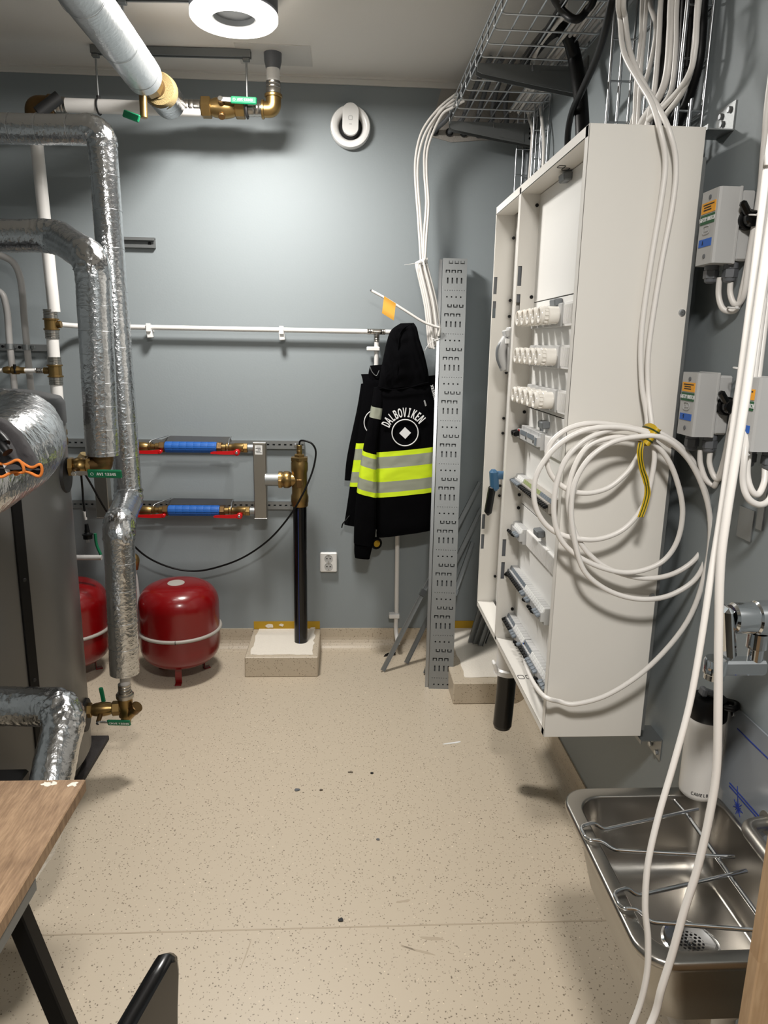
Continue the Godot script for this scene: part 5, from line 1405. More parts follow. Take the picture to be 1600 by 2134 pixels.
	part("collar_tab", S().box(Vector3(hx - 0.042, y0 - 0.125, hz + 0.005), Vector3(0.010, 0.045, 0.03), Basis(Vector3.BACK, 0.3), 0.003), M.plastic_white, g)
	part("hose_end", S().tube(curve([Vector3(hx, y0 - 0.14, hz), Vector3(hx - 0.002, y0 - 0.22, hz + 0.002), Vector3(hx - 0.008, y0 - 0.33, hz + 0.008)], 10), 0.031, 30).lathe(Vector3(hx - 0.008, y0 - 0.328, hz + 0.008), Vector3(-0.05, -1, 0.05), [Vector2(0.031, 0), Vector2(0.027, 0.012), Vector2(0.018, 0.018), Vector2(0, 0.021)], 30), M.black_gloss, g)


func blue_grey() -> StandardMaterial3D:
	return cutout(Color(0.20, 0.355, 0.48), 0.4)


func slots(x: float, bottom: float) -> Array:
	var out := []
	for y in [0.762, 0.834, 1.544, 1.619]:
		out.append(Rect2(x, y - bottom, 0.011, 0.053))
	return out


func blank(o: Node3D, y: float, za: float, zb: float) -> void:
	var bl := part("blank_strip", S().box(Vector3(CP - 0.004, y, (za + zb) / 2), Vector3(0.008, 0.047, zb - za), Basis(), 0.001), M.plastic_white, o)
	var rib := S()
	var c := int((zb - za) / 0.0077)
	for i in c: rib.box(Vector3(CP - 0.0085, y, za + 0.005 + i * 0.0077), Vector3(0.0014, 0.042, 0.0022))
	part("rib_lines", rib, M.plastic_white, bl)


# a run of modular devices; kind chooses the look, off lists the modules whose toggle hangs down
func module_row(o: Node3D, y: float, za: float, zb: float, count: int, kind: int, off: Array) -> void:
	var w := (zb - za) / count
	for i in count:
		var z := za + w * (i + 0.5)
		var b := part("breaker", S().box(Vector3(CP - 0.009, y, z), Vector3(0.018, 0.045, w - 0.0008), Basis(), 0.0012).box(Vector3(CP - 0.017, y - 0.001, z), Vector3(0.022, 0.026, w - 0.0012), Basis(), 0.0015), M.plastic_grey if kind != 4 else M.scale, o)
		if kind == 2:
			part("display", S().box(Vector3(CP - 0.0285, y + 0.007, z), Vector3(0.002, 0.012, w - 0.012)), M.display, b)
			part("badge", S().rod(Vector3(CP - 0.0275, y - 0.004, z + w * 0.36), Vector3(CP - 0.029, y - 0.004, z + w * 0.36), 0.004, 0.0, 12), M.ink, b)
		elif kind == 0:
			part("toggle", S().box(Vector3(CP - 0.034, y - 0.001, z), Vector3(0.020, 0.015, w * 0.55), Basis(Vector3.BACK, 0.2), 0.003), M.black, b)
			part("rating_plate", S().box(Vector3(CP - 0.0286, y + 0.009, z), Vector3(0.0012, 0.005, w * 0.6)), M.lever_red if i == 1 else M.paper, b)
		elif kind == 3:
			part("rating_plate", S().box(Vector3(CP - 0.0286, y, z), Vector3(0.0012, 0.02, w * 0.7)), M.display, b)
		else:
			var down := i in off
			part("toggle", S().box(Vector3(CP - 0.033, y + (-0.008 if down else 0.003), z), Vector3(0.013, 0.008, w * 0.66), Basis(Vector3.BACK, -0.5 if down else 0.35), 0.002), M.black if (kind == 5 or kind == 4 or down) else M.display, b)
			part("rating_plate", S().box(Vector3(CP - 0.0195, y + 0.0165, z), Vector3(0.004, 0.010, w * 0.9), Basis(Vector3.BACK, -0.35)), M.lcd if (kind == 4 and i < 10) else M.display if kind == 5 or kind == 4 else M.paper, b)
			if kind == 5: part("side_flag", S().box(Vector3(CP - 0.029, y + 0.006, z), Vector3(0.003, 0.010, w * 0.92), Basis(Vector3.BACK, -0.3)), M.gland, b)


func switches() -> void:
	for k in 3:
		var z1: float = [-1.410, -1.410, -1.195][k]
		var yt: float = [Vector3(0.7147, 1.7515, -1.41).y, Vector3(0.7153, 1.4083, -1.41).y, Vector3(0.6973, 1.4081, -1.195).y][k]
		var yb: float = [Vector3(0.7229, 1.6155, -1.41).y, Vector3(0.7178, 1.282, -1.41).y, Vector3(0.7071, 1.2831, -1.195).y][k]
		var z0 := z1 - 0.078
		var xf: float = 0.697
		var xm: float = 0.741
		var o := thing("safety_switch", ["grey safety switch box on the wall, upper one beside the cabinet top", "grey safety switch box on the wall beside the hanging cable coil", "grey safety switch box with a blue strip reading US6"][k], "safety switch", Vector3(SIDE, yb, z1), "grey safety switches on the wall")
		var ym := (yt + yb) / 2
		var zc := (z0 + z1) / 2
		part("base_box", S().box(Vector3((xm + SIDE) / 2 + 0.002, ym, zc), Vector3(SIDE - xm - 0.002, (yt - yb) * 0.93, 0.072), Basis(), 0.004), M.plastic_grey, o)
		var sec := PackedVector2Array([Vector2(xm, z1), Vector2(xf + 0.005, z1), Vector2(xf + 0.001, z1 - 0.003), Vector2(xf, z1 - 0.008), Vector2(xf, z0 + 0.012), Vector2(xf + 0.004, z0 + 0.003), Vector2(xf + 0.012, z0), Vector2(xm, z0)])
		part("cover", S().prism(sec, Transform3D(Basis(Vector3(1, 0, 0), Vector3(0, 0, 1), Vector3(0, -1, 0)), Vector3(0, yt, 0)), yt - yb), M.plastic_grey, o)
		part("cover_rim", S().box(Vector3(xm - 0.002, ym, zc), Vector3(0.006, yt - yb + 0.003, z1 - z0 + 0.003), Basis(), 0.0015), M.plastic_grey, o)
		# stickers on the bowed front, seen edge-on
		var fz := z1 - 0.0215
		var n := Vector3(-0.957, 0, 0.29).normalized()
		var right := Vector3.UP.cross(n).normalized()
		var fb := Basis(right, Vector3.UP, n)
		var fc := Vector3(xf - 0.0018, 0, z1 - 0.018)
		var H := yt - yb
		var n2 := Vector3(-1, 0, 0)
		var r2 := Vector3.UP.cross(n2).normalized()
		var f2 := Basis(r2, Vector3.UP, n2)
		var c2 := Vector3(xf - 0.0058, 0, z1 - 0.038)
		part("cover_screw", S().rod(Vector3(xf + 0.003, yt - 0.013, z1 - 0.034), Vector3(xf - 0.0015, yt - 0.013, z1 - 0.034), 0.0045, 0.0005, 14), M.gland, o)
		part("cover_screw", S().rod(Vector3(xf + 0.003, yb + 0.015, z1 - 0.034), Vector3(xf - 0.0015, yb + 0.015, z1 - 0.034), 0.0045, 0.0005, 14), M.gland, o)
		var lab := Vector3(xf - 0.0004, 0, z1 - 0.036)
		var lw := 0.054
		var a := part("orange_sticker", S().box(lab + Vector3(0, yt - H * 0.23, 0), Vector3(lw, H * 0.145, 0.0012), f2), M.sign_orange, o)
		for r in 3: part("print_line", S().box(lab + Vector3(0, yt - H * (0.19 + 0.035 * r), 0) + n2 * 0.0007 + r2 * [0.001, -0.003, -0.0025][r], Vector3([0.042, 0.027, 0.03][r], 0.0022, 0.0006), f2), M.ink, a)
		var g := part("green_sticker", S().box(lab + Vector3(0, yt - H * 0.385, 0), Vector3(lw, H * 0.13, 0.0012), f2), M.sign_green, o)
		part("lettering", S().lettering("SAFETY SWITCH", 0.0078, Transform3D(f2.scaled_local(Vector3(0.80, 1, 1)), lab + Vector3(0, yt - H * 0.385, 0) + n2 * 0.0008), true, 0.0006), M.print, g)
		var emb := []
		for i in 16:
			var q := TAU * i / 16
			emb.append(lab + Vector3(0, yt - H * 0.535, 0) + n2 * 0.0006 + r2 * signf(cos(q)) * pow(absf(cos(q)), 0.5) * 0.012 + Vector3.UP * signf(sin(q)) * pow(absf(sin(q)), 0.5) * 0.0075)
		part("moulded_badge", S().tube(curve(emb, 2, true), 0.0007, 6, false).lettering("GARO", 0.0055, Transform3D(f2.scaled_local(Vector3(0.8, 1, 1)), lab + Vector3(0, yt - H * 0.535, 0) + n2 * 0.0004), true, 0.0007), M.plastic_grey, o)
		var bl := part("blue_tape", S().box(lab + Vector3(0, yt - H * 0.705, 0), Vector3(lw * 0.9, H * 0.105, 0.0012), f2), M.sign_blue, o)
		part("lettering", S().lettering(["A", "9", "US6"][k], 0.0085, Transform3D(f2.scaled_local(Vector3(0.8, 1, 1)), lab + Vector3(0, yt - H * 0.705, 0) + n2 * 0.0008 - r2 * 0.008), false, 0.0006), M.ink, bl)
		# black turn knob on the side
		var kc: Vector3 = [Vector3(0.7568, 1.6929, -1.41), Vector3(0.7594, 1.3449, -1.41), Vector3(0.757, ym, z1)][k]
		part("knob_boss", S().rod(Vector3(kc.x - 0.001, kc.y, z1 - 0.004), Vector3(kc.x - 0.001, kc.y, z1 + 0.010), 0.0185, 0.002, 28), M.black, o)
		part("knob_lever", S().rod(Vector3(kc.x - 0.001, kc.y, z1 + 0.008), Vector3(kc.x - 0.001, kc.y, z1 + 0.026), 0.0145, 0.003, 28).box(Vector3(kc.x - 0.014, kc.y + 0.015, z1 + 0.018), Vector3(0.036, 0.013, 0.013), Basis(Vector3.BACK, -0.95), 0.004), M.black_gloss, o)
		# glands and their cables, looping back up the wall
		for s in 2:
			var gp := Vector3(0.723 + 0.024 * (s if k != 0 else s) - 0.0, yb + 0.003, z1 - (0.050 if s == 0 else 0.022))
			part("cable_gland", S().rod(gp, gp + Vector3(0, -0.012, 0), 0.0135, 0.001, 24).rod(gp + Vector3(0, -0.012, 0), gp + Vector3(0, -0.028, 0), 0.0145, 0.001, 6, true).lathe(gp + Vector3(0, -0.028, 0), Vector3.DOWN, [Vector2(0, 0), Vector2(0.012, 0), Vector2(0.011, 0.006), Vector2(0.007, 0.009), Vector2(0, 0.009)], 20), M.gland, o)
	# the feeder cables
	var runs := [
		[Vector3(0.7362, 1.593, -1.45), Vector3(0.7384, 1.5595, -1.45), Vector3(0.7442, 1.5344, -1.44), Vector3(0.7563, 1.5278, -1.43), Vector3(0.7721, 1.5358, -1.42), Vector3(0.7818, 1.5711, -1.41), Vector3(0.778, 1.6399, -1.4), Vector3(0.7694, 1.7392, -1.39), Vector3(0.7615, 1.8178, -1.38), Vector3(0.7557, 1.9691, -1.37)],
		[Vector3(0.749, 1.5916, -1.43), Vector3(0.7508, 1.563, -1.43), Vector3(0.7569, 1.5409, -1.42), Vector3(0.7661, 1.5459, -1.41), Vector3(0.7706, 1.5702, -1.4), Vector3(0.7715, 1.6397, -1.4), Vector3(0.7631, 1.739, -1.39), Vector3(0.7544, 1.8176, -1.38), Vector3(0.7471, 1.9688, -1.37)],
		[Vector3(0.7382, 1.2513, -1.45), Vector3(0.7416, 1.2231, -1.45), Vector3(0.7518, 1.1914, -1.44), Vector3(0.7686, 1.1803, -1.43), Vector3(0.7831, 1.1853, -1.42), Vector3(0.791, 1.2365, -1.4), Vector3(0.7899, 1.3149, -1.39), Vector3(0.7857, 1.3903, -1.38), Vector3(0.78, 1.4808, -1.37), Vector3(0.7714, 1.6012, -1.36), Vector3(0.765, 1.7313, -1.35)],
		[Vector3(0.7496, 1.2513, -1.43), Vector3(0.7506, 1.2264, -1.43), Vector3(0.7578, 1.2012, -1.42), Vector3(0.7693, 1.1971, -1.41), Vector3(0.7806, 1.2168, -1.4), Vector3(0.7875, 1.2958, -1.39), Vector3(0.7834, 1.3719, -1.38), Vector3(0.7753, 1.4807, -1.37), Vector3(0.7659, 1.6011, -1.36), Vector3(0.7597, 1.7312, -1.35)],
		[Vector3(0.7424, 1.2516, -1.22), Vector3(0.7382, 1.2276, -1.21), Vector3(0.7247, 1.208, -1.2), Vector3(0.7117, 1.2147, -1.2), Vector3(0.706, 1.2402, -1.21), Vector3(0.7087, 1.2812, -1.22), Vector3(0.7262, 1.3542, -1.25), Vector3(0.7367, 1.4373, -1.27), Vector3(0.7478, 1.5289, -1.29), Vector3(0.7543, 1.6589, -1.3)],
		[Vector3(0.747, 1.2465, -1.2), Vector3(0.7417, 1.2059, -1.19), Vector3(0.7195, 1.1934, -1.18), Vector3(0.6968, 1.2035, -1.18), Vector3(0.6884, 1.231, -1.19), Vector3(0.6908, 1.2797, -1.2), Vector3(0.7125, 1.3549, -1.24), Vector3(0.7239, 1.4373, -1.26), Vector3(0.735, 1.5281, -1.28), Vector3(0.7416, 1.6571, -1.29)]]
	for k in 6:
		var pts := []
		for p in runs[k]: pts.append(Vector3(minf(p.x, SIDE - 0.006), p.y, p.z))
		var c := thing("switch_cable", ["white cable looping out of the upper safety switch, outer loop", "white cable looping out of the upper safety switch, inner loop", "white cable looping under the switch beside the coil, outer loop", "white cable looping under the switch beside the coil, inner loop", "white cable looping under the US6 switch, inner loop", "white cable looping under the US6 switch, outer loop"][k], "cable", pts[0], "white cables of the safety switches")
		pts.append(Vector3(SIDE - 0.01, TOP + 0.01, pts[-1].z + 0.02))
		part("cable_sheath", S().tube(curve(pts, 8), 0.0056, 12), M.cable, c)
	# thin steel strap the cables are tied to
	var st := thing("cable_strap", "thin steel strip on the wall behind the safety switch cables", "strap", Vector3(SIDE, 1.2, -1.26))
	part("strip", S().box(Vector3(SIDE - 0.002, 1.62, -1.255), Vector3(0.003, 0.98, 0.02)), M.zinc, st)
	part("strip_end", S().box(Vector3(SIDE - 0.002, 1.13, -1.30), Vector3(0.003, 0.06, 0.05)), M.zinc, st)
	var tied := ["joining the two loops under the upper safety switch", "round the cables above the US6 switch", "round the cables between the two lower switches", "round the cables beside the upper safety switch", "round the cables at the foot of the US6 switch"]
	var n := -1
	for q in [Vector3(0.7579, 1.5337, -1.42), Vector3(0.7497, 1.4197, -1.36), Vector3(0.7709, 1.3178, -1.36), Vector3(0.7725, 1.6969, -1.385), Vector3(0.6931, 1.2782, -1.21)]:
		n += 1
		var tie := thing("cable_tie", "small white cable tie " + tied[n], "cable tie", q, "white cable ties of the switch cables")
		part("strap_loop", S().torus(Vector3(minf(q.x, SIDE - 0.014), q.y, q.z), Vector3(0.1, 1, 0.1), 0.0105, 0.0016, 20, 6), M.plastic_white, tie)
		part("tie_head", S().box(Vector3(minf(q.x, SIDE - 0.014), q.y, q.z + 0.012), Vector3(0.006, 0.005, 0.005), Basis(), 0.001), M.plastic_white, tie)


func baskets() -> void:
	# wire basket tray along the cabinet wall under the ceiling
	var y := 2.33
	var xa := 0.418
	var xb := 0.724
	var za := -3.20
	var zb := -0.9
	var o := thing("wire_basket_tray", "zinc wire basket cable tray running under the ceiling above the cabinet", "cable tray", Vector3(0.6, y, -2.4))
	var r := 0.0028
	for k in 7:
		var x := lerpf(xa, xb, k / 6.0)
		part("wire", S().tube(PackedVector3Array([Vector3(x, y + r * 2, za), Vector3(x, y + r * 2, zb)]), r, 8), M.wire, o)
	for x in [xa - 0.004, xb + 0.004]:
		for dy in [0.028, 0.056]:
			part("wire", S().tube(PackedVector3Array([Vector3(x, y + dy, za), Vector3(x, y + dy, zb)]), r, 8), M.wire, o)
	var z := za + 0.02
	while z < zb:
		part("cross_wire", S().tube(bend([Vector3(xa, y + 0.057, z), Vector3(xa, y, z), Vector3(xb, y, z), Vector3(xb, y + 0.057, z)], 0.012), r, 8), M.wire, o)
		z += 0.1
	# cantilever arms below it
	for k in 3:
		var zz: float = [-3.15, -2.54, -1.25][k]
		var b := thing("cantilever_bracket", ["steel cantilever arm in the corner under the far end of the wire basket", "steel cantilever arm carrying the wire basket near the black hoses", "steel cantilever arm carrying the wire basket above the safety switches"][k], "bracket", Vector3(SIDE, y, zz), "cantilever arms of the wire basket")
		var web := PackedVector2Array([Vector2(0.414, y - 0.002), Vector2(0.414, y - 0.026), Vector2(0.430, y - 0.033), Vector2(0.60, y - 0.060), Vector2(SIDE - 0.002, y - 0.084), Vector2(SIDE - 0.002, y - 0.002)])
		part("web", S().prism(web, Transform3D(Basis(), Vector3(0, 0, zz + 0.016)), 0.0025), M.zinc_dark, b)
		part("web", S().prism(web, Transform3D(Basis(), Vector3(0, 0, zz - 0.0185)), 0.0025), M.zinc_dark, b)
		part("top_flange", S().box(Vector3((0.415 + SIDE) / 2, y - 0.003, zz), Vector3(SIDE - 0.417, 0.003, 0.036), Basis(), 0.001), M.zinc_dark, b)
		part("pressed_panel", S().prism(PackedVector2Array([Vector2(0.615, y - 0.017), Vector2(0.615, y - 0.054), Vector2(0.715, y - 0.070), Vector2(0.715, y - 0.017)]), Transform3D(Basis(), Vector3(0, 0, zz + 0.018)), 0.0025), M.zinc_dark, b)
		part("wall_plate", S().box(Vector3(SIDE - 0.003, y - 0.035, zz), Vector3(0.006, 0.13, 0.045), Basis(), 0.001), M.zinc_dark, b)
		for i in 3: part("screw", S().rod(Vector3(0.738, y - 0.02 - 0.018 * i, zz + 0.0185), Vector3(0.738, y - 0.02 - 0.018 * i, zz + 0.021), 0.005, 0.0005, 12), M.black, b)
		part("hook_bolt", S().cyl(Vector3(0.59, y + 0.006, zz + 0.012), Vector3(0.59, y - 0.02, zz + 0.022), 0.003, 8), M.wire, b)
	# two upright baskets on the wall behind the cabinet
	for k in 2:
		var z0: float = [-2.10, -3.20][k]
		var z1: float = [-1.655, -2.93][k]
		var ya: float = [1.62, 1.62][k]
		var yb: float = [TOP - 0.02, 2.40][k]
		var xw := 0.760
		var xo := 0.703
		var u := thing("wire_basket_riser", ["upright wire basket on the wall above the cabinet full of cables", "narrow upright wire basket in the far corner behind the cabinet"][k], "cable tray", Vector3(xw, ya, z1))
		var cnt: int = [5, 4][k]
		for i in cnt:
			var zz := lerpf(z0, z1, i / float(cnt - 1))
			part("wire", S().tube(PackedVector3Array([Vector3(xw, ya, zz), Vector3(xw, yb, zz)]), r * 1.25, 8), M.wire, u)
		for zz in [z0 - 0.003, z1 + 0.003]:
			for x in [xo, xo + 0.028]:
				part("wire", S().tube(PackedVector3Array([Vector3(x, ya, zz), Vector3(x, yb, zz)]), r * ([1.7, 1.2][k]), 8), M.wire, u)
		var yy := ya + 0.03
		while yy < yb:
			part("cross_wire", S().tube(bend([Vector3(xo - 0.001, yy, z0), Vector3(xw + 0.003, yy, z0), Vector3(xw + 0.003, yy, z1), Vector3(xo - 0.001, yy, z1)], 0.012), r, 8), M.wire, u)
			yy += 0.1
	var st := thing("slotted_strut", "pale slotted strut on the wall behind the far end of the cabinet", "strut", Vector3(SIDE, 1.7, -3.24))
	var holes := []
	for i in 14: holes.append(Rect2(0.012, 0.02 + i * 0.05, 0.012, 0.028))
	part("web", S().pierced(0.036, 0.74, 0.002, holes, Transform3D(Basis(Vector3(0, 0, 1), Vector3(0, 1, 0), Vector3(-1, 0, 0)), Vector3(SIDE - 0.024, 1.60, -3.255))), M.wire, st)
	part("side_flange", S().box(Vector3(SIDE - 0.012, 1.97, -3.254), Vector3(0.024, 0.74, 0.002)).box(Vector3(SIDE - 0.012, 1.97, -3.220), Vector3(0.024, 0.74, 0.002)), M.wire, st)


func cable(called: String, label: String, group: String, pts: Array, r: float, m: Material, per := 8, cat := "cable") -> Node3D:
	var o := thing(called, label, cat, pts[pts.size() - 1], group)
	part("cable_sheath", S().tube(curve(risen(pts), per), r, 12), m, o)
	return o


# an end that leaves the frame upwards runs on to the ceiling
func risen(pts: Array) -> Array:
	var out := pts.duplicate()
	var a: Vector3 = pts[0]
	if a.y > 1.95 and a.y > pts[1].y and absf(a.z - pts[1].z) < 0.12: out.push_front(Vector3(a.x, TOP + 0.01, a.z))
	elif a.y > 1.6 and a.x > 0.43 and a.z > -0.9: out.push_front(Vector3(a.x + 0.04, TOP + 0.01, a.z - 0.05))
	var b: Vector3 = pts[-1]
	if b.y > 1.8 and b.z > -2.2 and b.y > pts[-2].y: out.push_back(Vector3(b.x, TOP + 0.01, b.z))
	return out


func loose_cables() -> void:
	# conduits that come out of the bare patch and turn up into the basket
	for k in 5:
		var h := Vector3(0.3728, 2.333, -3.3) + Vector3(0.062 * k, -0.001 * k, 0)
		var o := thing("grey_conduit", "ribbed grey conduit out of the bare wall patch, " + ["nearest the hanging white cables", "second from the hanging white cables", "third from the hanging white cables", "fourth from the hanging white cables", "deepest in the corner"][k], "conduit", h, "grey conduits in the corner")
		var path := curve([h + Vector3(0, 0, -0.02), h + Vector3(0.004, 0.004, 0.03), h + Vector3(0.04, 0.03, 0.07), h + Vector3(0.075 - 0.012 * k, 0.085, 0.09), h + Vector3(0.11 - 0.02 * k, 0.155, 0.16), h + Vector3(0.12 - 0.02 * k, 0.165, 0.34)], 14)
		var rads := PackedFloat32Array()
		for i in path.size(): rads.append(0.0105 if i % 2 == 0 else 0.0092)
		part("ribbed_wall", S().tube(path, 0.01, 12, true, null, rads), M.gland, o)
		part("wall_hole", S().rod(h + Vector3(0, 0, -0.004), h + Vector3(0, 0, 0.0), 0.0165, 0.0, 18), M.dark_gap, o)
	# cables lying along the basket
	var lies := [[0.636, 0.0055, 0], [0.651, 0.006, 1], [0.665, 0.0055, 0], [0.679, 0.006, 1], [0.692, 0.0055, 1], [0.705, 0.006, 1], [0.717, 0.0055, 1], [0.575, 0.009, 2]]
	for k in lies.size():
		var x: float = lies[k][0]
		var pts := []
		for i in 12:
			var zz := -3.05 + i * 0.19
			pts.append(Vector3(x + 0.004 * sin(i * 1.7 + k), 2.342 + lies[k][1] + 0.003 * sin(i * 1.1 + k * 2), zz))
		cable("tray_cable", "cable lying lengthwise in the ceiling basket, " + ["first", "second", "third", "fourth", "fifth", "sixth", "seventh", "the black one"][k] + " from the open side", "cables lying in the wire basket", pts, lies[k][1], [M.cable, M.grey_pipe, M.black][lies[k][2]])
	# thick black hoses bent over the second arm and into the cabinet
	cable("black_hose", "thick black hose bending out of the wire basket down behind the cabinet", "black power hoses", [Vector3(0.585, 2.362, -2.6005), Vector3(0.5972, 2.375, -2.5106), Vector3(0.6, 2.364, -2.3805), Vector3(0.625, 2.3692, -2.3583), Vector3(0.655, 2.3519, -2.3627), Vector3(0.69, 2.3026, -2.3972), Vector3(0.69, 2.2102, -2.3329), Vector3(0.69, 2.1197, -2.2881), Vector3(0.69, 2.0346, -2.2582), Vector3(0.69, 1.9719, -2.2382)], 0.021, M.black, 10, "hose")
	cable("black_hose", "black cable swinging from the ceiling in front of the thick hose", "black power hoses", [Vector3(0.6, 2.2652, -1.7891), Vector3(0.6, 2.2229, -1.8227), Vector3(0.61, 2.192, -1.8799), Vector3(0.63, 2.1692, -1.995), Vector3(0.65, 2.1496, -2.1643), Vector3(0.66, 2.1297, -2.2817), Vector3(0.67, 2.0963, -2.3478), Vector3(0.68, 2.0509, -2.3789), Vector3(0.68, 1.9919, -2.3592)], 0.0095, M.black, 8, "hose")
	cable("black_hose", "short black cable looped up over the wire basket under the ceiling", "black power hoses", [Vector3(0.57, 2.4725, -2.3152), Vector3(0.57, 2.3738, -2.2039), Vector3(0.58, 2.3067, -2.1151), Vector3(0.6, 2.2881, -2.0885), Vector3(0.62, 2.3055, -2.0803), Vector3(0.63, 2.3397, -2.0516)], 0.010, M.black, 8, "hose")
	cable("white_drop_cable", "white cable slanting through the wire basket behind its second arm", "", [Vector3(0.5936, 2.36, -2.1904), Vector3(0.5976, 2.355, -2.285), Vector3(0.5863, 2.35, -2.3852), Vector3(0.59, 2.35, -2.4941), Vector3(0.615, 2.35, -2.6463), Vector3(0.6578, 2.35, -2.8286)], 0.008, M.cable)
	cable("white_drop_cable", "pair of white cables in the far corner basket, inner one", "", [Vector3(0.7196, 2.35, -2.7629), Vector3(0.7004, 2.35, -2.8442), Vector3(0.72, 2.3782, -3.0891), Vector3(0.72, 2.3379, -3.0864), Vector3(0.72, 2.2764, -3.0184), Vector3(0.72, 2.1891, -3.0111), Vector3(0.72, 2.0705, -3.0262)], 0.0065, M.cable)
	cable("white_drop_cable", "pair of white cables in the far corner basket, outer one", "", [Vector3(0.6806, 2.35, -2.6835), Vector3(0.6934, 2.35, -2.8048), Vector3(0.73, 2.3454, -2.9534), Vector3(0.73, 2.2631, -2.9055), Vector3(0.73, 2.1876, -2.8665), Vector3(0.73, 2.0864, -2.8543)], 0.0065, M.cable)
	# the upright basket: white and black cables running into the cabinet top
	var whites := [
		[Vector3(0.69, 2.2795, -1.8796), Vector3(0.69, 2.17, -1.8668), Vector3(0.69, 2.0695, -1.8708), Vector3(0.69, 2.0049, -1.8637), Vector3(0.69, 1.9462, -1.8612)],
		[Vector3(0.696, 2.2736, -1.8652), Vector3(0.696, 2.1814, -1.8618), Vector3(0.696, 2.0927, -1.8625), Vector3(0.696, 2.0026, -1.8547), Vector3(0.696, 1.9433, -1.8489)],
		[Vector3(0.702, 2.2781, -1.8752), Vector3(0.702, 2.1746, -1.8126), Vector3(0.702, 2.1252, -1.8109), Vector3(0.702, 2.066, -1.8424), Vector3(0.702, 2.001, -1.9049), Vector3(0.702, 1.9599, -1.9131)],
		[Vector3(0.69, 2.2309, -1.7657), Vector3(0.69, 2.1287, -1.7556), Vector3(0.69, 2.0445, -1.7528), Vector3(0.69, 2.0088, -1.7569), Vector3(0.69, 1.9592, -1.7738), Vector3(0.69, 1.9231, -1.7703)],
		[Vector3(0.696, 2.2115, -1.7195), Vector3(0.696, 2.1238, -1.7098), Vector3(0.696, 2.0408, -1.7062), Vector3(0.696, 2.0027, -1.7361), Vector3(0.696, 1.9773, -1.8201), Vector3(0.696, 1.9441, -1.852)],
		[Vector3(0.702, 2.206, -1.7061), Vector3(0.702, 2.0808, -1.687), Vector3(0.702, 2.0014, -1.6909), Vector3(0.702, 1.9803, -1.7419), Vector3(0.702, 1.9665, -1.7988), Vector3(0.702, 1.9374, -1.8249)],
		[Vector3(0.69, 2.1493, -1.5743), Vector3(0.69, 2.0365, -1.5648), Vector3(0.69, 1.9904, -1.5865), Vector3(0.69, 1.9694, -1.68), Vector3(0.69, 1.963, -1.7694), Vector3(0.69, 1.9305, -1.7996)],
		[Vector3(0.696, 2.0775, -1.583), Vector3(0.696, 2.0093, -1.5849), Vector3(0.696, 1.972, -1.6205), Vector3(0.696, 1.9541, -1.685), Vector3(0.696, 1.9394, -1.7257), Vector3(0.696, 1.9096, -1.7363)]]
	for k in whites.size():
		var pts: Array = whites[k]
		cable("riser_cable", "white cable in the upright basket above the cabinet, " + ["first", "second", "third", "fourth", "fifth", "sixth", "seventh", "eighth"][k] + " from the black hoses", "white cables in the upright basket", pts, [0.005, 0.005, 0.0055, 0.006, 0.0085, 0.0052, 0.006, 0.0058][k], M.cable)
	var blacks := [
		[Vector3(0.728, 2.2606, -1.8316), Vector3(0.728, 2.1274, -1.8143), Vector3(0.728, 2.0482, -1.8156), Vector3(0.728, 1.9947, -1.8237), Vector3(0.728, 1.9385, -1.8262)],
		[Vector3(0.732, 2.2283, -1.7556), Vector3(0.732, 2.1021, -1.7435), Vector3(0.732, 2.0216, -1.7525), Vector3(0.732, 1.9763, -1.7763), Vector3(0.732, 1.9295, -1.7905)],
		[Vector3(0.728, 2.2133, -1.7209), Vector3(0.728, 2.0895, -1.7087), Vector3(0.728, 2.0073, -1.7164), Vector3(0.728, 1.9606, -1.7386), Vector3(0.728, 1.9186, -1.7481)],
		[Vector3(0.732, 2.205, -1.7009), Vector3(0.732, 2.0842, -1.6934), Vector3(0.732, 1.9924, -1.6981), Vector3(0.732, 1.9517, -1.7306), Vector3(0.732, 1.915, -1.7412)],
		[Vector3(0.728, 2.1771, -1.6359), Vector3(0.728, 2.0959, -1.6283), Vector3(0.728, 2.0338, -1.6277), Vector3(0.728, 1.9791, -1.655), Vector3(0.728, 1.935, -1.6988), Vector3(0.728, 1.9053, -1.7154)]]
	for k in blacks.size():
		var pts: Array = blacks[k]
		cable("riser_cable", "black cable in the upright basket above the cabinet, " + ["first", "second", "third", "fourth", "fifth"][k] + " from the black hoses", "black cables in the upright basket", pts, 0.0105, M.black)
	var ties := []
	for q in ties:
		var t := thing("cable_tie", "small white cable tie knotted round the cables above the cabinet", "cable tie", q, "white cable ties above the cabinet")
		part("strap_loop", S().torus(q + Vector3(0.012, 0, 0), Vector3(0.2, 1, 0.25), 0.0135, 0.0018, 20, 6), M.plastic_white, t)
		part("tie_head", S().box(q + Vector3(-0.002, 0, 0.004), Vector3(0.007, 0.006, 0.006), Basis(), 0.001), M.plastic_white, t)
	# two white cables over the cabinet edge into the hanging coil
	var za := -1.498
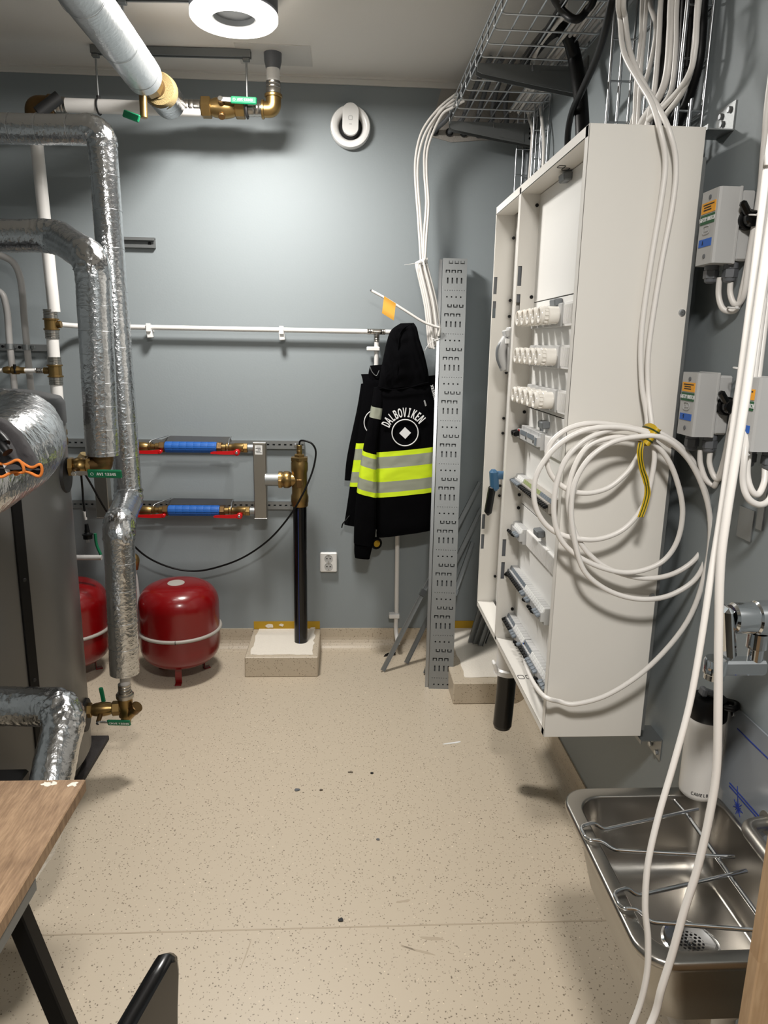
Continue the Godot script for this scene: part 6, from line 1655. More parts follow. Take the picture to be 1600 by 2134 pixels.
	var ga := [Vector3(0.56, 2.1914, -1.665), Vector3(0.5873, 2.1438, -1.72), Vector3(0.5808, 2.0577, -1.66), Vector3(0.5945, 1.9862, -1.6), Vector3(0.601, 1.9294, -1.54), Vector3(0.6086, 1.8712, -1.503), Vector3(0.6261, 1.812, -1.502), Vector3(0.6256, 1.7391, -1.503), Vector3(0.6167, 1.6118, -1.504), Vector3(0.6121, 1.4793, -1.504), Vector3(0.6221, 1.3816, -1.502), Vector3(0.6374, 1.2923, -1.492),
		Vector3(0.5858, 1.2944, -1.485), Vector3(0.5176, 1.3, -1.482), Vector3(0.4669, 1.2886, -1.48), Vector3(0.4328, 1.2613, -1.478), Vector3(0.424, 1.2258, -1.478), Vector3(0.438, 1.1881, -1.478), Vector3(0.4731, 1.1594, -1.478), Vector3(0.5153, 1.1514, -1.478), Vector3(0.5628, 1.1638, -1.48), Vector3(0.602, 1.1991, -1.482), Vector3(0.6241, 1.2371, -1.484), Vector3(0.6337, 1.2732, -1.481),
		Vector3(0.6423, 1.2847, -1.47), Vector3(0.6764, 1.2731, -1.47), Vector3(0.7214, 1.2401, -1.47), Vector3(0.7593, 1.1839, -1.47), Vector3(0.783, 1.1106, -1.47), Vector3(0.7844, 1.0464, -1.47), Vector3(0.7578, 0.9995, -1.47), Vector3(0.7073, 0.9698, -1.47), Vector3(0.6433, 0.9654, -1.47), Vector3(0.5684, 0.9894, -1.47), Vector3(0.5149, 1.0348, -1.47), Vector3(0.4841, 1.0932, -1.47), Vector3(0.4734, 1.1506, -1.47), Vector3(0.4814, 1.2073, -1.47), Vector3(0.5073, 1.2531, -1.47), Vector3(0.5509, 1.2709, -1.468), Vector3(0.5907, 1.2726, -1.466), Vector3(0.6321, 1.2677, -1.461),
		Vector3(0.6676, 1.2383, -1.458), Vector3(0.6965, 1.1908, -1.458), Vector3(0.7187, 1.1236, -1.458), Vector3(0.7166, 1.058, -1.458), Vector3(0.6932, 1.0118, -1.458), Vector3(0.6521, 0.9879, -1.458), Vector3(0.6029, 0.9813, -1.458), Vector3(0.5457, 0.9953, -1.458), Vector3(0.4942, 1.0221, -1.458), Vector3(0.4581, 1.0592, -1.458), Vector3(0.4417, 1.1136, -1.458), Vector3(0.4432, 1.1785, -1.458), Vector3(0.4633, 1.2343, -1.458), Vector3(0.5054, 1.2724, -1.46), Vector3(0.5671, 1.2918, -1.462), Vector3(0.6256, 1.2863, -1.455), Vector3(0.6762, 1.2574, -1.452)]
	var o := thing("coiled_cable", "white cable over the cabinet edge coiled in loops, its cut end in the coil", "cable", ga[11], "white cables of the hanging coil")
	part("cable_sheath", S().tube(curve(risen(ga), 6), 0.0056, 12), M.cable, o)
	part("cut_end", S().cyl(ga[-1], ga[-1] + (ga[-1] - ga[-2]).normalized() * 0.012, 0.0046, 10), M.gland, o)
	var gb := [Vector3(0.57, 2.1905, -1.6619), Vector3(0.5954, 2.1402, -1.71), Vector3(0.5918, 2.0527, -1.65), Vector3(0.6034, 1.9762, -1.59), Vector3(0.6155, 1.9213, -1.54), Vector3(0.6269, 1.8701, -1.503), Vector3(0.6472, 1.8126, -1.502), Vector3(0.65, 1.7398, -1.503), Vector3(0.6386, 1.6123, -1.504), Vector3(0.6303, 1.4602, -1.504), Vector3(0.6365, 1.3718, -1.502), Vector3(0.643, 1.2987, -1.48),
		Vector3(0.6487, 1.2591, -1.474), Vector3(0.6526, 1.2136, -1.472), Vector3(0.641, 1.1361, -1.47), Vector3(0.6048, 1.0805, -1.468), Vector3(0.5538, 1.0553, -1.466), Vector3(0.4988, 1.0546, -1.464), Vector3(0.4443, 1.0724, -1.464), Vector3(0.4097, 1.11, -1.464), Vector3(0.3974, 1.1565, -1.464), Vector3(0.4045, 1.2025, -1.464), Vector3(0.4395, 1.2532, -1.464), Vector3(0.4911, 1.2861, -1.46), Vector3(0.5544, 1.2953, -1.456), Vector3(0.6134, 1.2868, -1.45),
		Vector3(0.6748, 1.2632, -1.446), Vector3(0.7201, 1.2235, -1.446), Vector3(0.7556, 1.1678, -1.446), Vector3(0.7752, 1.1005, -1.446), Vector3(0.7795, 1.0317, -1.446), Vector3(0.7601, 0.9723, -1.446), Vector3(0.7131, 0.9362, -1.446), Vector3(0.6611, 0.9242, -1.446), Vector3(0.6052, 0.9308, -1.446), Vector3(0.5525, 0.9538, -1.446), Vector3(0.5117, 0.9905, -1.446), Vector3(0.4881, 1.052, -1.446), Vector3(0.4746, 1.1197, -1.446), Vector3(0.4779, 1.181, -1.446), Vector3(0.5041, 1.2315, -1.446), Vector3(0.5485, 1.2648, -1.446), Vector3(0.6018, 1.2775, -1.444), Vector3(0.6496, 1.2768, -1.438), Vector3(0.6967, 1.2452, -1.434), Vector3(0.7409, 1.1807, -1.432),
		Vector3(0.7694, 1.0987, -1.432), Vector3(0.7729, 0.9924, -1.434), Vector3(0.7482, 0.8762, -1.438), Vector3(0.6803, 0.769, -1.446), Vector3(0.5999, 0.694, -1.46), Vector3(0.5313, 0.6603, -1.478), Vector3(0.4951, 0.6614, -1.488), Vector3(0.462, 0.6751, -1.4807), Vector3(0.472, 0.6422, -1.5904), Vector3(0.49, 0.6116, -1.7241), Vector3(0.5, 0.6074, -1.8155), Vector3(0.505, 0.6197, -1.8611)]
	var q := thing("coiled_cable", "white cable over the cabinet edge coiled in loops, running on into the cabinet bottom", "cable", gb[11], "white cables of the hanging coil")
	part("cable_sheath", S().tube(curve(risen(gb), 6), 0.0056, 12), M.cable, q)
	for k in 3:
		var e: Vector3 = gb[-1] + Vector3(0.002 * (k - 1), 0, 0.002 * k)
		part("conductor", S().cyl(e, e + Vector3(-0.002, 0.022 + 0.003 * k, 0.002 * (k - 1)), 0.0016, 8), [M.stripe, M.sign_blue, M.brass_dark][k], q)
	# yellow and green tape that ties the coil
	var tc := Vector3(0.6308, 1.2788, -1.468)
	var tp := thing("tape_tie", "yellow and green striped tape tied round the hanging coil with a long tail", "tape", tc)
	var fr := Basis(Vector3.BACK, deg_to_rad(-32))
	var rows := []
	for i in 2:
		var row := PackedVector3Array()
		for j in 21:
			var a := TAU * (j % 20) / 20
			row.append(tc + fr * Vector3(0.013 * cos(a), -0.020 + 0.040 * i + 0.002 * sin(a * 3), 0.031 * sin(a)))
		rows.append(row)
	part("wrap", S().grid(rows, true), M.stripe, tp)
	for k in 3:
		var st := []
		for j in 16:
			var a := TAU * j / 16
			st.append(tc + fr * Vector3(0.0135 * cos(a), -0.011 + 0.011 * k, 0.0315 * sin(a)))
		part("stripe", S().tube(curve(st, 2, true), 0.0016, 5, false), M.stripe_green, tp)
	var tail := curve([Vector3(0.6039, 1.2672, -1.432), Vector3(0.6023, 1.2448, -1.43), Vector3(0.6085, 1.2155, -1.428), Vector3(0.6191, 1.1906, -1.428), Vector3(0.6266, 1.165, -1.43), Vector3(0.6241, 1.1396, -1.43), Vector3(0.6168, 1.1108, -1.43)], 6)
	for s in 3:
		var strip := []
		for i in tail.size():
			var tw := sin(i * 0.16) * 0.9 + (1.2 if i > 20 else 0.0)
			var wv := Vector3(cos(tw), 0.15, sin(tw)) * 0.0062
			var c := tail[i] + Vector3(0, 0, 0.0006 * s)
			var w0: float = -1.0 if s == 0 else [-0.55, 0.25][s - 1]
			var w1: float = 1.0 if s == 0 else [-0.25, 0.55][s - 1]
			strip.append(PackedVector3Array([c + wv * w0, c + wv * w1]))
		part("tail" if s == 0 else "stripe", S().grid(strip), M.stripe if s == 0 else M.stripe_green, tp)
	# two heavier cables hanging in front, from the ceiling to the floor
	cable("hanging_cable", "thick white cable hanging from the ceiling over the sink, the inner one", "thick white cables hanging over the sink", [Vector3(0.4727, 1.7346, -0.85), Vector3(0.4711, 1.6618, -0.85), Vector3(0.4716, 1.5912, -0.85), Vector3(0.4719, 1.5016, -0.85), Vector3(0.4713, 1.4017, -0.85), Vector3(0.4679, 1.3148, -0.847), Vector3(0.4634, 1.2437, -0.841), Vector3(0.4582, 1.177, -0.836), Vector3(0.4527, 1.0896, -0.83), Vector3(0.4446, 1.0062, -0.824), Vector3(0.4309, 0.9269, -0.819), Vector3(0.4161, 0.8525, -0.814), Vector3(0.4068, 0.7836, -0.809), Vector3(0.4078, 0.7194, -0.805), Vector3(0.4157, 0.6682, -0.802), Vector3(0.4185, 0.6071, -0.8), Vector3(0.407, 0.5313, -0.8), Vector3(0.36, 0.40, -0.79), Vector3(0.31, 0.20, -0.78), Vector3(0.30, 0.007, -0.77), Vector3(0.33, 0.006, -0.70)], 0.0043, M.cable)
	cable("hanging_cable", "thick white cable hanging from the ceiling over the sink, the outer one", "thick white cables hanging over the sink", [Vector3(0.4702, 1.6926, -0.82), Vector3(0.469, 1.621, -0.82), Vector3(0.4666, 1.5615, -0.82), Vector3(0.4651, 1.4895, -0.82), Vector3(0.4638, 1.4035, -0.82), Vector3(0.4615, 1.3249, -0.82), Vector3(0.4594, 1.2549, -0.82), Vector3(0.4599, 1.1945, -0.82), Vector3(0.4686, 1.1067, -0.82), Vector3(0.4795, 1.0147, -0.82), Vector3(0.4897, 0.9183, -0.82), Vector3(0.4888, 0.8467, -0.82), Vector3(0.482, 0.7652, -0.82), Vector3(0.4711, 0.6964, -0.82), Vector3(0.462, 0.6254, -0.82), Vector3(0.453, 0.5687, -0.82), Vector3(0.444, 0.5072, -0.82), Vector3(0.39, 0.40, -0.80), Vector3(0.35, 0.20, -0.79), Vector3(0.35, 0.008, -0.78), Vector3(0.40, 0.007, -0.74)], 0.0054, M.cable)
	bundle()


func bundle() -> void:
	# white cables hanging from the end of the basket, folded and tied beside the pierced tray
	var o := thing("cable_bundle", "bundle of folded white cables hanging from the wire basket beside the pierced tray", "cable bundle", Vector3(0.3492, 1.694, -3.2))
	var ups := [
		[Vector3(0.4505, 2.3865, -3.05), Vector3(0.4074, 2.3673, -3.07), Vector3(0.363, 2.349, -3.1), Vector3(0.3215, 2.2482, -3.16), Vector3(0.3218, 2.1523, -3.19), Vector3(0.3344, 2.0383, -3.2), Vector3(0.3298, 1.9253, -3.2), Vector3(0.3276, 1.7949, -3.2)],
		[Vector3(0.4549, 2.3752, -3.04), Vector3(0.4121, 2.3561, -3.06), Vector3(0.3718, 2.3327, -3.09), Vector3(0.3323, 2.2407, -3.15), Vector3(0.3307, 2.1504, -3.18), Vector3(0.3436, 2.0275, -3.19), Vector3(0.3391, 1.9146, -3.19), Vector3(0.3348, 1.794, -3.19)],
		[Vector3(0.4233, 2.4037, -3.06), Vector3(0.3626, 2.3627, -3.1), Vector3(0.3072, 2.2983, -3.15), Vector3(0.2853, 2.2179, -3.18), Vector3(0.2857, 2.1296, -3.2), Vector3(0.3003, 2.0017, -3.21), Vector3(0.3116, 1.8881, -3.21), Vector3(0.3205, 1.7958, -3.21)],
		[Vector3(0.426, 2.3907, -3.05), Vector3(0.3693, 2.3514, -3.09), Vector3(0.3181, 2.2855, -3.14), Vector3(0.2963, 2.2105, -3.17), Vector3(0.2947, 2.1277, -3.19), Vector3(0.3094, 2.0002, -3.2), Vector3(0.3208, 1.887, -3.2), Vector3(0.3297, 1.795, -3.2)]]
	for k in 4: part("cable_sheath", S().tube(curve(ups[k], 8), 0.0052, 10), M.cable, o)
	for k in 8:
		var u := k / 7.0
		var zz := -3.205 + 0.012 * (k % 3)
		var a := (Vector3(0.3015, 1.7788, -3.2)).lerp(Vector3(0.3419, 1.7952, -3.2), u) + Vector3(0, 0, zz + 3.2)
		var m := (Vector3(0.3434, 1.6149, -3.2)).lerp(Vector3(0.3882, 1.6396, -3.2), u) + Vector3(0, 0, zz + 3.2)
		var e := (Vector3(0.3628, 1.4625, -3.2)).lerp(Vector3(0.4145, 1.4837, -3.2), u) + Vector3(0, 0, zz + 3.2)
		part("cable_sheath", S().tube(curve([a + Vector3(0.004, 0.014, 0), a, m, e, e + Vector3(0.008, -0.016 - 0.006 * (k % 3), 0)], 8), 0.0052, 10), M.cable, o)
	var tail := curve([Vector3(0.4006, 1.4952, -3.16), Vector3(0.4024, 1.5269, -3.15), Vector3(0.3795, 1.5344, -3.15), Vector3(0.3276, 1.5531, -3.15), Vector3(0.2549, 1.5949, -3.15), Vector3(0.1727, 1.642, -3.15), Vector3(0.1096, 1.6736, -3.15)], 8)
	var t := part("tail_cable", S().tube(tail, 0.0056, 12), M.cable, o)
	part("cut_end", S().cyl(tail[-1], tail[-1] + (tail[-1] - tail[-2]).normalized() * 0.006, 0.004, 8), M.gland, t)
	# yellow tape flag folded over it
	var c := Vector3(0.1865, 1.632, -3.14)
	var d := (Vector3(0.1722, 1.6414, -3.14) - Vector3(0.2541, 1.5945, -3.14)).normalized()
	var rows := []
	for i in 8:
		var row := PackedVector3Array()
		for j in 2:
			var dn := Vector3(-0.12, -1, 0.0).normalized()
			row.append(c - d * 0.029 * (j * 2.0 - 1.0) + dn * (0.010 * i - 0.006) + Vector3(0, 0, 0.007 - 0.004 * sin(i * 0.8 + j * 0.5)))
		rows.append(row)
	part("tape_flag", S().grid(rows), M.orange_tape, o)
	part("tie_tail", S().tube(curve([Vector3(0.3316, 1.7967, -3.18), Vector3(0.2943, 1.7891, -3.17), Vector3(0.2652, 1.7835, -3.16), Vector3(0.2464, 1.7801, -3.15)], 4), 0.0014, 6), M.plastic_white, o)
	part("tie_tail", S().tube(curve([Vector3(0.4106, 1.4834, -3.17), Vector3(0.3705, 1.4686, -3.16), Vector3(0.3513, 1.4502, -3.15), Vector3(0.3307, 1.4138, -3.14)], 4), 0.0014, 6), M.plastic_white, o)
	part("tie_band", S().torus(Vector3(0.3279, 1.7872, -3.2), Vector3(0.2, 1, 0), 0.020, 0.002, 24, 6), M.plastic_white, o)
	part("tie_band", S().torus(Vector3(0.3895, 1.4792, -3.2), Vector3(0.3, 1, 0), 0.026, 0.002, 24, 6), M.plastic_white, o)


# points of a rounded rectangle in x, z at height y
func loop(x0: float, x1: float, z0: float, z1: float, r: float, y: float) -> PackedVector3Array:
	var out := PackedVector3Array()
	var cs := [Vector2(x1 - r, z1 - r), Vector2(x0 + r, z1 - r), Vector2(x0 + r, z0 + r), Vector2(x1 - r, z0 + r)]
	for k in 4:
		for i in 9:
			var a := PI / 2 * (k + i / 8.0)
			out.append(Vector3(cs[k].x + r * cos(a), y, cs[k].y + r * sin(a)))
	out.append(out[0])
	return out


func washing_place() -> void:
	var H := 0.57
	var x0 := 0.443
	var x1 := 0.764
	var z0 := -1.295
	var z1 := -0.857
	var o := thing("utility_sink", "small stainless steel utility sink on the wall with rolled rim and folding grid", "sink", Vector3(SIDE, H, -1.07))
	var rows := []
	for q in [[0.010, -0.014, 0.05], [0.002, -0.016, 0.055], [0.0, -0.010, 0.057], [0.001, -0.003, 0.056], [0.006, 0.0, 0.053], [0.026, -0.002, 0.05], [0.030, -0.006, 0.05], [0.034, -0.04, 0.05], [0.037, -0.08, 0.05], [0.041, -0.105, 0.05], [0.048, -0.125, 0.05], [0.059, -0.141, 0.048], [0.074, -0.151, 0.045], [0.092, -0.156, 0.04]]:
		rows.append(loop(x0 + q[0], x1 - q[0] * 0.35, z0 + q[0], z1 - q[0], q[2], H + q[1]))
	var floor_loop := loop(x0 + 0.15, x1 - 0.12, z0 + 0.2, z1 - 0.2, 0.01, H - 0.1575)
	rows.append(floor_loop)
	part("basin", S().grid(rows, true).fan(floor_loop.slice(0, 36), Vector3.UP), M.steel, o)
	var body := []
	for q in [[0.012, -0.012, 0.05], [0.026, -0.022, 0.05], [0.034, -0.09, 0.055], [0.048, -0.155, 0.055], [0.075, -0.170, 0.045]]:
		body.append(loop(x0 + q[0], x1 - q[0] * 0.3, z0 + q[0], z1 - q[0], q[2], H + q[1]))
	var low: PackedVector3Array = body[-1]
	part("outer_shell", S().grid(body, true).fan(low.slice(0, 36), Vector3.DOWN), M.brushed, o)
	# splash panel with its protective film
	var sp := PackedVector2Array()
	for k in 4:
		for i in 7:
			var a := PI / 2 * (k + i / 6.0)
			var cc: Vector2 = [Vector2(z1 - 0.02, 0.775 - 0.02), Vector2(z0 + 0.04, 0.775 - 0.02), Vector2(z0 + 0.04, H), Vector2(z1 - 0.02, H)][k]
			sp.append(cc + Vector2(cos(a), sin(a)) * 0.02)
	var pf := Transform3D(Basis(Vector3(0, 0, 1), Vector3(0, 1, 0), Vector3(-1, 0, 0)), Vector3(SIDE - 0.001, 0, 0))
	var panel := part("splash_panel", S().prism(sp, pf, 0.0035), M.film, o)
	for yy in [0.737, 0.6185, 0.612]:
		part("blue_line", S().box(Vector3(SIDE - 0.0049, yy, (z0 + z1) / 2 + 0.03), Vector3(0.0008, 0.0022, z1 - z0 - 0.07)), M.blue_line, panel)
	var burst := Vector3(0.765, 0.5896, -1.1923)
	var sh := S()
	for i in 14:
		var a := TAU * i / 14.0
		var l := 0.017 if i % 2 == 0 else 0.011
		sh.box(Vector3(SIDE - 0.0049, burst.y + sin(a) * l * 0.5, burst.z + cos(a) * l * 0.5), Vector3(0.0007, 0.0014, l), Basis(Vector3.RIGHT, -a))
	sh.rod(Vector3(SIDE - 0.0045, burst.y, burst.z), Vector3(SIDE - 0.0053, burst.y, burst.z), 0.005, 0.0, 16)
	sh.box(Vector3(SIDE - 0.0049, burst.y + 0.022, burst.z - 0.006), Vector3(0.0007, 0.036, 0.0012), Basis(Vector3.RIGHT, -0.3))
	part("burst_print", sh, M.blue_line, panel)
	var sc := Vector3(0.765, 0.7558, -1.2431)
	part("screw", S().rod(Vector3(SIDE - 0.004, 0.758, z0 + 0.045), Vector3(SIDE - 0.008, 0.758, z0 + 0.045), 0.006, 0.001, 16), M.wire, o)
	# waste strainer
	var dc := Vector3(0.6267, 0.414, -1.058)
	part("strainer", S().lathe(Vector3(dc.x, H - 0.1565, dc.z), Vector3.UP, [Vector2(0.050, -0.002), Vector2(0.050, 0.001), Vector2(0.046, 0.003), Vector2(0.040, 0.001), Vector2(0, 0.0)], 40), M.chrome, o)
	var ho := S()
	for i in range(-4, 5):
		for j in range(-4, 5):
			var p := Vector2(i + 0.5 * (j % 2), j * 0.87) * 0.0085
			if p.length() < 0.036: ho.rod(Vector3(dc.x + p.x, H - 0.1565, dc.z + p.y), Vector3(dc.x + p.x, H - 0.1563 + 0.0004, dc.z + p.y), 0.0028, 0.0, 10)
	part("strainer_holes", ho, M.black, o).set_meta("kind", "stuff")
	part("strainer_screw", S().rod(Vector3(dc.x, H - 0.1565, dc.z), Vector3(dc.x, H - 0.152, dc.z), 0.006, 0.001, 14), M.chrome, o)
	# folding grid of bent rods
	var g := thing("sink_grid", "folding grid of bent steel rods hooked over the sink rim", "rack", Vector3(0.55, H, -1.1))
	var a0 := H + 0.006
	var lo := H - 0.004
	part("hinge_rod", S().tube(PackedVector3Array([Vector3(0.6761, 0.556, -1.2673), Vector3(0.6812, 0.556, -1.2208), Vector3(0.678, 0.556, -1.0454), Vector3(0.6776, 0.556, -0.9567), Vector3(0.6772, 0.556, -0.9196)]), 0.0042, 10), M.chrome, g)
	part("bent_rod", S().tube(bend([Vector3(0.7035, 0.566, -1.2228), Vector3(0.4925, 0.566, -1.1664), Vector3(0.4759, 0.576, -1.1744), Vector3(0.4452, 0.577, -1.1627), Vector3(0.4455, 0.577, -1.125), Vector3(0.4734, 0.576, -1.1228), Vector3(0.4908, 0.566, -1.1094), Vector3(0.7034, 0.566, -1.0853)], 0.012), 0.0036, 10), M.chrome, g)
	part("bent_rod", S().tube(bend([Vector3(0.706, 0.566, -1.05), Vector3(0.4896, 0.566, -0.9984), Vector3(0.4752, 0.576, -1.0056), Vector3(0.4465, 0.577, -0.9946), Vector3(0.4464, 0.577, -0.9602), Vector3(0.4749, 0.576, -0.9584), Vector3(0.4872, 0.566, -0.9422), Vector3(0.6599, 0.566, -0.919)], 0.012), 0.0036, 10), M.chrome, g)
	# waste pipe
	var wp := Vector3(0.7147, 0.26, -1.0574)
	var w := thing("waste_pipe", "white plastic waste pipe under the steel sink", "pipe", Vector3(wp.x, 0.2, wp.z))
	part("pipe_run", S().tube(bend([Vector3(dc.x, H - 0.165, dc.z), Vector3(dc.x, 0.345, dc.z), Vector3(minf(wp.x, 0.71), 0.315, wp.z), Vector3(minf(wp.x, 0.71), 0.12, wp.z), Vector3(SIDE - 0.002, 0.12, wp.z)], 0.03), 0.02, 20), M.plastic_white, w)
	part("collar", S().rod(Vector3(minf(wp.x, 0.71), 0.30, wp.z), Vector3(minf(wp.x, 0.71), 0.262, wp.z), 0.026, 0.003, 20), M.plastic_white, w)
	# tap
	var t := thing("wall_tap", "chrome wall mixer tap with a flat swivel spout above the sink", "tap", Vector3(SIDE, 1.0, -1.08))
	var tz := -1.08
	var p0 := Vector3(0.634, 1.0247, -1.08)
	var y := p0.y
	part("tap_body", S().lathe(Vector3(p0.x, y, tz), Vector3.RIGHT, [Vector2(0, 0), Vector2(0.022, 0), Vector2(0.0255, 0.004), Vector2(0.0265, 0.036), Vector2(0.0255, 0.038), Vector2(0.0285, 0.041), Vector2(0.030, 0.07), Vector2(0.030, SIDE - p0.x - 0.02), Vector2(0.026, SIDE - p0.x - 0.012), Vector2(0, SIDE - p0.x - 0.012)], 40), M.chrome, t)
	part("lever", S().box(p0 + Vector3(-0.006, -0.022, 0.006), Vector3(0.017, 0.092, 0.036), Basis(Vector3.BACK, 0.17), 0.007), M.chrome, t)
	var nk := Vector3(0.6848, 0.9805, -1.08)
	part("neck", S().rod(Vector3(nk.x, y - 0.02, tz), Vector3(nk.x, nk.y - 0.035, tz), 0.0125, 0.001, 28), M.chrome, t)
	part("neck_ring", S().lathe(Vector3(nk.x, y - 0.026, tz), Vector3.DOWN, [Vector2(0.0165, 0), Vector2(0.0165, 0.026), Vector2(0.013, 0.028)], 22, true), M.chrome, t)
	var tip := Vector3(0.6187, 0.9397, -1.08)
	part("spout", S().box(Vector3((tip.x + nk.x + 0.012) / 2, tip.y, tz), Vector3(nk.x + 0.024 - tip.x, 0.026, 0.027), Basis(), 0.004), M.chrome, t)
	part("aerator", S().lathe(tip + Vector3(0, 0.0145, 0), Vector3.DOWN, [Vector2(0, 0), Vector2(0.0165, 0), Vector2(0.0185, 0.003), Vector2(0.0185, 0.026), Vector2(0.016, 0.028), Vector2(0.016, 0.037), Vector2(0.012, 0.038), Vector2(0, 0.038)], 26), M.chrome, t)
	part("wall_union", S().rod(Vector3(SIDE - 0.014, y, tz), Vector3(SIDE - 0.0005, y, tz), 0.036, 0.005, 32), M.chrome, t)
	# bottle
	var bc := Vector3(0.722, H + 0.003, -1.266)
	var b := thing("drinking_bottle", "white drinking bottle with a black sipper lid standing on the sink corner", "bottle", bc)
	part("body", S().lathe(bc, Vector3.UP, [Vector2(0, 0), Vector2(0.031, 0), Vector2(0.0355, 0.005), Vector2(0.0365, 0.012), Vector2(0.0365, 0.161), Vector2(0.0355, 0.168), Vector2(0.034, 0.171), Vector2(0, 0.171)], 48), M.bottle, b)
	var lid := part("lid", S().lathe(bc + Vector3(0, 0.170, 0), Vector3.UP, [Vector2(0, 0), Vector2(0.035, 0), Vector2(0.0365, 0.003), Vector2(0.0355, 0.035), Vector2(0.032, 0.043), Vector2(0.02, 0.046), Vector2(0, 0.046)], 40), M.black, b)
	part("bite_valve", S().box(bc + Vector3(0.002, 0.222, 0.004), Vector3(0.036, 0.012, 0.017), Basis(Vector3.BACK, -0.35), 0.004).box(bc + Vector3(-0.016, 0.227, 0.004), Vector3(0.012, 0.017, 0.02), Basis(Vector3.BACK, -0.2), 0.003), M.gland, lid)
	part("carry_loop", S().tube(bend([bc + Vector3(0.018, 0.205, -0.008), bc + Vector3(0.046, 0.210, 0.024), bc + Vector3(0.030, 0.206, 0.040), bc + Vector3(0.008, 0.205, 0.022)], 0.012), 0.006, 12), M.black, lid)
	var name_ := "CAMELBAK"
	var le := S()
	for i in name_.length():
		var a := i * 0.155 - 0.52
		var nv := Vector3(sin(a - 0.25), 0, cos(a - 0.25))
		le.lettering(name_[i], 0.0072, Transform3D(Basis(Vector3(nv.z, 0, -nv.x), Vector3.UP, nv).scaled_local(Vector3(0.8, 1, 1)), bc + nv * 0.0364 + Vector3(0, 0.017, 0)), true, 0.0008)
	part("lettering", le, M.ink, b)
	# bent steel grab rail by the frame edge
	var rc := Vector3(0.7222, 0.62, -1.0969)
	var r := thing("grab_rail", "bent stainless steel tube rail beside the sink, fixed to the wall", "rail", Vector3(SIDE, 0.62, rc.z))
	part("tube", S().tube(bend([Vector3(SIDE - 0.001, 0.62, rc.z - 0.008), Vector3(rc.x, 0.62, rc.z), Vector3(rc.x - 0.02, 0.62, rc.z + 0.40), Vector3(SIDE - 0.001, 0.62, rc.z + 0.41)], 0.045), 0.0125, 20), M.brushed, r)
	part("wall_flange", S().rod(Vector3(SIDE - 0.005, 0.62, rc.z - 0.008), Vector3(SIDE - 0.0005, 0.62, rc.z - 0.008), 0.022, 0.001, 24), M.brushed, r)
	# pale board standing at the frame edge
	var e := Vector3(0.4311, 0.8494, -0.6)
	var pb := S().box(Vector3((e.x + 0.765) / 2, 0.62, -0.609), Vector3(0.765 - e.x, 1.24, 0.018), Basis(), 0.0015)
	single("plywood_board", "pale wooden board standing on edge in front of the sink", "board", pb, M.ply)


func pillow(poly: PackedVector2Array, f: Transform3D, depth: float, e: float) -> Shape:
	var mid := Vector2.ZERO
	for p in poly: mid += p / poly.size()
	var rows := []
	var s := S()
	for q in [[1, 0.0], [0.35, e * 0.25], [0, e], [0, depth - e], [0.35, depth - e * 0.25], [1, depth]]:
		var row := PackedVector3Array()
		for i in poly.size() + 1:
			var p := poly[i % poly.size()]
			p -= (p - mid).normalized() * e * q[0]
			row.append(f * Vector3(p.x, p.y, q[1]))
		rows.append(row)
	s.grid(rows, true)
	s.fan(rows[0].slice(0, poly.size()), -f.basis.z.normalized())
	return s.fan(rows[-1].slice(0, poly.size()), f.basis.z.normalized())


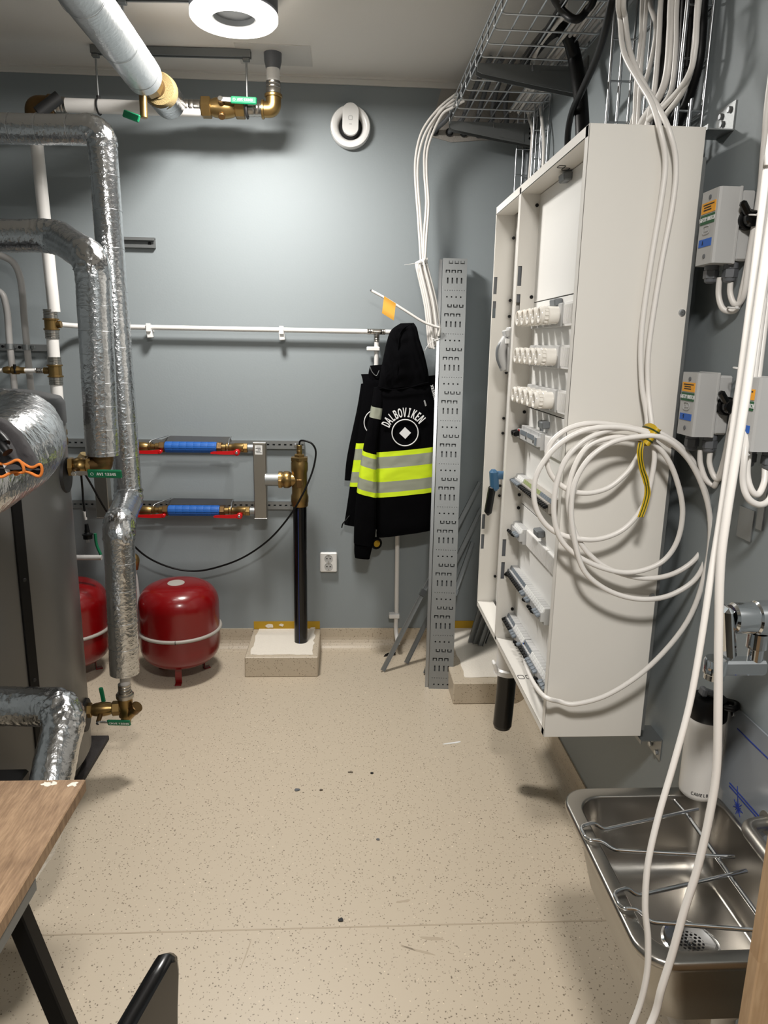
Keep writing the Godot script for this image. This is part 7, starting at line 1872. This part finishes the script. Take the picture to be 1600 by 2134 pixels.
func table_side() -> void:
	var y := 0.73
	var xr := -0.432
	var zf := -1.104
	var o := thing("work_table", "table with a worn brown wooden top and black splayed legs", "table", Vector3(-0.8, 0, -0.7))
	part("table_top", S().box(Vector3(xr - 0.41, y - 0.011, zf + 0.52), Vector3(0.82, 0.022, 1.04), Basis(), 0.0015), M.wood, o)
	part("edge_rail", S().box(Vector3(xr - 0.013, y - 0.034, zf + 0.60), Vector3(0.022, 0.022, 0.80), Basis(), 0.002).box(Vector3(xr - 0.41, y - 0.034, zf + 0.19), Vector3(0.76, 0.022, 0.022), Basis(), 0.002), M.zinc_dark, o)
	for k in 4:
		var sx: float = 1.0 if k < 2 else -1.0
		var sz: float = 1.0 if k % 2 else -1.0
		var top := Vector3(xr - 0.41 + sx * 0.374, y - 0.03, zf + 0.50 + sz * 0.28)
		var foot := Vector3(top.x + sx * 0.172, 0.0, top.z)
		if k == 0:
			top = Vector3(-0.468, 0.6683, -0.9)
			var thr := Vector3(-0.4145, 0.4527, -0.9)
			top += (top - thr) * 0.10
			foot = top + (thr - top) * (top.y / (top.y - thr.y))
		var d := (top - foot).normalized()
		var sd := d.cross(Vector3.BACK).normalized()
		part("leg", S().box((top + foot) / 2, Vector3(0.026, top.distance_to(foot), 0.026), Basis(sd, d, sd.cross(d)), 0.002), M.black, o)
	for q in [[Vector3(-0.4921, 0.7302, -1.0913), 0.010], [Vector3(-0.4805, 0.7302, -1.0937), 0.009], [Vector3(-0.448, 0.7302, -1.0901), 0.011]]:
		var blot := PackedVector2Array()
		rng.seed = int(q[1] * 10000)
		for i in 12: blot.append(Vector2(cos(TAU * i / 12), sin(TAU * i / 12) * 0.8) * q[1] * (0.4 + 0.7 * rng.randf()))
		part("paint_spot", S().prism(blot, Transform3D(Basis(Vector3(1, 0, 0), Vector3(0, 0, -1), Vector3(0, 1, 0)), Vector3(q[0].x, y - 0.0002, q[0].z)), 0.0006), M.plaster, o)
	# chair tucked at the table, only the corner of its back in view
	var c := thing("chair", "black plastic chair with a rounded back beside the table", "chair", Vector3(-0.38, 0, -0.40))
	var poly := PackedVector2Array()
	for q in [Vector2(-0.10, 0.50), Vector2(-0.10, 0.60), Vector2(-0.105, 0.70), Vector2(-0.112, 0.78), Vector2(-0.118, 0.82), Vector2(-0.116, 0.838), Vector2(-0.105, 0.847), Vector2(-0.08, 0.846), Vector2(0.0, 0.842), Vector2(0.15, 0.842), Vector2(0.30, 0.846), Vector2(0.325, 0.845), Vector2(0.335, 0.835), Vector2(0.335, 0.80), Vector2(0.325, 0.70), Vector2(0.315, 0.60), Vector2(0.31, 0.50)]:
		poly.append(q)
	var bf := Transform3D(Basis(Vector3(-0.26, 0, 0.965), Vector3(0.0, 1, 0), Vector3(-0.965, 0, -0.26)), Vector3(-0.196, 0.0, -0.515))
	part("backrest", pillow(poly, bf, 0.018, 0.007), M.black_gloss, c)
	var seat := PackedVector2Array()
	for i in 32:
		var a := TAU * i / 32
		seat.append(Vector2(signf(cos(a)) * pow(absf(cos(a)), 0.5) * 0.20, signf(sin(a)) * pow(absf(sin(a)), 0.5) * 0.20))
	part("seat", pillow(seat, Transform3D(Basis(Vector3(1, 0, 0), Vector3(0, 0, -1), Vector3(0, 1, 0)), Vector3(-0.43, 0.44, -0.40)), 0.025, 0.008), M.black, c)
	for s in [-1, 1]:
		part("back_support", S().tube(bend([Vector3(-0.26, 0.45, -0.40 + 0.12 * s), Vector3(-0.235, 0.47, -0.40 + 0.12 * s), Vector3(-0.235, 0.66, -0.41 + 0.12 * s)], 0.03), 0.011, 12), M.black, c)
		part("leg", S().cyl(Vector3(-0.28, 0.44, -0.40 + 0.16 * s), Vector3(-0.24, 0.0, -0.40 + 0.19 * s), 0.012, 14), M.black, c)
		part("leg", S().cyl(Vector3(-0.58, 0.44, -0.40 + 0.16 * s), Vector3(-0.61, 0.0, -0.40 + 0.19 * s), 0.012, 14), M.black, c)


func floor_bits() -> void:
	var spots := [[Vector3(-0.0029, 0, -1.5786), 0.0085, 0], [Vector3(-0.1515, 0, -2.1414), 0.009, 1], [Vector3(-0.0717, 0, -2.1393), 0.006, 2], [Vector3(0.1016, 0, -2.2318), 0.006, 0], [Vector3(0.0267, 0, -2.2394), 0.009, 2], [Vector3(0.1064, 0, -1.8872), 0.007, 1]]
	var says := ["largest dark chip on the floor, beside the weld seam", "dark green grey chip lying alone on the open floor", "small brown chip beside the green grey chip", "small dark chip on the floor toward the pierced tray", "slim grey brown chip on the floor between two others", "pale grey chip in the middle of the floor"]
	rng.seed = 77
	for k in spots.size():
		var poly := PackedVector2Array()
		for i in 9:
			var a := TAU * i / 9
			poly.append(Vector2(cos(a), sin(a) * (0.75 if k != 4 else 0.4)) * spots[k][1] * (0.65 + 0.5 * rng.randf()))
		var p: Vector3 = spots[k][0]
		single("floor_chip", says[k], "debris chip", S().prism(poly, Transform3D(Basis(Vector3(1, 0, 0), Vector3(0, 0, -1), Vector3(0, 1, 0)), Vector3(p.x, 0.0, p.z)), 0.003), [M.rubber, M.gland, M.scuff][spots[k][2]], "dark chips on the floor")
	var t0 := Vector3(0.4073, 0, -2.4167)
	single("film_scrap", "pale scrap of film on the floor in front of the raised block", "plastic scrap", S().prism(PackedVector2Array([Vector2(-0.035, -0.006), Vector2(0.02, 0.002), Vector2(0.036, 0.010), Vector2(0.034, 0.016), Vector2(0.0, 0.008), Vector2(-0.03, 0.0)]), Transform3D(Basis(Vector3(1, 0, 0), Vector3(0, 0, -1), Vector3(0, 1, 0)), Vector3(t0.x, 0.0, t0.z)), 0.0012), M.paper)
	# scuff marks belong to the floor
	var f := get_node("floor")
	for q in [[Vector3(0.1865, 0, -1.4765), 0.045, 0.004, -0.35], [Vector3(0.2265, 0, -1.5135), 0.03, 0.006, -0.15], [Vector3(0.1637, 0, -1.6392), 0.02, 0.006, 0.2], [Vector3(-0.2331, 0, -1.4782), 0.05, 0.002, 1.4], [Vector3(0.1636, 0, -1.486), 0.02, 0.003, -0.5]]:
		var poly := PackedVector2Array()
		for i in 18:
			var a := TAU * i / 18
			poly.append(Vector2(cos(a) * q[1], sin(a) * q[2] * (0.4 + 0.8 * rng.randf())).rotated(q[3]))
		part("scuff_mark", S().prism(poly, Transform3D(Basis(Vector3(1, 0, 0), Vector3(0, 0, -1), Vector3(0, 1, 0)), Vector3(q[0].x, -0.0002, q[0].z)), 0.0005), M.seam, f)
